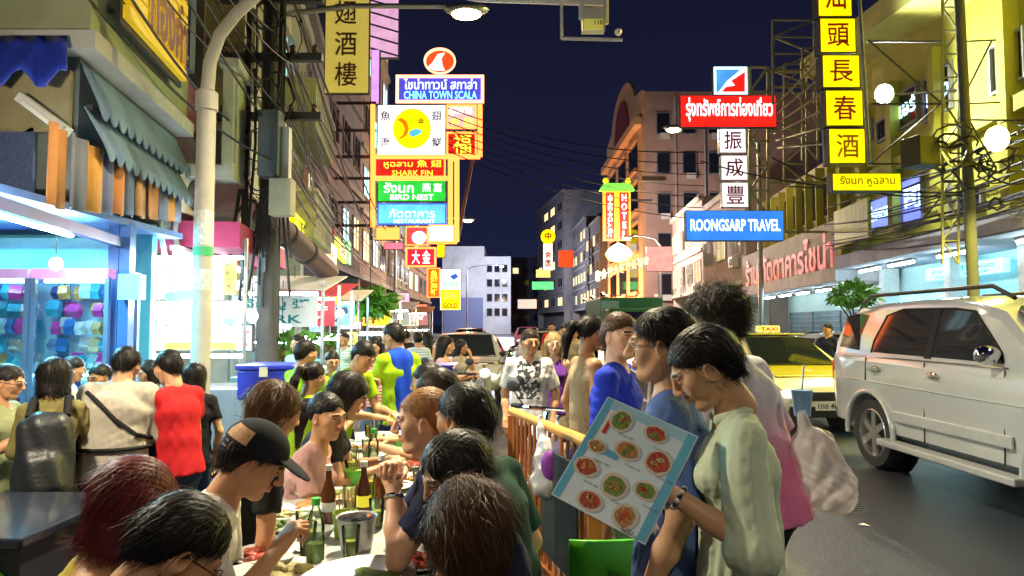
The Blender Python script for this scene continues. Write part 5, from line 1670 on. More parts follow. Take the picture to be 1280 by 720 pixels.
def cable(p, q, sag, r, label, grp, m=m_wire, n=12):
    p, q = Vector(p), Vector(q)
    pts = []
    for i in range(n + 1):
        t = i / n
        v = p.lerp(q, t)
        v.z -= sag * 4 * t * (1 - t)
        pts.append(v)
    b = MB(); b.tube(pts, r, 5)
    o = b.build('cable', m, None, smooth=True)
    return tag(o, label, 'cable', grp)
rg = random.Random(5)
for i in range(22):
    z = rg.uniform(3.3, 6.4)
    x = ux_ + rg.uniform(-.35, .5)
    y1 = rg.choice((19, 24, 31, 36))
    cable((x, 8.95, z), (XL(y1) + rg.uniform(.2, 1.0), y1, z + rg.uniform(-.5, .6)), rg.uniform(.15, .6), rg.choice((.012, .016, .022)), 'black cable running from the cable pole along the stall side houses', 'cables along the stall side')
for i in range(14):
    z = rg.uniform(3.2, 6.6)
    cable((ux_ + rg.uniform(-.3, .3), 8.9, z), (-3.4 + rg.uniform(-.1, .6), rg.uniform(3, 5.4), z + rg.uniform(-.1, 1.2)), rg.uniform(.1, .35), rg.choice((.01, .014)), 'black cable strung between the cable pole and the near corner house', 'cables to the near corner house')
for i in range(12):
    x, z = ux_ + rg.uniform(-.22, .3), rg.uniform(2.8, 6.2)
    b = MB(); r0 = rg.uniform(.12, .3)
    pts = [(x + r0 * math.cos(a) * .8 + .05 * rg.random(), 8.72 + rg.uniform(-.08, .08), z - .2 + r0 * 1.5 * math.sin(a) + .05 * rg.random()) for a in np.linspace(0, 2 * math.pi * 1.15, 18)]
    b.tube(pts, rg.choice((.01, .015)), 5)
    tag(b.build('cable', m_wire, None, smooth=True), 'coiled black cable loop hung on the cable pole', 'cable', 'coils on the cable pole')
for i in range(16):
    x = ux_ + rg.uniform(-.3, .28)
    b = MB(); x2 = x + rg.uniform(-.2, .2)
    b.tube([(x, 8.78, rg.uniform(5, 7)), (x + rg.uniform(-.06, .06), 8.76, 4), (x2, 8.75, rg.uniform(1.6, 2.6))], rg.choice((.012, .02, .028)), 6)
    tag(b.build('cable', m_wire, None, smooth=True), 'black cable dropping straight down the cable pole', 'cable', 'cables down the cable pole')
for i in range(7):
    cable(at(560, 135 + i * 9, 24.5), at(880, 190 + i * 14, 24.5 + i), .5, .02, 'thin dark cable crossing high over the road', 'cables crossing the road')
for i in range(15):
    z = rg.uniform(3.7, 5.6)
    cable(RP.w(-8, z + rg.uniform(-.2, .5), .5), RP.w(7.2, z + .2, .4 + rg.random() * .3), rg.uniform(.1, .6), rg.choice((.015, .025)), 'black cable strung along the front of the yellow building', 'cables along the yellow building')
up2 = thing('utility_pole', 'concrete utility pole with cable knot before the yellow building', 'pole', (at(1218, 340, 12.).x, 12., .12))
x2 = at(1218, 340, 12.).x
b = MB(); b.tube([(x2, 12, .12), (x2 - .1, 12, 8)], [.1, .08], 10); b.build('post', mat('sooty concrete', (.11, .11, .11), .85), up2, world=True, smooth=True)
for i in range(15):
    z = rg.uniform(3.6, 5.2)
    b = MB(); x, r0 = x2 + rg.uniform(-.5, .6), rg.uniform(.1, .35)
    b.tube([(x + r0 * math.cos(a) + .06 * rg.random(), 11.8 + rg.uniform(-.12, .12), z + r0 * .7 * math.sin(a) - .05 * rg.random()) for a in np.linspace(0, rg.uniform(4, 8), 14)], rg.choice((.012, .018, .025)), 5)
    tag(b.build('cable', m_wire, None, smooth=True), 'coiled black cable in the knot on the concrete utility pole', 'cable', 'coils on the concrete utility pole')
for i in range(8):
    cable((x2, 12, rg.uniform(3.8, 5.5)), (x2 + rg.uniform(-3.5, 3), rg.uniform(8, 18), rg.uniform(3.8, 6)), rg.uniform(.1, .5), .018, 'black cable fanning out from the concrete utility pole', 'cables from the concrete utility pole')

# ------------------------------------------------------------------ food stalls
rs = random.Random(11)
def strip_glow(rt, c, ln, e, col=(.80, .97, 1.), rz=0.):
    d = bpy.data.lights.new('tube_glow', 'AREA'); d.shape = 'RECTANGLE'; d.size = ln; d.size_y = .06; d.energy = e; d.color = col; d.spread = R(175)
    l = bpy.data.objects.new('tube_glow', d); COL.objects.link(l); l.parent = rt
    l.location = root_matrix(rt).inverted() @ Vector(c); l.rotation_euler = (R(-25), 0, rz - root_matrix(rt).to_euler().z)
    return l
strip_glow(sp, at(36, 282, 5.2) + Vector((0, 0, -.06)), 1.3, 70, (.18, .78, 1.), R(100))
strip_glow(sp, (-5.2, 6.5, 2.5), 2.4, 40, (.15, .75, 1.))
def leafy(rt, name, c, r, n, m, seed, sz=.12):
    rr = np.random.RandomState(seed)
    d = rr.randn(n, 3); d /= np.linalg.norm(d, axis=1, keepdims=True)
    p = np.array(c) + d * np.array(r) * (rr.rand(n, 1) ** .4)
    t = d + rr.randn(n, 3) * .5; t[:, 2] -= .3; t /= np.linalg.norm(t, axis=1, keepdims=True)
    s_ = np.cross(t, rr.randn(n, 3)); s_ /= np.linalg.norm(s_, axis=1, keepdims=True)
    l = sz * (.6 + rr.rand(n, 1)); w_ = l * .22
    a, b_, c_, e_ = p, p + t * l * .5 + s_ * w_, p + t * l, p + t * l * .5 - s_ * w_
    V = np.stack([a, b_, c_, e_], 1).reshape(-1, 3)
    M = np.array(root_matrix(rt).inverted())
    V = V @ M[:3, :3].T + M[:3, 3]
    F = np.arange(n * 4).reshape(-1, 4)
    return raw_mesh(name, V, F, m, rt, smooth=False)
m_leaf = mat('bright leaves', (.12, .32, .03), .5, noise=.5, ns=20)
m_leafd = mat('dark leaves', (.05, .13, .03), .5, noise=.5, ns=20)

def stall(label, px, Y, wid, canopy, counter, sign=None, tube=True, h=2.25, goods=()):
    q = at(px, 430, Y)
    rt = thing('food_stall', label, 'stall', (q.x, Y, 0))
    for sx in (-1, 1):
        for sy in (0, .9):
            b = MB(); b.box((sx * wid / 2, sy, h / 2), (.04, .04, h)); b.build('post', m_steel, rt)
    b = MB(); b.add([(-wid / 2 - .1, -.25, h - .12), (wid / 2 + .1, -.25, h - .12), (wid / 2 + .1, 1.0, h + .15), (-wid / 2 - .1, 1.0, h + .15)], [(0, 1, 2, 3)])
    o = b.build('canopy', canopy, rt); o.modifiers.new('thickness', 'SOLIDIFY').thickness = .02
    b = MB(); b.box((0, .4, .45), (wid, .8, .9)); b.build('counter', counter, rt, bevel=.01)
    b = MB(); b.box((0, .1, 1.18), (wid - .06, .012, .5)); b.build('glass_screen', m_cgl, rt)
    if sign:
        m, t1_, t2_, tm_ = sign
        b = MB(); b.box((0, -.08, h - .42), (wid * .92, .03, .44)); so_ = b.build('sign_board', m, rt)
        W = root_matrix(rt)
        for t_, dz, hh, ww in ((t1_, -.33, .16, .75), (t2_, -.53, .12, .6)):
            lettering(t_, wid * ww, hh, W @ Vector((0, -.1, h + dz)), (1, 0, 0), (0, 0, 1), tm_, so_)
    if tube:
        b = MB(); b.tube([(-wid * .42, .1, h - .17), (wid * .42, .1, h - .17)], .022, 8); b.build('tube_light', m_tube, rt)
        strip_glow(rt, root_matrix(rt) @ Vector((0, .05, h - .21)), wid * .8, 75)
        b = MB(); b.tube([(-wid * .42, .45, 1.38), (wid * .42, .45, 1.38)], .014, 8); b.build('tube_light', m_tube, rt)
    return rt, q
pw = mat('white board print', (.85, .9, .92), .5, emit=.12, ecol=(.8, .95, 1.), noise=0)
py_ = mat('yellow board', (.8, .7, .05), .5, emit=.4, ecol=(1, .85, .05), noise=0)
st1 = thing('food_stall', 'brightly lit seafood stall with white price boards behind the curved pole', 'stall', (at(235, 440, 7.6).x, 7.6, .12))
def slab(rt, name, x0, y0, x1, y1, Y, m, th=.03):
    a, c = at(x0, y0, Y), at(x1, y1, Y)
    b = MB(); b.box(((a.x + c.x) / 2, Y + th / 2, (a.z + c.z) / 2), (c.x - a.x, th, a.z - c.z)); return b.build(name, m, rt, world=True)
k_cy = mat('print teal', (.02, .3, .34), .5, noise=0)
k_bl = mat('print navy', (.04, .06, .25), .5, noise=0)
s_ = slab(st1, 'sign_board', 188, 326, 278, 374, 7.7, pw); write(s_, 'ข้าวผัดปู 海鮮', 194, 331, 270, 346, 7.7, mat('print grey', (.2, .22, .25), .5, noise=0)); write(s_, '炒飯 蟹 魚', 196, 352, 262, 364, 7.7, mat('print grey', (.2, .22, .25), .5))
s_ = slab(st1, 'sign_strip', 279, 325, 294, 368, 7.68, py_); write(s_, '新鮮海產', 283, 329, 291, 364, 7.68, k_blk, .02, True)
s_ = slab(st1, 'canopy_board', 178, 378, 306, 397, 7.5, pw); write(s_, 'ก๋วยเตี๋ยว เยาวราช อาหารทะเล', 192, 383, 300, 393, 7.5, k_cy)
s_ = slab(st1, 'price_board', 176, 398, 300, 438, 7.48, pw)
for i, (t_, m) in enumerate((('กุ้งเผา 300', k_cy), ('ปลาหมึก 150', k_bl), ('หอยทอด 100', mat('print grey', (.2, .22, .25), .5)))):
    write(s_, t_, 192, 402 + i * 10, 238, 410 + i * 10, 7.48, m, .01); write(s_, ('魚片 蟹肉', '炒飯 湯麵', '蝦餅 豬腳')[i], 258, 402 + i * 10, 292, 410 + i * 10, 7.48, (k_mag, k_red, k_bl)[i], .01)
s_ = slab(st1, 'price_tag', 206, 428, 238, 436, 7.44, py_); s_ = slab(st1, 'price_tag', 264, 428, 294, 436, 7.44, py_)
for cx, cy in ((189, 402), (287, 402)):
    disc(st1, 'shrimp_mark', cx, cy, 8, 5, 7.46, mat('shrimp blue', (.12, .16, .5), .5), .01, 12)
disc(st1, 'fish_mark', 235, 370, 30, 7, 7.66, mat('fish teal', (.1, .5, .55), .4), .01)
for (x0, x1) in ((155, 170), (171, 190)):
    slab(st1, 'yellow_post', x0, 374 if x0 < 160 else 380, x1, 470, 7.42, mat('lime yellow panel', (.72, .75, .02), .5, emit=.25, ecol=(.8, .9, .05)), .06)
a = at(240, 452, 7.4)
b = MB(); b.box((a.x, 7.8, .5), (1.25, .8, .9)); b.build('counter', m_steel, st1, world=True, bevel=.01)
for (y, Y) in ((379, 7.3), (445, 7.6), (322, 7.5)):
    b = MB(); b.tube([at(185, y, Y), at(303, y, Y)], .018, 8); b.build('tube_light', m_tube, st1, world=True)
strip_glow(st1, at(240, 324, 7.35), 1.2, 45); strip_glow(st1, at(240, 381, 7.2), 1.2, 35)
for px in (306, 176):
    b = MB(); q = at(px, 400, 7.5); b.tube([(q.x, 7.5, .12), (q.x, 7.5, 2.6)], .02, 8); b.build('post', m_steel, st1, world=True)
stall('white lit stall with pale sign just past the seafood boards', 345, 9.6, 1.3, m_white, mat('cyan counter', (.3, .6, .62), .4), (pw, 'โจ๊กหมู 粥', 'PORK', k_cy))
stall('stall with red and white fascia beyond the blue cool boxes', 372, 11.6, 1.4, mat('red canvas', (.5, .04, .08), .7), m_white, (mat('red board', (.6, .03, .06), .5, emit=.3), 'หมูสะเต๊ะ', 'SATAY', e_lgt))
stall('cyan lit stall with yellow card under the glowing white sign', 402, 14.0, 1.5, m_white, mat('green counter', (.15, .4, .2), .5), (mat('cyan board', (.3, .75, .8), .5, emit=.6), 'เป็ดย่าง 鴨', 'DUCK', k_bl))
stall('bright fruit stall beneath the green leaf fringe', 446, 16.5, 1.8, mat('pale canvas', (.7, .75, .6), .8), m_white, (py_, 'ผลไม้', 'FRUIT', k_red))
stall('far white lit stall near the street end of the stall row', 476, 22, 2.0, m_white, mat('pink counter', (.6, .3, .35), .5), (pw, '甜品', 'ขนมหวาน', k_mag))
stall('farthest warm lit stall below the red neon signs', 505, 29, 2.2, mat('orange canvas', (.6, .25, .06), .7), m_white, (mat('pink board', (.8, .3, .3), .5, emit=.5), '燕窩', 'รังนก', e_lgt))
lf = thing('hanging_plant', 'bright green leafy plant fringe above the fruit stall', 'plant', at(463, 384, 15.5))
leafy(lf, 'leaves', at(463, 378, 15.5), (.48, .3, .2), 500, m_leaf, 3, .22)
b = MB(); b.tube([at(463, 380, 15.5), Vector((at(463, 380, 15.5).x, 15.5, 4))], .01, 5); b.build('hanger', m_wire, lf, world=True)
lf = thing('street_tree', 'small leafy street tree in front of the restaurant shutters', 'tree', (at(1068, 400, 15).x, 15, .12))
tx = at(1068, 400, 15).x
b = MB(); b.tube([(tx, 15, .12), (tx - .03, 15, 1.2), (tx + .05, 15, 1.9)], [.07, .05, .03], 8)
for i in range(5):
    a_ = i * 1.25
    b.tube([(tx, 15, 1.5 + .06 * i), (tx + .35 * math.cos(a_), 15 + .3 * math.sin(a_), 2.15)], [.025, .01], 5)
b.build('trunk', mat('bark', (.09, .06, .04), .9), lf, world=True)
leafy(lf, 'crown', (tx, 15, 2.3), (.48, .4, .2), 420, m_leaf, 8, .17)
for i, (px, py, Y) in enumerate(((352, 448, 9.3), (375, 445, 11.2), (405, 440, 13.6))):
    t = thing('herb_basket', ('basket of leafy greens on the pale sign stall', 'basket of leafy greens on the red canvas stall', 'basket of leafy greens on the cyan lit stall')[i], 'basket', at(px, py, Y))
    c = at(px, py, Y)
    b = MB(); b.lathe([(.16, -.02), (.22, .1), (.24, .12)], 14, c); b.build('basket', mat('wicker', (.35, .22, .09), .8), t, world=True)
    leafy(t, 'leaves', c + Vector((0, 0, .18)), (.24, .22, .16), 160, m_leaf, i + 4, .14)

# glowing round bulbs and lanterns over the stalls (each a lamp)
for i, (px, py, Y, lab) in enumerate(((315, 395, 8.4, 'white bulb beside the seafood price boards'), (425, 392, 12, 'white bulb left of the green leaf fringe'), (500, 396, 19, 'white bulb behind the man in blue apron'), (390, 378, 11, 'white bulb over the red fascia stall'), (488, 380, 17, 'white bulb right of the green leaf fringe'))):
    c = at(px, py, Y)
    t = thing('stall_bulb', lab, 'lamp', c)
    b = MB(); b.ell(c, (.07, .07, .08), 12, 8); b.build('bulb', emis('stall bulb glow', (1, .97, .88), 22), t, world=True, smooth=True)
    b = MB(); b.tube([c + Vector((0, 0, .07)), c + Vector((0, 0, .5))], .006, 5); b.build('cord', m_wire, t, world=True)

# blue cool boxes
def cool_box(label, px0, px1, pyt, pyb, Y, dep=.5, base=None):
    a, c = at(px0, pyt, Y), at(px1, pyb, Y)
    w_, h_ = c.x - a.x, a.z - c.z
    t = thing('cool_box', label, 'cool box', ((a.x + c.x) / 2, Y + dep / 2, c.z))
    mb = mat('royal blue plastic', (.015, .03, .38), .35, noise=.1)
    b = MB(); b.box((0, 0, h_ * .42), (w_, dep, h_ * .84)); b.build('tub', mb, t, bevel=.02)
    b = MB(); b.box((0, 0, h_ * .92), (w_ + .03, dep + .03, h_ * .15)); b.build('lid', mb, t, bevel=.015)
    b = MB(); b.box((0, -dep / 2 - .02, h_ * .8), (.07, .03, .09)); b.build('latch', mat('cream latch', (.6, .55, .4), .5), t)
    if base is not None:
        b = MB(); b.box((0, 0, -c.z / 2 - .001), (w_ * .96, dep * .96, c.z)); b.build('base_crate', base, t, bevel=.01)
    return t
cool_box('large royal blue cool box beyond the brown haired diner', 296, 364, 456, 500, 6.4, base=mat('grey crate', (.25, .26, .28), .6))
cool_box('flat blue tub lid behind the man in blue apron', 526, 566, 456, 474, 7.0, base=mat('grey crate', (.25, .26, .28), .6))

# dark cart with green panel at the near left
ct = thing('vendor_cart', 'black topped cart with lime green rounded side panel', 'cart', (-2.5, 3.0, 0))
b = MB(); b.box((-2.62, 3.05, .80), (1.45, .75, .04)); b.build('top', mat('black laminate', (.02, .025, .04), .12, noise=.3), ct, world=True, bevel=.01)
b = MB(); b.box((-2.62, 3.05, .45), (1.38, .66, .66)); b.build('body', mat('dark cart body', (.02, .02, .03), .5), ct, world=True)
b = MB()
pol = [(0, 0), (1.3, 0), (1.3, .5), (1.22, .58), (1.1, .62), (.1, .42), (0, .3)]
b.prism(pol, (-3.27, 2.715, .15), (1, 0, 0), (0, 0, 1), (0, -.02, 0)); b.build('green_panel', mat('lime green panel', (.10, .42, .02), .4), ct, world=True)
b = MB(); b.box((-2.75, 2.69, .4), (.6, .02, .34)); b.build('dark_hatch', mat('dark hatch', (.03, .01, .05), .4), ct, world=True)

# fill lamp added over the cart, out of view, to brighten faces and menu
wl = thing('fill_lamp', 'added fill lamp on a thin stand over the black topped cart', 'lamp', (-2.75, 2.75, .82))
b = MB(); b.tube([(-2.75, 2.75, .82), (-2.75, 2.75, 2.5), (-2.5, 2.55, 2.72)], .014, 8); b.build('stand', m_steel, wl, world=True)
b = MB(); b.lathe([(.03, .1), (.16, .0), (.165, -.01)], 16, (-2.45, 2.5, 2.68), caps=False); b.build('lamp_shade', m_white, wl, world=True, smooth=True)
b = MB(); b.ell((-2.45, 2.5, 2.66), (.06, .06, .07), 12, 8); b.build('bulb', emis('fill bulb', (1., .95, .8), 30), wl, world=True, smooth=True)
point(wl, (-2.45, 2.5, 2.54), (1., .86, .62), 230, .07)
# ------------------------------------------------------------------ dining tables and what stands on them
TD = Vector((-.13, 1, 0)).normalized(); TN = Vector((1, .13, 0)).normalized()
def tb(s, t, z=.765):      # s along the row from y=2.0, t across
    p = Vector((-.58, 2.0, 0)) + TD * s + TN * t
    return Vector((p.x, p.y, z))
m_tt = mat('pale table top', (.58, .58, .54), .3, noise=.15)
yawT = math.atan2(TD.y, TD.x) - math.pi / 2
labs = ['nearest folding table crowded with plates by the black cap man', 'middle folding table between the ginger man and pink top woman', 'far folding table end before the green shirted staff']
for i in range(3):
    c = tb(.62 + i * 1.26, 0, 0)
    t = thing('folding_table', labs[i], 'table', (c.x, c.y, 0), yawT, 'street dining tables')
    b = MB(); b.box((0, 0, .745), (.76, 1.24, .03)); b.build('table_top', m_tt, t, bevel=.006)
    for sx in (-1, 1):
        for sy in (-1, 1):
            b = MB(); b.tube([(sx * .3, sy * .5, .73), (sx * .34, sy * .56, 0)], .014, 8); b.build('leg', m_steel, t)
rt_ = random.Random(21)
m_plate = mat('white melamine', (.75, .76, .72), .25, noise=.05)
m_food = [mat('food greens', (.14, .22, .03), .4, noise=.6, ns=60, bump=.8, bs=80), mat('food fried', (.42, .18, .03), .4, noise=.6, ns=60, bump=.8, bs=80), mat('food red', (.42, .05, .02), .35, noise=.6, ns=70, bump=.8, bs=80), mat('food noodle', (.5, .42, .16), .4, noise=.5, ns=90, bump=.8, bs=90)]
def plate(s, t, r, food, label, oval=1., steel=False):
    p = tb(s, t)
    o = thing('plate' if not steel else 'serving_pan', label, 'plate' if not steel else 'pan', p, rt_.uniform(0, 3))
    b = MB(); b.lathe([(0.0, 0), (r * .6, 0), (r, .022 if not steel else .04), (r * .97, .026 if not steel else .044), (r * .6, .008), (0, .008)], 24, sx=oval); b.build('dish', m_plate if not steel else m_steel, o, smooth=True)
    s_ = SDF()
    for i in range(14):
        a, q = rt_.uniform(0, 6.3), r * .55 * math.sqrt(rt_.random())
        s_.ell((q * math.cos(a) * oval, q * math.sin(a), .012 + .012 * rt_.random()), (r * .24, r * .14, .014), .004, rotm(rt_.uniform(0, 3)))
    v, f = s_.mesh(.005)
    raw_mesh('food', v, f, m_food[food], o)
    return o
plate(.42, -.20, .17, 3, 'oval plate of fried noodles by the water bottle', 1.25)
plate(.30, .10, .19, 0, 'dark oval pan of green vegetables at the near table edge', 1.25, True)
plate(.52, .30, .13, 2, 'small plate of red curry by the near brown haired diner')
plate(.10, -.12, .15, 1, 'plate of fried food nearest the viewer on the table')
plate(1.35, -.22, .12, 1, 'plate of fried prawns in front of the pink top woman')
plate(1.7, .15, .12, 3, 'plate of noodles in front of the ginger man')
plate(2.1, -.2, .12, 2, 'plate of red food before the woman in black')
plate(2.45, .1, .13, 0, 'plate of greens at mid table')
plate(2.9, -.12, .12, 1, 'plate of fried food toward the table far end')
plate(3.3, .1, .12, 3, 'plate of noodles at the table far end')
plate(1.02, -.3, .1, 0, 'small plate of herbs under the cap man elbow')
def bottle(s, t, label, prof, m, cap=None, liquid=None, name='bottle', lab=None):
    p = tb(s, t)
    o = thing(name, label, name.replace('_', ' ').split()[-1], p)
    b = MB(); b.lathe(prof, 16); b.build('body' if name != 'drinking_glass' else 'tumbler', m, o, smooth=True)
    if cap:
        r, z = prof[-1]
        b = MB(); b.lathe([(r + .004, z - .012), (r + .004, z + .012), (0, z + .012)], 12); b.build('cap', cap, o)
    if liquid:
        m2, z2, r2 = liquid
        b = MB(); b.lathe([(0, .006), (r2, .006), (r2, z2), (0, z2)], 16); b.build('drink', m2, o, smooth=True)
    if lab:
        b = MB(); b.lathe([(lab[1], lab[2]), (lab[1], lab[3])], 16); b.build('paper_label', lab[0], o)
    return o
pw_ = [(.03, 0), (.033, .01), (.033, .1), (.030, .115), (.033, .13), (.033, .16), (.014, .21), (.013, .235)]
pb_ = [(.03, 0), (.032, .01), (.032, .13), (.014, .19), (.013, .24)]
pg_ = [(.027, 0), (.036, .12), (.034, .12), (.026, .006), (0, .006)]
m_pet = glass('clear pet', (.85, .95, .85), .15); m_brown = mat('brown glass', (.09, .025, .008), .08, noise=0)
m_grncap = mat('green cap', (.06, .5, .08), .4); m_tea = mat('pale tea', (.5, .45, .08), .2, noise=0); m_beer = mat('amber drink', (.6, .35, .03), .2, noise=0)
bottle(.55, -.07, 'clear water bottle with green cap on the near table', pw_, m_pet, m_grncap, (mat('greenish water', (.35, .5, .2), .15, noise=0), .085, .029))
bottle(1.12, -.1, 'brown sauce bottle left of the paired bottles', pb_, m_brown, m_white, None, lab=(m_white, .0325, .05, .09))
bottle(1.18, .05, 'brown beer bottle in the middle of the near table', pb_, m_brown, m_white, None, lab=(py_, .0325, .05, .1))
bottle(1.32, .12, 'brown beer bottle next to the green tub', pb_, m_brown, m_white)
bottle(2.2, .02, 'clear bottle with green cap at mid table', pw_, m_pet, m_grncap)
bottle(3.0, .2, 'brown bottle toward the table far end', pb_, m_brown, m_white)
for i, (s, t, lq, lab) in enumerate(((.62, .05, m_tea, 'glass of pale tea by the steel bucket'), (.60, -.0, m_tea, 'half empty glass beside the water bottle'), (.78, .22, m_beer, 'glass of amber beer before the black bob woman'), (1.02, .12, m_tea, 'tall glass of yellow drink beside the beer bottles'), (1.5, .05, m_beer, 'glass of beer before the ginger man'), (1.9, -.08, m_tea, 'glass of tea before the pink top woman'), (2.6, -.05, m_tea, 'glass of tea past mid table'), (3.4, -.1, m_beer, 'glass of beer at the table far end'))):
    bottle(s + (i == 1) * .09, t - (i == 1) * .12, lab, pg_, m_pet, None, (lq, .07 + .02 * (i % 3), .027), name='drinking_glass')
p = tb(.74, .06)
o = thing('ice_bucket', 'steel ice bucket standing on the near table', 'bucket', p)
b = MB(); b.lathe([(.06, 0), (.078, .12), (.082, .125), (.075, .12), (.058, .008), (0, .008)], 24); b.build('pail', m_steel, o, smooth=True)
b = MB()
for i in range(12): b.box((rt_.uniform(-.045, .045), rt_.uniform(-.045, .045), .09 + rt_.random() * .02), (.03, .03, .025), Matrix.Rotation(rt_.random() * 3, 3, 'Z'))
b.build('ice', glass('ice', (.9, .95, 1), .3), o)
for (s, t, lab, col) in ((.9, .0, 'lime green plastic caddy near the beer bottles', (.3, .5, .05)), (1.45, .15, 'bright green tub before the ginger man', (.10, .6, .05)), (1.75, -.05, 'green tissue tub at mid table', (.14, .55, .06)), (2.75, .18, 'green tub past mid table', (.12, .55, .08))):
    p = tb(s, t)
    o = thing('condiment_caddy', lab, 'caddy', p, rt_.random())
    m = mat('caddy %.2f' % col[0], col, .35)
    b = MB(); b.lathe([(.045, 0), (.055, .1), (.052, .1), (.043, .006), (0, .006)], 16); b.build('tub', m, o, smooth=True)
    for i in range(4):
        b = MB(); b.tube([(.012 * (i - 1.5), 0, .01), (.024 * (i - 1.5), .01 * (i % 2), .19)], .003, 5); b.build('chopsticks', mat('bamboo', (.5, .35, .15), .6), o)
for i in range(10):
    p = tb(.25 + i * .33, rt_.uniform(-.3, .3), .762)
    b = MB(); b.lathe([(.025, 0), (.05, .035), (.048, .037), (.024, .005), (0, .005)], 14); o = b.build('dip_bowl', m_plate, None, smooth=True); o.location = p
    tag(o, ('small dip bowl nearest the viewer', 'dip bowl by the water bottle', 'dip bowl by the ice bucket', 'dip bowl by the brown sauce bottle', 'dip bowl before the cap man', 'dip bowl before the ginger man', 'dip bowl at the fruit of the middle table', 'dip bowl at mid table', 'dip bowl toward the far end', 'dip bowl at the far table end')[i].replace('at the fruit of the middle table', 'before the pink top woman') + ' on the dining tables', 'bowl', 'dip bowls on the tables')
for i in range(8):
    p = tb(.35 + i * .42, rt_.uniform(-.28, .3), .764)
    b = MB(); a_ = rt_.random() * 3
    vs = [(math.cos(a_ + k * 1.57) * .07, math.sin(a_ + k * 1.57) * .07, .004 + .012 * (k % 2)) for k in range(4)] + [(0, 0, .03)]
    b.add(vs, [(0, 1, 4), (1, 2, 4), (2, 3, 4), (3, 0, 4), (3, 2, 1, 0)])
    o = b.build('napkin', mat('paper napkin', (.8, .78, .74), .9), None); o.location = p
    tag(o, 'crumpled white paper napkin among the plates', 'napkin', 'napkins on the tables')

# more crockery along the tables
more = [(.22, .24, .12, 1, 'small fried plate right of the near pan'), (.66, -.28, .12, 2, 'red curry plate at the cap man side'), (.95, .28, .11, 0, 'greens plate at the ginger man side'), (1.2, -.3, .11, 3, 'noodle plate past the cap man'), (1.55, -.12, .13, 0, 'large greens plate by the pink top woman'), (1.85, .28, .11, 1, 'fried plate by the green tee man'), (2.25, .26, .11, 2, 'red plate beyond the ginger man'), (2.62, -.25, .11, 3, 'noodle plate beyond the woman in black'), (3.1, -.28, .11, 0, 'greens plate by the leaning staff man'), (3.5, .22, .11, 2, 'red plate at the far table corner')]
for s, t, r, k, lab in more: plate(s, t, r, k, lab)
for i, (s, t) in enumerate(((.85, -.16), (1.28, -.02), (1.62, .3), (2.0, .1), (2.35, -.12), (2.8, .02), (3.2, -.05))):
    bottle(s, t, ('frosted tumbler by the sauce bottle', 'frosted tumbler between the beer bottles', 'frosted tumbler at the ginger man elbow', 'frosted tumbler at mid table right', 'frosted tumbler at mid table left', 'frosted tumbler past the middle', 'frosted tumbler toward the far end')[i], pg_, glass('frosted plastic', (.9, .95, .85), .3, .2), None, ((m_tea, m_beer)[i % 2], .06, .026), name='drinking_glass')
# ------------------------------------------------------------------ road wear and litter
rr_ = random.Random(4)
mh = thing('manhole_cover', 'round iron manhole cover in the road near the silver suv', 'manhole', (2.9, 6.3, 0))
b = MB(); b.lathe([(.0, .006), (.3, .006), (.31, .0)], 28); b.build('lid', mat('worn iron', (.10, .10, .10), .4, .6, bump=.5, bs=60), mh)
b = MB()
for i in range(7): b.box((0, -.21 + i * .07, .008), (2 * math.sqrt(.28 ** 2 - (.21 - i * .07) ** 2), .02, .005))
b.build('ribs', mat('worn iron', (.10, .10, .10), .4), mh)
for i in range(3):
    x, y = rr_.uniform(1.2, 3.4), rr_.uniform(5, 8)
    b = MB(); q = rr_.uniform(.02, .045)
    b.add([(-q, -q, .004), (q, -q * .7, .012), (q * .8, q, .004), (-q, q * .8, .014), (0, 0, .022)], [(0, 1, 4), (1, 2, 4), (2, 3, 4), (3, 0, 4), (3, 2, 1, 0)])
    o = b.build('litter_paper', mat('litter paper', (.6, .58, .52), .9), None); o.location = (x, y, .001); o.rotation_euler = (0, 0, rr_.random() * 6)
    tag(o, 'scrap of pale paper litter lying on the road', 'litter', 'litter on the road')
# ------------------------------------------------------------------ barrier, chair, bag
m_orw = mat('orange painted metal', (.55, .17, .03), .55, dirt=.3, ns=10)
br = thing('crowd_barrier', 'orange slatted barrier between the diners and the road', 'barrier', (.2, 4.2, 0))
A_, B_ = at(640, 514, 5.0), at(742, 556, 3.3)
b = MB(); b.tube([A_, A_.lerp(B_, .5), B_], .03, 10); b.build('top_rail', mat('pale orange rail', (.72, .33, .06), .35, dirt=.2), br, world=True, smooth=True)
b = MB(); b.bar(A_ + Vector((0, 0, -.85)), B_ + Vector((0, 0, -.85)), .05, .05); b.build('bottom_rail', m_orw, br, world=True)
for i in range(15):
    k = (i + .5) / 15
    p = A_.lerp(B_, k)
    b = MB(); b.tube([p + Vector((0, 0, -.02)), p + Vector((.0, 0, -.83))], .011, 8); b.build('slat', m_orw, br, world=True)
for e_ in (A_, B_):
    b = MB(); b.bar(e_ + Vector((0, 0, -.03)), Vector((e_.x, e_.y, 0)), .06); b.build('leg', m_orw, br, world=True)
bag = thing('plastic_bag', 'limp white carrier bag with purple contents hung on the barrier', 'bag', at(685, 600, 4.0))
s_ = SDF(); c = at(686, 575, 4.05)
s_.cone((c.x, c.y - .1, c.z - .1), (c.x, c.y - .1, c.z + .08), .10, .07, .02, V3(1, 0, 0), 1.1); s_.cone((c.x - .04, c.y - .1, c.z + .08), (c.x - .05, c.y - .02, c.z + .26), .03, .012, .03); s_.cone((c.x + .04, c.y - .1, c.z + .08), (c.x + .05, c.y - .02, c.z + .26), .03, .012, .03)
v, f = s_.mesh(.011, lambda D, X, Y, Z: D + .006 * np.sin(X * 70 + Z * 30) + .004 * np.sin(Z * 60 + Y * 50))
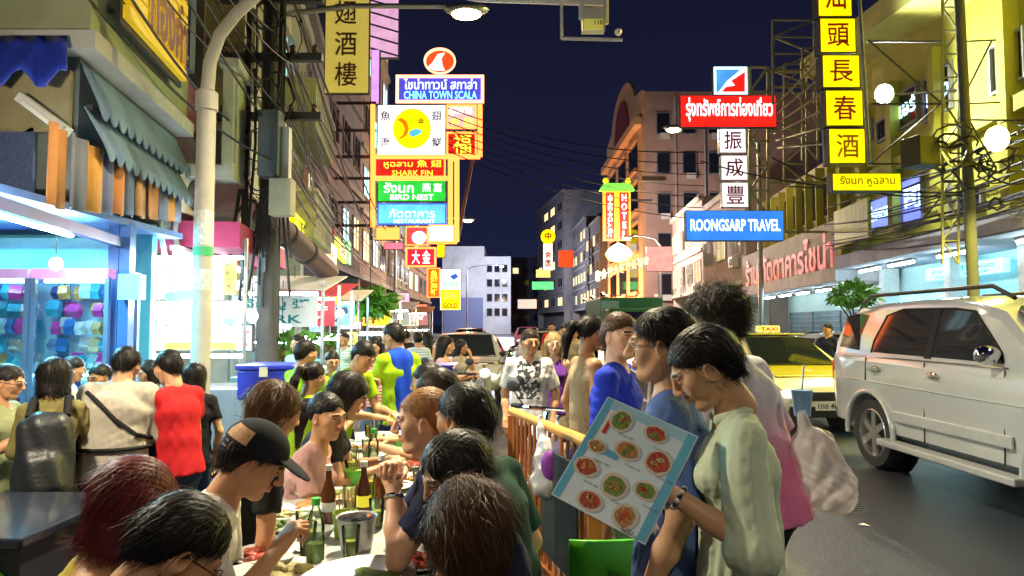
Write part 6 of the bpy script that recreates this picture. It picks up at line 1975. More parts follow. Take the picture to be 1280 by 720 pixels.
M_ = np.array(root_matrix(bag).inverted()); raw_mesh('sack', v @ M_[:3, :3].T + M_[:3, 3], f, mat('thin white plastic', (.7, .68, .72), .3, noise=.3, ns=12, trans=.15), bag)
s_ = SDF(); s_.ell((c.x, c.y - .17, c.z), (.055, .04, .09), .01); v, f = s_.mesh(.01); raw_mesh('contents', v @ M_[:3, :3].T + M_[:3, 3], f, mat('purple cloth', (.22, .03, .35), .7), bag)
pn = [A_.lerp(B_, k) for k in (.52, .9)]
b = MB(); q_ = (pn[1] - pn[0]); q_.z = 0
b.prism([(0, -.72), (1, -.72), (1, -.12), (0, -.12)], pn[0] + Vector((-.02, -.02, 0)), q_ + Vector((0, 0, pn[1].z - pn[0].z)), (0, 0, 1), (-.012, -.004, 0)); b.build('printed_panel', mat('dark printed panel', (.03, .05, .045), .4, noise=.9, ns=7), br, world=True)
ch = thing('plastic_chair', 'bright green plastic chair under the held menu', 'chair', (.36, 2.75, 0), R(8))
m_gc = mat('apple green plastic', (.07, .48, .015), .35, noise=.08)
b = MB(); b.box((0, 0, .43), (.42, .42, .03)); b.build('seat', m_gc, ch, bevel=.012)
b = MB(); vs = []
for i in range(7):
    for j in range(6):
        vs.append((-.19 + .063 * i * (1 - .0 * j), -.20 - .04 * math.cos((i - 3) / 3 * 1.2) - .02 * j / 5, .45 + .42 * j / 5))
b.add(vs, [(i * 6 + j, i * 6 + 6 + j, i * 6 + 7 + j, i * 6 + 1 + j) for i in range(6) for j in range(5)])
o = b.build('backrest', m_gc, ch, smooth=True); o.modifiers.new('thickness', 'SOLIDIFY').thickness = .018
for k in range(4):
    b = MB(); b.box((0, -.262 - .004 * k, .53 + k * .07), (.12, .008, .02), Matrix.Rotation(R(25), 3, 'Y')); b.build('back_slot', mat('dark slot', (.02, .15, .01), .6), ch)
for sx in (-1, 1):
    for sy in (-1, 1):
        b = MB(); b.bar((sx * .17, sy * .17, .42), (sx * .21, sy * .21, 0), .045, .03); b.build('leg', m_gc, ch)

# ------------------------------------------------------------------ vehicles
m_tyre = mat('tyre rubber', (.02, .02, .021), .75, bump=.2, bs=80)
m_rim = mat('alloy rim', (.62, .62, .62), .25, .9, noise=.05)
m_chr = mat('chrome', (.8, .8, .8), .08, 1., noise=0)
m_dark = mat('black trim', (.015, .015, .016), .5, noise=0)
m_tint = mat('tinted glass', (.012, .016, .02), .03, noise=0, coat=.5)
m_hl = mat('headlamp glass', (.8, .85, .9), .05, emit=.6, ecol=(1, .95, .85), noise=0)
m_tl = mat('tail lamp red', (.5, .01, .01), .15, emit=.25, ecol=(1, .05, .03), noise=0)
def half(st, n=9):
    y, zl, zb, zt, hw, tu = st
    g_ = zt - zb
    xr = hw * .95 - tu * max(g_, 0)
    return [(hw * .84, zl), (hw * .975, zl + .1), (hw, (zl + zb) / 2), (hw * .99, zb - .08), (hw * .95, zb), (xr + .02, zb + g_ * .82), (xr - .05, zb + g_ * .96), (xr * .5, zt + .01), (0, zt + .018)]
def car(label, loc, rz, stations, paint, axles, wr, panes, ws, rw=None, wheel_w=.22, spokes=6, group='cars on the road', name='car', tub=.3, detail=1, hl=True, lower=None):
    rt = thing(name, label, 'car', loc, rz, group)
    vs, fs = [], []
    N = 17
    for st in stations:
        h_ = half(st)
        ring = [(x, st[0], z) for x, z in h_] + [(-x, st[0], z) for x, z in h_[-2::-1]]
        vs += ring
    for i in range(len(stations) - 1):
        for j in range(N - 1):
            a = i * N + j
            fs.append((a, a + 1, a + 1 + N, a + N))
        fs.append((i * N + N - 1, i * N, (i + 1) * N, (i + 1) * N + N - 1))
    fs.append(tuple(range(N))[::-1]); fs.append(tuple((len(stations) - 1) * N + k for k in range(N)))
    b = MB(); b.add(vs, fs)
    mats = [paint] + ([lower] if lower else [])
    body = b.build('body', mats, rt, smooth=True)
    if lower:
        for p in body.data.polygons:
            if p.center.z < .62: p.material_index = 1
    hwm = max(s[4] for s in stations)
    # cut the wheel arches out of the body
    cb = MB()
    for ay in axles:
        for sx in (-1, 1):
            cb.tube([(sx * (hwm - .3), ay, wr), (sx * (hwm + .2), ay, wr)], wr * 1.16, 24)
    ctr = cb.build('arch_cutter', m_dark, None)
    TMp = root_matrix(rt)
    ctr.matrix_world = TMp
    md = body.modifiers.new('arches', 'BOOLEAN'); md.object = ctr; md.operation = 'DIFFERENCE'; md.solver = 'EXACT'
    bpy.context.view_layer.update()
    me = bpy.data.meshes.new_from_object(body.evaluated_get(bpy.context.evaluated_depsgraph_get()))
    body.modifiers.clear()
    old = body.data; body.data = me
    bpy.data.objects.remove(ctr)
    try: me.set_sharp_from_angle(angle=R(24))
    except Exception: pass
    wn = body.modifiers.new('normals', 'WEIGHTED_NORMAL'); wn.keep_sharp = True
    def st_at(y):
        for i in range(len(stations) - 1):
            a, c = stations[i], stations[i + 1]
            if a[0] <= y <= c[0]:
                k = (y - a[0]) / (c[0] - a[0]); return [a[q] + (c[q] - a[q]) * k for q in range(6)]
        return stations[0] if y < stations[0][0] else stations[-1]
    def sx_at(y, z):
        st = st_at(y); g_ = st[3] - st[2]
        if z < st[2]: return st[4] * (.95 + .05 * min(1, (st[2] - z) / .15))
        xr = st[4] * .95 - st[5] * g_
        k = (z - st[2]) / max(g_ * .82, .05)
        return st[4] * .95 + (xr + .02 - st[4] * .95) * min(k, 1)
    for poly in panes:
        for s in (-1, 1):
            b = MB(); n = len(poly)
            V_ = [(s * (sx_at(y, z) + .006), y, z) for y, z in poly] + [(s * (sx_at(y, z) - .02), y, z) for y, z in poly]
            b.add(V_, [tuple(range(n)), tuple(range(2 * n - 1, n - 1, -1))] + [(i, i + n, (i + 1) % n + n, (i + 1) % n) for i in range(n)])
            b.build('side_window', m_tint, rt)
    for q, nm in ((ws, 'windscreen'), (rw, 'rear_window')):
        if q is None: continue
        (y0, z0, w0), (y1, z1, w1) = q
        nz = Vector((0, (z0 - z1), -(y0 - y1))).normalized()
        if nz.z < 0: nz = -nz
        b = MB(); V_ = []
        for off in (.03, -.05):
            for i in range(7):
                k = -1 + i / 3
                for (y, z, w_) in ((y0, z0, w0), (y1, z1, w1)):
                    V_.append(Vector((k * w_, y, z + .012 * (1 - k * k))) + nz * off)
        F_ = [(i * 2, i * 2 + 2, i * 2 + 3, i * 2 + 1) for i in range(6)] + [(14 + i * 2, 14 + i * 2 + 1, 14 + i * 2 + 3, 14 + i * 2 + 2) for i in range(6)]
        F_ += [(0, 1, 15, 14), (12, 26, 27, 13)] + [(i * 2, 14 + i * 2, 16 + i * 2, i * 2 + 2) for i in range(6)] + [(i * 2 + 1, i * 2 + 3, 17 + i * 2, 15 + i * 2) for i in range(6)]
        b.add(V_, F_); b.build(nm, m_tint, rt, smooth=True)
    for ay in axles:
        for s in (-1, 1):
            RY = Matrix.Rotation(R(90 * s), 3, 'Y')
            c = (s * (hwm - wheel_w / 2 - .03), ay, wr)
            b = MB(); b.lathe([(wr * .62, -wheel_w / 2), (wr * .9, -wheel_w / 2), (wr, -wheel_w * .3), (wr, wheel_w * .3), (wr * .93, wheel_w / 2), (wr * .68, wheel_w / 2), (wr * .62, wheel_w * .35)], 28, c, rot=RY, caps=False); ty = b.build('wheel', m_tyre, rt, smooth=True)
            b = MB(); b.lathe([(wr * .68, wheel_w * .48), (wr * .64, wheel_w * .52), (wr * .6, wheel_w * .3), (wr * .6, -wheel_w * .1), (wr * .58, -wheel_w * .1)], 28, c, rot=RY, caps=False); b.build('rim', m_rim, ty, smooth=True)
            b = MB(); b.lathe([(wr * .6, .0), (.01, .0)], 24, c, rot=RY, caps=False); b.build('brake_disc', m_dark, ty)
            b = MB()
            for k in range(spokes):
                a = 2 * math.pi * k / spokes
                d = RY @ Vector((math.cos(a), math.sin(a), 0)); o_ = RY @ Vector((0, 0, wheel_w * .38))
                b.bar(Vector(c) + o_ + d * wr * .1, Vector(c) + o_ * .95 + d * wr * .63, wr * .19, .03, up=tuple(RY @ Vector((0, 0, 1))))
            b.lathe([(wr * .17, wheel_w * .3), (wr * .17, wheel_w * .46), (0, wheel_w * .47)], 14, c, rot=RY)
            b.build('spokes', m_rim, ty)
            b = MB(); b.lathe([(wr * 1.15, -.02), (0.01, -.02)], 20, (s * (hwm - .29), ay, wr), rot=RY, caps=False); b.build('wheel_well', m_dark, rt)
    yf = stations[-1][0]; yr = stations[0][0]
    if hl:
        for s in (-1, 1):
            zf = stations[-3][2]
            b = MB(); b.ell((s * stations[-2][4] * .78, yf - .06, zf - .12), (.17, .1, .085), 12, 8); b.build('headlight', m_hl, rt, smooth=True)
        b = MB(); b.box((0, yf + .005, stations[-3][2] - .15), (.8, .03, .13)); b.build('grille', m_dark, rt, bevel=.01)
        b = MB(); b.box((0, yf + .012, .45), (.46, .02, .13)); np_ = b.build('number_plate', mat('number plate', (.75, .75, .72), .5), rt)
        b = MB(); b.box((0, yf - .01, .36), (1.2, .05, .16)); b.build('lower_intake', m_dark, rt)
    for s in (-1, 1):
        zr = stations[1][2]
        b = MB(); b.box((s * stations[1][4] * .9, yr + .05, zr - .12), (.18, .14, .26)); b.build('tail_light', m_tl, rt, bevel=.02)
        ym = ws[0][0] - (.5 if name == 'parked_car' else .2)
        zm = (ws[0][1]) + .05
        b = MB(); b.ell((s * (sx_at(ym, zm) + .13), ym, zm), (.12, .07, .085), 12, 8); b.bar((s * (sx_at(ym, zm) - .02), ym, zm - .03), (s * (sx_at(ym, zm) + .08), ym, zm - .02), .04, .03); b.build('wing_mirror', m_chr if detail else paint, rt, smooth=True)
    return rt, sx_at
m_silver = mat('silver white paint', (.64, .66, .68), .15, .4, noise=.04, coat=1.)
suv = [(-2.36, .52, .80, .86, .74, .2), (-2.31, .42, 1.02, 1.10, .84, .2), (-2.24, .38, 1.12, 1.34, .89, .26), (-2.1, .36, 1.13, 1.62, .92, .28), (-1.9, .35, 1.13, 1.74, .925, .29), (-1.4, .34, 1.12, 1.79, .93, .29), (-.7, .34, 1.11, 1.81, .93, .29), (-.25, .34, 1.10, 1.80, .93, .29), (.15, .34, 1.09, 1.76, .93, .29), (.5, .34, 1.08, 1.66, .93, .3), (.85, .34, 1.08, 1.38, .925, .3), (1.12, .34, 1.07, 1.15, .92, .2), (1.8, .36, 1.02, 1.10, .91, .1), (2.15, .38, .92, 1.02, .88, .1), (2.32, .42, .80, .88, .80, .1), (2.36, .46, .70, .74, .72, .1)]
suv = [(y, zl * 1.06, zb * 1.16, zt + (.12 if zt > 1.3 else (zb * .16 + .0)), hw * 1.03, tu * .9) for y, zl, zb, zt, hw, tu in suv]
panes = [[(-1.02, 1.16), (-.08, 1.15), (-.08, 1.66), (-.62, 1.67), (-.9, 1.6), (-1.04, 1.3)], [(.02, 1.15), (.98, 1.14), (.95, 1.22), (.5, 1.62), (.2, 1.65), (.02, 1.66)], [(-2.0, 1.2), (-1.22, 1.17), (-1.3, 1.35), (-1.16, 1.62), (-1.5, 1.64), (-1.9, 1.6)]]
panes = [[(y - .32 if i_ < 2 else (-2.12 + (y + 2.0) * .62), 1.30 + (z - 1.13) * (.5 / .53)) for y, z in p_] for i_, p_ in enumerate(panes)]
sc_ = at(1090, 535, 7.9)
SUVX = sc_.x + .96
rt, sx = car('silver suv with tinted windows and roof rails beside the pedestrians', (SUVX, 7.9 - 1.34, 0), math.pi + R(1.5), suv, m_silver, (-1.36, 1.40), .405, panes, ((1.12, 1.33, .72), (.52, 1.79, .62)), ((-2.28, 1.40, .62), (-2.08, 1.76, .56)), .25, 6, name='parked_car')
for s in (-1, 1):
    b = MB(); b.tube([(s * .68, -1.9, 1.90), (s * .69, -1.7, 1.99), (s * .69, .3, 2.0), (s * .68, .55, 1.88)], .022, 8); b.build('roof_rail', m_dark, rt, smooth=True)
    for y in (-1.2, -.2):
        b = MB(); b.ell((s * (sx(y, 1.14) + .012), y, 1.14), (.02, .09, .035), 12, 6); b.bar((s * (sx(y, 1.14) + .03), y - .1, 1.14), (s * (sx(y, 1.14) + .03), y + .1, 1.14), .02, .03); b.build('door_handle', m_chr, rt, smooth=True)
    for y in (-.35, .72, -1.42):
        b = MB(); b.bar((s * (sx(y, .5) + .003), y, .45 if y > -1.4 else 1.0), (s * (sx(y, 1.2) + .003), y, 1.26), .012, .008); b.build('door_seam', m_dark, rt)
    b = MB(); b.box((s * .965, -.02, .66), (.03, 1.7, .11)); b.build('door_cladding', mat('pale cladding', (.50, .52, .53), .35, .3), rt, bevel=.012)
    b = MB(); b.box((s * .985, -.05, .36), (.16, 2.0, .07)); b.build('side_step', mat('silver step', (.5, .51, .52), .35, .4), rt, bevel=.015)
    b = MB(); b.bar((s * (sx(-.35, 1.3) + .005), -.35, 1.30), (s * (sx(-.35, 1.8) + .005), -.35, 1.80), .1, .012); b.build('door_pillar', mat('matt black', (.01, .01, .01), .95, noise=0), rt)
    b = MB(); b.tube([(s * (sx(y, 1.26) + .004), y, 1.272) for y in (-1.95, -1.4, -.7, 0, .75)], .011, 6); b.build('belt_trim', m_chr, rt)
    b = MB(); b.tube([(s * (sx(y, .98) + .001), y, .98 - .01 * y) for y in (-1.9, -1.2, -.5, .3, 1.0)], .008, 6); b.build('swage_line', m_silver, rt)
    b = MB(); b.tube([(s * (sx(y, z) + .004), y, z) for y, z in ((-1.37, 1.32), (-1.36, 1.46), (-1.22, 1.745), (-.94, 1.81), (-.36, 1.805), (-.1, 1.80), (.18, 1.77), (.62, 1.40), (.66, 1.31))], .012, 6); b.build('window_frame', mat('matt black', (.01, .01, .01), .95, noise=0), rt)
    for ay in (-1.36, 1.40):
        b = MB(); b.tube([(s * .962, ay + .475 * math.cos(a), .405 + .475 * math.sin(a)) for a in np.linspace(-.12, math.pi + .12, 22)], .03, 8); b.build('arch_flare', m_silver, rt, smooth=True)
    b = MB(); b.box((s * (sx(1.1, .98) + .004), 1.18, 1.0), (.01, .16, .05)); b.build('side_marker', m_chr, rt)
b = MB(); b.box((0, -2.37, .68), (1.5, .08, .18)); b.build('rear_bumper', m_silver, rt, bevel=.03)
sed = [(-2.25, .42, .70, .76, .70, .2), (-2.2, .36, .86, .95, .80, .2), (-1.9, .30, .92, 1.00, .85, .2), (-1.45, .29, .93, 1.06, .86, .3), (-1.0, .28, .93, 1.34, .86, .36), (-.5, .28, .92, 1.45, .865, .38), (.1, .28, .91, 1.46, .865, .38), (.45, .28, .90, 1.40, .865, .38), (.8, .28, .90, 1.20, .86, .34), (1.2, .29, .88, .96, .86, .2), (1.65, .30, .82, .90, .84, .1), (2.0, .34, .74, .82, .80, .1), (2.2, .38, .64, .70, .72, .1), (2.25, .42, .58, .62, .62, .1)]
spanes = [[(-.95, .97), (-.12, .96), (-.12, 1.32), (-.6, 1.32), (-.85, 1.22)], [(-.05, .96), (.85, .95), (.5, 1.22), (.2, 1.32), (-.05, 1.33)]]
sws, srw = ((1.2, .97, .66), (.46, 1.39, .54)), ((-1.45, 1.07, .64), (-.62, 1.43, .54))
m_taxi = mat('cream taxi paint', (.80, .75, .55), .25, coat=1., noise=.04)
tq = at(985, 480, 10.3)
rt, sx = car('cream and yellow taxi right behind the silver suv', (4.55, 12.3, 0), math.pi + R(3), sed, m_taxi, (-1.3, 1.35), .31, spanes, sws, srw, .19, 7)
b = MB(); b.box((0, 1.55, .915), (1.3, .8, .03), Matrix.Rotation(R(-8), 3, 'X')); b.build('bonnet_panel', mat('taxi yellow', (.85, .74, .05), .25, coat=1.), rt, bevel=.02)
b = MB(); b.box((0, -.1, 1.475), (1.1, 1.0, .02)); b.build('roof_panel', mat('taxi yellow', (.75, .62, .02), .25), rt, bevel=.01)
b = MB(); b.box((0, .15, 1.56), (.4, .14, .12)); b.build('roof_sign', mat('taxi sign', (.8, .7, .2), .4, emit=.6), rt, bevel=.02)
lettering('TAXI', .3, .07, root_matrix(rt) @ Vector((0, .225, 1.56)), root_matrix(rt).to_3x3() @ Vector((-1, 0, 0)), (0, 0, 1), k_red, rt)
lettering('1กข 4821', .38, .08, root_matrix(rt) @ Vector((0, 2.275, .45)), root_matrix(rt).to_3x3() @ Vector((-1, 0, 0)), (0, 0, 1), k_blk, rt)
m_pearl = mat('pearl white paint', (.62, .64, .66), .22, coat=1., noise=.04)
m_grey = mat('gunmetal paint', (.09, .10, .12), .22, .4, coat=1., noise=.04)
car('pale sedan farther back beyond the taxi', (6.2, 20, 0), math.pi, sed, m_pearl, (-1.3, 1.35), .31, spanes, sws, srw, .19, 7)
car('white sedan parked at the far kerb beyond the taxi', (7.6, 15.5, 0), math.pi + R(2), sed, m_pearl, (-1.3, 1.35), .31, spanes, sws, srw, .19, 7)
# cars heading away on the stall side lane
car('silver sedan seen from the front behind the long haired woman', (-1.0, 15.5, 0), math.pi, sed, m_silver, (-1.3, 1.35), .31, spanes, sws, None, .19, 7)
car('dark windowed white sedan in the middle of the road behind the white tee man', (.95, 18.5, 0), math.pi, sed, m_pearl, (-1.3, 1.35), .31, spanes, sws, None, .19, 7)
car('grey sedan far down the road in the middle', (1.6, 27, 0), math.pi, sed, m_grey, (-1.3, 1.35), .31, spanes, sws, srw, .19, 7)
car('red sedan far down the stall side lane', (-1.9, 31, 0), math.pi, sed, mat('red paint', (.45, .02, .02), .22, coat=1.), (-1.3, 1.35), .31, spanes, sws, srw, .19, 7)
car('distant pink taxi under the white road sign', (1.0, 44, 0), math.pi, sed, mat('pink taxi paint', (.6, .12, .3), .25, coat=1.), (-1.3, 1.35), .31, spanes, sws, srw, .19, 7)
# green truck
tk = thing('truck', 'green canvas sided truck standing across the road beyond the pedestrians', 'truck', (4.4, 26, 0))
m_tg = mat('truck green', (.05, .22, .06), .5, dirt=.3)
b = MB(); b.box((4.4, 27.5, 1.75), (2.3, 5, 1.75)); b.build('cargo_body', m_tg, tk, world=True, bevel=.03)
b = MB(); b.box((3.6, 24.97, 1.8), (.65, .05, 1.4)); b.build('rear_panel', mat('pale panel', (.45, .6, .5), .5), tk, world=True)
b = MB(); b.box((4.4, 27.5, .75), (2.2, 5, .2)); b.build('chassis', m_dark, tk, world=True)
b = MB(); b.box((4.4, 24.2, 1.35), (2.1, 1.4, 1.7)); b.build('cab', m_tg, tk, world=True, bevel=.08)
b = MB(); b.box((4.4, 23.47, 1.75), (1.8, .04, .65)); b.build('windscreen', m_tint, tk, world=True)
for i in range(4):
    b = MB(); b.box((3.5 + i * .6, 24.98, 2.7), (.12, .04, .08)); b.build('marker_lamp', lit_y, tk, world=True)
for (x, y) in ((3.45, 24.2), (5.35, 24.2), (3.45, 28.8), (5.35, 28.8)):
    b = MB(); b.lathe([(.2, -.13), (.45, -.13), (.48, 0), (.45, .13), (.2, .13)], 20, (x, y, .48), rot=Matrix.Rotation(R(90), 3, 'Y')); b.build('wheel', m_tyre, tk, world=True, smooth=True)
# motor scooters
def scooter(label, loc, rz, col, box=False):
    t = thing('motor_scooter', label, 'scooter', loc, rz, 'motor scooters')
    m = mat('scooter %.2f %.2f' % (col[0], col[2]), col, .25, coat=1.)
    for y in (-.6, .62):
        b = MB(); b.lathe([(.16, -.05), (.24, -.05), (.27, 0), (.24, .05), (.16, .05)], 20, (0, y, .27), rot=Matrix.Rotation(R(90), 3, 'Y')); w_ = b.build('wheel', m_tyre, t, smooth=True)
        b = MB(); b.lathe([(.165, -.02), (.165, .02), (.05, .03), (0, .03)], 16, (0, y, .27), rot=Matrix.Rotation(R(90), 3, 'Y')); b.build('rim', m_rim, w_)
    s_ = SDF(); s_.cone((0, -.6, .62), (0, -.15, .55), .12, .13, .05); s_.cone((0, -.15, .5), (0, .2, .32), .12, .08, .05, V3(1, 0, 0), 1.3); s_.cone((0, .22, .35), (0, .45, .85), .09, .07, .05, V3(1, 0, 0), 1.6)
    v, f = s_.mesh(.02); raw_mesh('fairing', v, f, m, t)
    b = MB(); b.box((0, -.3, .76), (.26, .72, .08)); b.build('seat', m_dark, t, bevel=.03)
    b = MB(); b.tube([(0, .62, .3), (0, .45, .9), (0, .42, 1.0)], .025, 8); b.build('fork', m_chr, t)
    b = MB(); b.tube([(-.34, .32, 1.02), (-.15, .42, 1.03), (.15, .42, 1.03), (.34, .32, 1.02)], .014, 8); hb = b.build('handlebar', m_chr, t)
    for s in (-1, 1):
        b = MB(); b.tube([(s * .24, .37, 1.03), (s * .36, .31, 1.02)], .02, 8); b.build('grip', m_dark, hb)
        b = MB(); b.ell((s * .3, .4, 1.18), (.06, .015, .045), 10, 6); b.tube([(s * .22, .38, 1.03), (s * .3, .4, 1.15)], .006, 5); b.build('mirror', m_dark, hb)
    b = MB(); b.ell((0, .5, .88), (.09, .06, .08), 12, 8); b.build('headlight', m_hl, t, smooth=True)
    b = MB(); b.box((0, -.8, .66), (.14, .06, .07)); b.build('tail_light', m_tl, t)
    return t
scooter('blue scooter parked behind the orange barrier', (at(716, 500, 5.3).x, 5.4, 0), R(150), (.03, .05, .35))
scooter('dark scooter carrying the long haired woman', (at(572, 470, 9.0).x, 9.0, 0), R(165), (.05, .05, .06))
scooter('white scooter standing near the far silver car', (at(600, 460, 11.).x, 11.2, 0), R(190), (.55, .55, .55))
# small banners and cards hung among the stalls
hang = [(318, 352, 340, 372, 9.2, (1., .85, .9), 'เปิด', 'white card hung on the cable pole side of the stalls'), (352, 380, 384, 392, 10.4, (.9, .05, .1), '燒鴨', 'red strip board over the pale stall'), (386, 398, 404, 416, 12.5, (.2, .75, 1.), 'ชา', 'cyan card beside the red fascia'),
        (408, 366, 422, 382, 12.9, (1., .75, .05), '茶', 'yellow card under the milky sign'), (424, 402, 452, 412, 14.5, (1., .95, .9), 'บะหมี่', 'white strip over the fruit stall side'), (430, 414, 448, 432, 13.2, (.85, .95, .15), '麵', 'lime card by the stall keeper in mint'),
        (458, 398, 492, 410, 18.5, (1., .9, .95), 'ติ่มซำ', 'white strip right of the leaf fringe'), (484, 412, 500, 424, 20., (1., .3, .35), '點心', 'pink card behind the apron man head'), (502, 398, 524, 408, 24, (1., .8, .5), 'กาแฟ', 'peach strip near the street end stalls'),
        (514, 380, 534, 392, 30, (1., .25, .15), '金行', 'orange red strip under the narrow orange sign'), (468, 376, 482, 392, 21, (.4, 1., .9), 'น้ำ', 'aqua card right of the leaf fringe'), (492, 366, 512, 378, 27, (1., .5, .7), '餐', 'rose card high above the far stall'), (300, 405, 316, 440, 8.0, (.55, .9, 1.), 'สด', 'pale cyan upright card right of the price boards'), (340, 404, 366, 426, 9.5, (.9, 1., 1.), 'ปลา', 'icy white menu card at the pale stall')]
for i, (x0, y0, x1, y1, Y, c_, t_, lab) in enumerate(hang):
    r_ = board('hanging_card', lab, x0, y0, x1, y1, Y, emis('card %d' % i, c_, 1.1), thick=.04)
    write(r_, t_, x0 + (x1 - x0) * .2, y0 + (y1 - y0) * .2, x1 - (x1 - x0) * .2, y1 - (y1 - y0) * .2, Y, (k_red, k_blk, k_bl)[i % 3], .0)
    b = MB(); q = at((x0 + x1) / 2, y0, Y); b.tube([q, q + Vector((0, 0, .6))], .006, 5); b.build('hanger', m_wire, r_, world=True)
# ------------------------------------------------------------------ the people of the scene
c_white = cloth('white', (.62, .61, .58)); c_navy = cloth('navy', (.015, .02, .06)); c_black = cloth('black', (.012, .012, .014)); c_jean = cloth('jeans', (.05, .07, .13)); c_grey = cloth('grey', (.2, .2, .21))
c_lime = cloth('lime', (.30, .50, .01)); c_khaki = cloth('khaki', (.25, .2, .12)); c_pink = cloth('pink', (.62, .36, .33)); c_red = cloth('red', (.5, .015, .02)); c_cream = cloth('cream', (.40, .36, .30)); c_olive = cloth('olive', (.20, .17, .06))
c_blue = cloth('royal', (.015, .04, .50)); c_denim = cloth('sky denim', (.12, .19, .40)); c_forest = cloth('forest', (.012, .05, .04)); c_mustard = cloth('mustard', (.45, .34, .05)); c_plum = cloth('plum', (.12, .03, .25)); c_pale = cloth('pale blue', (.35, .5, .62)); c_mint = cloth('mint', (.58, .68, .50), bump=.3)

def printed(name, base, ink, x0, x1, z0, z1, front=1, scale=30., thr=.5, yc=0.):
    """cloth with a flat ink print inside a box of the wearer's own coordinates"""
    m = cloth(name, base)
    n = m.node_tree; L = n.links.new
    b_ = n.nodes['Principled BSDF']
    src = b_.inputs['Base Color'].links[0].from_socket
    tc = n.nodes.new('ShaderNodeTexCoord'); sp_ = n.nodes.new('ShaderNodeSeparateXYZ'); L(tc.outputs['Object'], sp_.inputs[0])
    def mth(op, a, v, c=None):
        q = n.nodes.new('ShaderNodeMath'); q.operation = op
        if hasattr(a, 'links'): L(a, q.inputs[0])
        else: q.inputs[0].default_value = a
        if hasattr(v, 'links'): L(v, q.inputs[1])
        else: q.inputs[1].default_value = v
        return q.outputs[0]
    k = mth('GREATER_THAN', sp_.outputs[0], x0)
    for q in (mth('LESS_THAN', sp_.outputs[0], x1), mth('GREATER_THAN', sp_.outputs[2], z0), mth('LESS_THAN', sp_.outputs[2], z1), mth('GREATER_THAN' if front > 0 else 'LESS_THAN', sp_.outputs[1], yc)):
        k = mth('MULTIPLY', k, q)
    t = n.nodes.new('ShaderNodeTexNoise'); t.inputs['Scale'].default_value = scale; t.inputs['Detail'].default_value = 3; L(tc.outputs['Object'], t.inputs['Vector'])
    k = mth('MULTIPLY', k, mth('GREATER_THAN', t.outputs['Fac'], thr))
    mx = n.nodes.new('ShaderNodeMix'); mx.data_type = 'RGBA'; L(k, mx.inputs[0]); L(src, mx.inputs[6]); mx.inputs[7].default_value = (*ink, 1); L(mx.outputs[2], b_.inputs['Base Color'])
    return m

def striped(name, base, ink, freq):
    m = cloth(name, base)
    n = m.node_tree; L = n.links.new
    b_ = n.nodes['Principled BSDF']
    if any(q.type == 'TEX_WAVE' for q in n.nodes): return m
    src = b_.inputs['Base Color'].links[0].from_socket
    tc = n.nodes.new('ShaderNodeTexCoord'); wv = n.nodes.new('ShaderNodeTexWave'); wv.bands_direction = 'Z'; wv.inputs['Scale'].default_value = freq / 10; wv.inputs['Distortion'].default_value = .6
    L(tc.outputs['Object'], wv.inputs['Vector'])
    mx = n.nodes.new('ShaderNodeMix'); mx.data_type = 'RGBA'; L(wv.outputs['Fac'], mx.inputs[0]); L(src, mx.inputs[6]); mx.inputs[7].default_value = (*ink, 1); L(mx.outputs[2], b_.inputs['Base Color'])
    return m
G1 = 'diners at the street tables'
TBL = dict(pose='sit', group=G1, bottom=c_jean, z0=0.)
# --- near side of the table, left bank
JN = person('woman with dark red bob and mustard top at the near left', 170, 632, 2.0, -62, 'f', lean=16, hp=22, hair='bob', hc='red', top=c_mustard, top_style='tank', res=.0095, strands=1500, larm=(.02, .14, -.4), rarm=(-.02, .2, -.36), **TBL)
JO = person('dark haired man in denim shirt bending over the table nearest the viewer', 226, 688, 1.68, -58, 'm', lean=26, hp=42, hair='short', top=c_denim, sleeve=.8, res=.0095, strands=1500, larm=(.06, .36, -.18), rarm=(.0, .30, -.24), rcurl=.9, **TBL)
spectacles(JO)
JF = person('man in white tee and black cap bending to eat', 318, 577, 2.35, -78, 'm', lean=24, hp=30, hair='short', top=c_white, sleeve=.75, res=.0095, strands=500, larm=(.04, .22, -.26), rarm=(-.06, .22, -.10), rcurl=1.0, lcurl=.9, **TBL)
JG = person('brown haired woman hidden behind the black cap man', 345, 516, 2.95, -45, 'f', lean=16, hp=16, hair='wavy', hc='brown', top=c_black, res=.012, strands=700, larm=(.02, .14, -.4), rarm=(-.02, .14, -.4), **TBL)
JH = person('woman in pink top with tied dark hair reaching across the table', 409, 521, 3.6, -98, 'f', lean=14, hp=8, hy=-22, hair='pony', hc='black', top=c_pink, res=.0095, strands=500, larm=(.02, .32, -.2), rarm=(-.06, .28, -.14), rcurl=.9, **TBL)
JI = person('dark haired woman in black looking down at the table', 436, 494, 3.9, -85, 'f', lean=14, hp=26, hair='bob', hc='black', top=c_black, res=.012, strands=500, larm=(.03, .3, -.2), rarm=(-.03, .32, -.2), **TBL)
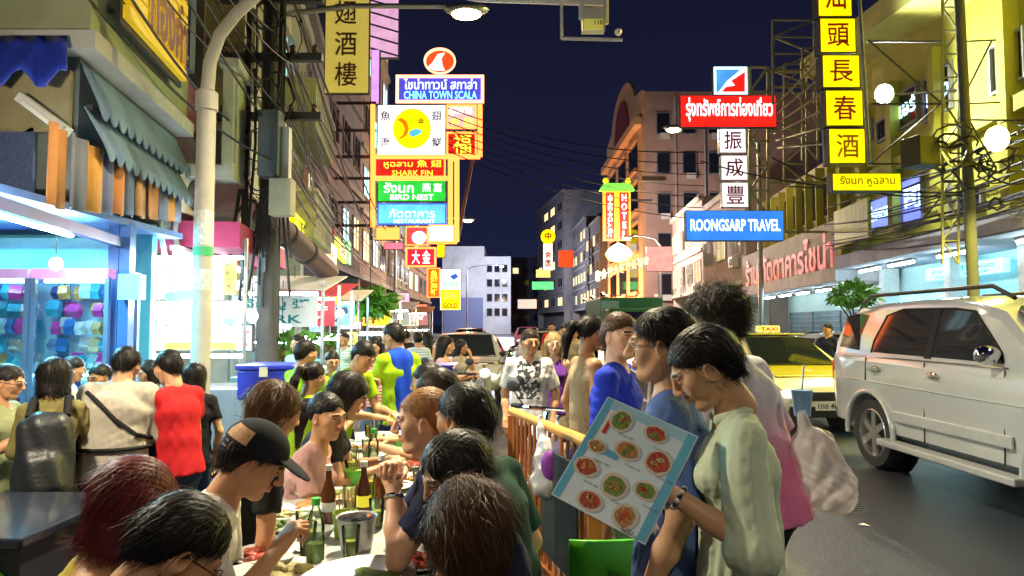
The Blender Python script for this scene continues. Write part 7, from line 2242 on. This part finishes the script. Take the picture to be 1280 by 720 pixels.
# --- right bank
JA = person('tousled brown haired diner seen from behind, nearest the barrier', 583, 676, 1.5, 22, 'm', lean=24, hp=26, hair='wavy', hc='brown', top=c_black, res=.0095, strands=2600, larm=(-.02, .12, -.42), rarm=(.02, .12, -.42), size=.96, **TBL)
JB = person('woman with black bob facing the viewer behind the brown haired diner', 568, 594, 2.15, 122, 'f', lean=14, hp=20, hair='bob', hc='black', top=c_navy, res=.0095, strands=1300, larm=(.02, .12, -.42), rarm=(-.02, .14, -.40), **TBL)
JC = person('ginger man in profile holding food with both hands', 529, 527, 2.6, 98, 'm', lean=12, hp=4, hair='crop', hc='ginger', skin='d', top=c_navy, res=.0095, strands=900, larm=(.12, .17, -.03), rarm=(-.10, .18, -.03), lcurl=1.1, rcurl=1.1, lhint=(-.1, .5, -.9), rhint=(.1, .5, -.9), **TBL)
JD = person('black haired man in dark green tee turned to the table', 580, 524, 2.45, 58, 'm', lean=14, hp=6, hair='short', hc='black', top=c_forest, sleeve=.8, res=.0095, strands=1100, larm=(.0, .14, -.40), rarm=(.02, .12, -.42), **TBL)
JE = person('diner with short dark hair partly hidden behind the ginger man', 545, 494, 3.35, 80, 'm', lean=12, hp=12, hair='short', hc='dark', top=striped('grey stripe', (.25, .25, .27), (.06, .06, .09), 120), res=.012, strands=500, larm=(.0, .14, -.4), rarm=(.0, .14, -.4), **TBL)
person('diner in dark shirt at the far right end of the tables', 534, 478, 4.6, 85, 'm', lean=10, hp=10, hair='short', top=c_navy, res=.014, strands=250, larm=(.0, .32, -.2), rarm=(-.05, .33, -.2), **TBL)
# cap with brim and tan patch
def head_part(J, name, sdf, h, m, fn=None):
    v, f = sdf.mesh(h, fn); v = (v * J['S']) @ J['hm'].T + J['hea']
    return raw_mesh(name, v, f, m, J['rt'])
s_ = SDF(); s_.ell((0, -.018, .045), (.092, .114, .095), .01)
cp = head_part(JF, 'cap', s_, .006, cloth('cap black', (.012, .013, .02)), lambda D, X, Y, Z: np.maximum(D, .035 + .12 * np.maximum(Y, 0) * 0 - Z))
s_ = SDF(); s_.ell((0, .115, .045), (.075, .085, .008), .005, rotm(0, .2)); o = head_part(JF, 'cap_brim', s_, .005, cloth('cap black', (.012, .013, .02)))
b = MB(); vs = []
for i in range(5):
    for j in range(3):
        a_ = R(14 + i * 13); zz = .052 + j * .024
        rr = math.sqrt(max(.05, 1 - ((zz - .045) / .095) ** 2))
        vs.append(hp_(JF, .095 * rr * math.cos(a_) * 1.0, -.018 - .117 * rr * math.sin(a_), zz))
b.add(vs, [(i * 3 + j, i * 3 + 3 + j, i * 3 + 4 + j, i * 3 + 1 + j) for i in range(4) for j in range(2)])
b.build('cap_patch', mat('tan patch', (.5, .27, .12), .7, noise=.5, ns=80), JF['rt'], smooth=True)
b = MB(); b.tube([JO['wri'][1] + .03 * np.array((math.cos(a), 0, math.sin(a))) for a in np.linspace(0, 6.28, 14)], .006, 6); b.build('bracelet', m_dark, JO['rt'])
w0 = JC['wri'][-1]; d0 = nrm(JC['wri'][-1] - JC['elb'][-1]); o0 = nrm(np.cross(d0, V3(0, 0, 1) + d0[::-1] * .1)); o1 = np.cross(d0, o0)
b = MB(); b.tube([w0 - d0 * .025 + .031 * (o0 * math.cos(a) + o1 * math.sin(a)) for a in np.linspace(0, 6.28, 16)], .008, 6); b.build('watch', m_chr, JC['rt'], smooth=True)
# stools under the diners
def stool(J, label, col):
    p = to_world(J, (J['pel'][0], J['pel'][1], 0)); top_z = J['pel'][2] - .125
    t = thing('plastic_stool', label, 'stool', (p.x, p.y, J['loc'][2]), J['rt'].rotation_euler.z, 'stools under the diners')
    m = mat('stool %.2f' % col[0], col, .35)
    b = MB(); b.lathe([(.0, top_z), (.15, top_z), (.165, top_z - .015), (.16, top_z - .04), (.0, top_z - .035)], 18); b.build('seat', m, t, smooth=True)
    for k in range(4):
        a = k * math.pi / 2 + .78
        b = MB(); b.bar((.11 * math.cos(a), .11 * math.sin(a), top_z - .03), (.17 * math.cos(a), .17 * math.sin(a), 0), .04, .02); b.build('leg', m, t)
    b = MB(); b.tube([(.145 * math.cos(a), .145 * math.sin(a), top_z * .45) for a in np.linspace(0, 6.28, 17)], .01, 6); b.build('ring', m, t)
for J, who in ((JN, 'the dark red haired woman'), (JO, 'the man in denim shirt'), (JF, 'the black cap man'), (JG, 'the brown haired woman'), (JH, 'the pink top woman'), (JI, 'the woman in black'), (JA, 'the tousled brown haired diner'), (JB, 'the black bob woman'), (JC, 'the ginger man'), (JD, 'the man in dark green tee'), (JE, 'the short dark haired diner')):
    stool(J, 'red plastic stool under ' + who, (.45, .03, .03))

# --- staff in lime green
G2 = 'staff in lime green shirts'
ST = dict(group=G2, bottom=c_navy, top=c_lime)
person('staff woman in lime shirt with ponytail, back to the viewer', 392, 472, 4.5, -30, 'f', lean=6, hp=14, hair='pony', res=.012, strands=400, larm=(.05, .3, -.2), rarm=(.0, .3, -.2), **ST)
person('staff man in lime shirt stretching an arm over the counter', 383, 442, 5.6, -40, 'm', lean=4, hp=10, hair='short', res=.014, strands=250, larm=(.1, .3, -.2), rarm=(.25, .42, -.05), **ST)
person('staff man in lime shirt leaning over the table', 455, 446, 5.1, -120, 'm', lean=22, hp=30, hair='crop', res=.012, strands=300, larm=(.02, .3, -.28), rarm=(-.05, .34, -.28), **ST)
JM = person('staff man in lime shirt and bright blue apron, back turned', 491, 421, 5.9, 42, 'm', lean=2, hp=14, hy=25, hair='crop', res=.012, strands=300, larm=(.05, .3, -.25), rarm=(.0, .12, -.45), **ST)
s_ = SDF(); s_.cone(JM['che'] + V3(0, 0, .1), JM['pel'] - V3(0, 0, .42), .115, .14, .02, V3(1, 0, 0), 1.02, cut=True)
v, f = s_.mesh(.014, lambda D, X, Y, Z: D + .006 * np.sin(X * 60 + Z * 8)); v[:, 1] *= 1.16
raw_mesh('apron', v, f, cloth('apron blue', (.01, .06, .55)), JM['rt'])
person('lime shirted helper half hidden behind the leaning one', 415, 452, 6.6, -150, 'm', hp=12, hair='short', res=.018, strands=120, **ST)

# --- queue of customers on the left
G3 = 'customers queuing at the left'
LQ_ = dict(group=G3, bottom=c_jean)
JP = person('young man with glasses holding a camera at the left edge', 10, 478, 4.0, -82, 'm', hp=12, hair='short', top=cloth('camouflage', (.25, .27, .14)), res=.012, strands=500, larm=(.08, .3, -.12), rarm=(-.02, .28, -.14), rcurl=1, lcurl=1, **LQ_)
spectacles(JP)
hc_ = to_world(JP, (JP['hands'][1][0] + JP['hands'][-1][0]) / 2)
cmr = thing('camera', 'black camera held by the young man with glasses', 'camera', hc_)
b = MB(); b.box((0, 0, .02), (.08, .14, .09)); b.build('camera_body', m_dark, cmr, bevel=.012); b = MB(); b.lathe([(.035, 0), (.035, .07), (.03, .08)], 14, (.04, 0, .02), rot=Matrix.Rotation(R(90), 3, 'Y')); b.build('lens', m_iron, cmr)
JQ = person('woman with dark bob and olive jacket wearing a black backpack', 68, 472, 3.9, 28, 'f', lean=4, hp=14, hair='bob', hc='black', top=c_olive, sleeve=1.8, res=.012, strands=700, larm=(.05, .28, -.25), rarm=(-.02, .3, -.25), **LQ_)
bp_ = thing('backpack', 'black backpack worn by the woman in olive jacket', 'backpack', to_world(JQ, JQ['che'] + V3(0, -.24, -.25)), JQ['rt'].rotation_euler.z)
s_ = SDF(); s_.cone((0, -.02, -.04), (0, .01, .26), .105, .095, .03, V3(1, 0, 0), 1.35); s_.cone((0, -.1, -.02), (0, -.09, .1), .06, .05, .03, V3(1, 0, 0), 1.6)
v, f = s_.mesh(.012, lambda D, X, Y, Z: D + .004 * np.sin(X * 60 + Z * 20)); raw_mesh('pack', v, f, mat('black nylon', (.014, .016, .02), .45, bump=.4, bs=40), bp_)
for s in (-1, 1):
    strap(JQ, [JQ['sho'][s] + V3(-s * .03, -.16, -.02), JQ['sho'][s] + V3(-s * .035, -.06, .065), JQ['sho'][s] + V3(-s * .035, .05, .06), JQ['sho'][s] + V3(-s * .02, .12, -.08), JQ['sho'][s] + V3(0, .02, -.3)], .02, c_black)
JT = person('stout man in cream shirt with black cross strap, back turned', 158, 457, 4.2, 8, 'm', lean=10, hp=24, hair='short', top=c_cream, sleeve=1.35, loose=.02, res=.0105, strands=900, fat=1.16, larm=(.05, .28, -.28), rarm=(-.05, .28, -.3), **LQ_)
yb_ = JT['che'][1]
bk = lambda x, z, o=0.: V3(x, JT['che'][1] - (.19 - .10 * (x / .2) ** 2) * JT['S'] + (z - JT['che'][2]) * .12 - o, z)
strap(JT, [bk(-.12, JT['nec'][2] - .02), bk(-.05, JT['che'][2] + .08, .015), bk(.06, JT['che'][2] - .03, .02), bk(.16, JT['wai'][2] + .06, .02), V3(.2, JT['wai'][1] + .02, JT['wai'][2] + .02)], .013, c_black, 'cross_strap')
strap(JT, [JT['wai'] + np.array((.205 * math.sin(a), -.165 * math.cos(a), -.02)) for a in np.linspace(-1.9, 1.9, 20)], .013, c_black, 'waist_strap')
JU = person('man in red tee looking down, side on', 210, 460, 4.3, 62, 'm', lean=8, hp=20, hair='short', top=c_red, res=.012, strands=500, larm=(.0, .3, -.25), rarm=(-.05, .28, -.3), **LQ_)
s_ = SDF(); s_.cone(JU['che'] + V3(0, .06, .03), JU['pel'] + V3(0, .07, -.1), .12, .13, .02, V3(1, 0, 0), 1.2, cut=True); v, f = s_.mesh(.013); raw_mesh('apron', v, f, cloth('indigo', (.015, .015, .07)), JU['rt'])
person('dark haired person in black behind the man in red tee', 243, 472, 4.9, 30, 'f', hp=10, hair='bob', top=c_black, res=.014, strands=300, **LQ_)
person('short haired man in pale shirt by the glass cabinets', 92, 462, 5.4, -50, 'm', hp=10, hair='short', top=c_white, res=.014, strands=250, **LQ_)
person('woman with tied dark hair facing the viewer between two customers', 124, 472, 5.0, 165, 'f', hp=12, hair='bun', top=cloth('slate', (.12, .14, .2)), res=.012, strands=250, skin='c', **LQ_)
person('dark haired customer just behind the stout cream shirt man', 184, 474, 5.6, 150, 'f', hp=10, hair='bob', top=c_navy, res=.016, strands=150, **LQ_)

# --- walkers along the road
G4 = 'pedestrians on the road'
PD = dict(group=G4)
m_tee = printed('white graphic tee', (.60, .58, .58), (.05, .05, .06), -.11, .10, 1.0, 1.33, 1, 26, .46)
JW = person('young man in white tee with black graphic walking toward the viewer', 663, 428, 6.0, 172, 'm', hp=4, hy=25, hair='short', hc='dark', top=m_tee, sleeve=.8, loose=.012, bottom=c_navy, short=True, res=.012, strands=400, larm=(-.07, .02, -.5), rarm=(.06, .06, -.49), **PD)
person('blond woman in purple top behind the graphic tee man', 692, 430, 6.8, 185, 'f', hp=6, hair='long', hc='blond', skin='d', top=c_plum, top_style='tank', bottom=c_khaki, short=True, res=.014, strands=300, **PD)
JY = person('tanned woman in tank top with windblown dark ponytail', 741, 417, 4.7, -70, 'f', hp=10, hair='pony', hc='black', skin='c', top=cloth('patterned tank', (.35, .27, .16)), top_style='tank', bottom=c_black, short=True, res=.0105, strands=700, larm=(-.02, .02, -.5), rarm=(-.05, .1, -.48), **PD)
JZ = person('man in royal blue tee with camera strap holding his chest', 776, 420, 3.5, -118, 'm', hp=4, hy=-30, hair='crop', hc='brown', skin='d', top=c_blue, sleeve=.85, bottom=cloth('pale jeans', (.35, .42, .45)), res=.0095, strands=700, rarm=(-.02, .24, -.24), larm=(.14, .18, -.2), lcurl=1.1, rcurl=1.0, **PD)
strap(JZ, [JZ['nec'] + V3(-.06, .0, .01), JZ['che'] + V3(-.04, .165, .08), JZ['che'] + V3(.03, .18, -.06), JZ['wai'] + V3(.1, .15, .02)], .009, mat('pale strap', (.5, .5, .5), .6), 'camera_strap')
m_bt = printed('blue printed tee', (.10, .17, .42), (.6, .6, .5), -.15, .15, 1.02, 1.12, 1, 40, .42)
JX = person('man with glasses and black hair in blue printed tee looking away', 826, 433, 2.2, 72, 'm', hp=2, hy=6, hair='short', hc='black', skin='b', top=m_bt, sleeve=.85, bottom=c_grey, res=.0085, strands=2600, larm=(-.04, .06, -.5), rarm=(.04, -.02, -.5), **PD)
spectacles(JX, mat('thin metal frame', (.5, .45, .4), .25, .8, noise=0))
m_pinkfade = mat('cloth white to pink', (.6, .6, .62), .85, noise=.1, bump=.5, bs=22)  # shirt colour runs from white above to pink below
n = m_pinkfade.node_tree; tc = n.nodes.new('ShaderNodeTexCoord'); sp_ = n.nodes.new('ShaderNodeSeparateXYZ'); n.links.new(tc.outputs['Object'], sp_.inputs[0]); mr = n.nodes.new('ShaderNodeMapRange'); mr.inputs[1].default_value = 1.36; mr.inputs[2].default_value = 1.12; n.links.new(sp_.outputs[2], mr.inputs[0])
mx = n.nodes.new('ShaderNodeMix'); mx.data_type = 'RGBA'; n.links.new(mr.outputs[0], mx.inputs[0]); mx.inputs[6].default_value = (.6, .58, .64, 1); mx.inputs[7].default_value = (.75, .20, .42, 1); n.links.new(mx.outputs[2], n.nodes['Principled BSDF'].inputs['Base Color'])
JK = person('curly haired man in white to pink tee, back turned', 893, 401, 2.85, 42, 'm', lean=15, hp=4, hy=0, hair='curly', hc='dark', skin='b', top=m_pinkfade, sleeve=.9, loose=.012, bottom=c_black, res=.0095, strands=3000, larm=(.02, .2, -.4), rarm=(.06, .0, -.50), **PD)
JV = person('woman in sheer mint blouse with tied black hair reading a menu', 880, 461, 2.0, 80, 'f', lean=1, hp=30, hy=4, hair='short', hc='black', skin='b', top=c_mint, top_style='blouse', sleeve=1.12, loose=.010, fold=.007, fat=.94, bottom=c_black, res=.0085, strands=900, larm=(-.05, .21, -.14), rarm=(-.02, .22, -.2), lhint=(-.25, -.7, -.8), rhint=(.2, -.6, -.8), lcurl=.7, rcurl=.6, collar=True, **PD)
w0 = JV['wri'][-1]; d0 = nrm(JV['wri'][-1] - JV['elb'][-1]); o0 = nrm(np.cross(d0, V3(0, 0, 1))); o1 = np.cross(d0, o0)
b = MB()
for k in range(14):
    a = k / 14 * 6.283
    b.ell(tuple(w0 - d0 * .03 + .03 * (o0 * math.cos(a) + o1 * math.sin(a))), (.007, .007, .007), 8, 6, k % 2)
b.build('bead_bracelet', [m_dark, m_white], JV['rt'], smooth=True)
person('woman in pale top with long dark hair sitting on the dark scooter', 558, 432, 8.9, -100, 'f', 'sit', hp=6, hair='long', hc='black', top=c_pink, bottom=c_black, res=.016, strands=250, larm=(.05, .35, -.2), rarm=(-.05, .35, -.15), **PD)
person('woman in cream blouse touching her face beyond the scooter', 577, 434, 9.6, -110, 'f', hp=6, hair='long', hc='dark', top=c_cream, bottom=c_khaki, res=.018, strands=150, larm=(.1, .2, .05), **PD)
for i, (px, py, Y, yw, sx_, hr_, tp_, lab) in enumerate(((470, 434, 7.6, 170, 'f', 'bob', striped('red stripe', (.5, .02, .03), (.6, .5, .5), 90), 'person in red top among the stalls behind the apron man'), (372, 430, 8.2, 160, 'm', 'short', c_pale, 'cook in pale blue behind the stretching staff man'), (522, 424, 10.5, 20, 'm', 'short', striped('blue stripe', (.3, .45, .6), (.7, .7, .72), 80), 'far walker in pale blue right of the apron man'), (534, 422, 12., 30, 'f', 'long', c_pink, 'far walker in pink before the parked silver suv'), (508, 420, 13., 10, 'm', 'short', c_black, 'far walker in black beside the stalls'), (706, 415, 9.5, 175, 'm', 'crop', c_khaki, 'far pedestrian in khaki behind the blond woman'), (718, 413, 11., 185, 'f', 'long', c_white, 'far pedestrian in white behind the ponytail woman'), (430, 424, 11., 160, 'f', 'bun', striped('mint check', (.35, .5, .35), (.65, .7, .6), 70), 'stall keeper in mint green by the herb baskets'), (330, 436, 9.4, 150, 'm', 'short', c_white, 'stall keeper in white left of the blue cook'), (1034, 412, 13.5, 120, 'm', 'short', c_navy, 'pedestrian in navy crossing behind the taxi'), (690, 409, 16., 180, 'm', 'short', c_red, 'far pedestrian in red in the middle of the road'))):
    person(lab, px, py, Y, yw, sx_, hp=5, hair=hr_, hc='black', top=tp_, bottom=c_jean, res=.02, strands=60, group='people in the distance', feet=True)

# --- menu held by the woman in mint
K = [at(757, 492, 1.98), at(868, 546, 1.86), at(812, 681, 1.72), at(692, 622, 1.84)]
mo = (K[0] + K[1] + K[2] + K[3]) / 4
mn = thing('menu_card', 'large laminated menu with food pictures held by the mint blouse woman', 'menu', mo)
ux = (K[1] - K[0] + K[2] - K[3]).normalized(); uy = (K[0] - K[3] + K[1] - K[2]); uy = (uy - ux * uy.dot(ux)).normalized()
un = ux.cross(uy)
if un.y > 0: un = -un
MW, MH = ((K[1] - K[0]).length + (K[2] - K[3]).length) / 2, ((K[0] - K[3]).length + (K[1] - K[2]).length) / 2
def mp(x, y, o): return mo + ux * (x * MW) + uy * (y * MH) + un * o
def mrect(name, x0, y0, x1, y1, o, m, th=.0006):
    b = MB(); b.prism([(x0 * MW, y0 * MH), (x1 * MW, y0 * MH), (x1 * MW, y1 * MH), (x0 * MW, y1 * MH)], mo + un * o, ux, uy, un * th)
    return b.build(name, m, mn, world=True)
m_card = mat('menu paper', (.60, .72, .80), .25, noise=.15, ns=5, coat=.5)
mrect('card', -.5, -.5, .5, .5, -.004, m_card, .004)
mrect('printed_border', -.49, -.49, -.42, .49, .0004, mat('menu sky blue', (.12, .42, .62), .25, noise=.3)); mrect('printed_border', .40, -.49, .49, .49, .0004, mat('menu sky blue', (.12, .42, .62), .25))
mrect('printed_band', -.42, .0, -.1, .06, .0004, mat('menu sky blue', (.12, .42, .62), .25)); mrect('printed_band', -.42, .40, .40, .49, .0004, mat('menu pale blue', (.3, .55, .7), .25))
dish = [(-.25, .34, .11, 0), (.12, .36, .11, 2), (-.05, .12, .12, 1), (.27, .14, .12, 2), (-.34, .04, .09, 1), (-.33, -.16, .12, 2), (.0, -.2, .12, 0), (.28, -.12, .11, 0), (-.14, -.4, .12, 2), (.22, -.38, .11, 1)]
for i, (x, y, r, k) in enumerate(dish):
    c = mp(x, y, .001)
    RM = Matrix((ux, uy, un)).transposed()
    b = MB(); b.prism([(r * 1.2 * MW * .95 * math.cos(a), r * 1.2 * MW * .95 * math.sin(a) * (.75 if i % 3 else 1)) for a in np.linspace(0, 6.283, 21)[:-1]], c, ux, uy, un * .0006); ph_ = b.build('dish_picture', mat('picture plate', (.55, .5, .42), .3), mn, world=True)
    b = MB(); rr = random.Random(i)
    for q in range(4): b.prism([(r * MW * .22 * math.cos(a) * (1 + .4 * rr.random()), r * MW * .16 * math.sin(a)) for a in np.linspace(0, 6.283, 9)[:-1]], c + un * .0016 + ux * (rr.uniform(-.4, .4) * r * MW) + uy * (rr.uniform(-.4, .4) * r * MW), ux, uy, un * .0004)
    b.build('dish_garnish', m_food[(k + 1 + i % 3) % 4], ph_, world=True)
    b = MB(); b.prism([(r * 1.25 * MW * (.62 + .16 * rr.random()) * math.cos(a), r * 1.25 * MW * (.62 + .16 * rr.random()) * math.sin(a) * (.75 if i % 3 else 1)) for a in np.linspace(0, 6.283, 15)[:-1]], c + un * .0008, ux, uy, un * .0006); b.build('dish_food', m_food[k], ph_, world=True)
    lettering(('ผัดผัก 80', 'ต้มยำ 120', 'ข้าวผัด 60', 'แกง 90', 'ทอด 70')[i % 5], .16 * MW, .022 * MH, mp(x + .12, y - .11, .0016), ux, uy, mat('print dark', (.08, .08, .1), .5, noise=0), mn, bold=.0)
mrect('chilli_picture', -.37, .17, -.33, .3, .0006, mat('chilli red', (.5, .04, .03), .3))
lettering('MENU', .12 * MW, .04 * MH, mp(.3, -.47, .0016), ux, uy, k_blk, mn)
# --- carrier bag and cup carried by the curly haired man
hb = to_world(JK, JK['hands'][1][0])
cb = thing('carrier_bag', 'translucent white and pink plastic bag carried by the curly haired man', 'bag', at(1030, 640, 2.6))
c = at(1028, 588, 2.6); top_ = at(1000, 518, 2.6)
s_ = SDF(); s_.cone((c.x + .02, c.y, c.z - .06), (c.x - .03, c.y, c.z + .08), .095, .075, .03, V3(0, 1, 0), 1.2); s_.cone((c.x - .03, c.y, c.z + .08), (top_.x, top_.y, top_.z), .045, .014, .03)
v, f = s_.mesh(.007, lambda D, X, Y, Z: D + .006 * (1 - 2 * np.abs(np.sin(X * 38 - Z * 9 + 2.5 * np.sin(Z * 13 + Y * 11)))) + .004 * (1 - 2 * np.abs(np.sin(X * 22 + Y * 41 + Z * 14 + 2 * np.sin(X * 31)))) + .003 * (1 - 2 * np.abs(np.sin(Z * 44 + X * 61 + 3 * np.sin(Z * 23))))); M_ = np.array(root_matrix(cb).inverted())
raw_mesh('sack', v @ M_[:3, :3].T + M_[:3, 3], f, mat('cloudy pink plastic', (.92, .85, .86), .22, noise=.15, ns=5, alpha=.5), cb)
cu_ = thing('drink_cup', 'blue and white plastic cup beside the pink tee', 'cup', at(1003, 520, 2.7))
b = MB(); b.lathe([(.03, 0), (.04, .1), (.043, .102), (.0, .104)], 16); b.build('cup', mat('cup blue', (.25, .45, .75), .3), cu_, smooth=True)
b = MB(); b.tube([(0, 0, .1), (.01, 0, .2)], .004, 6); b.build('straw', m_white, cu_)
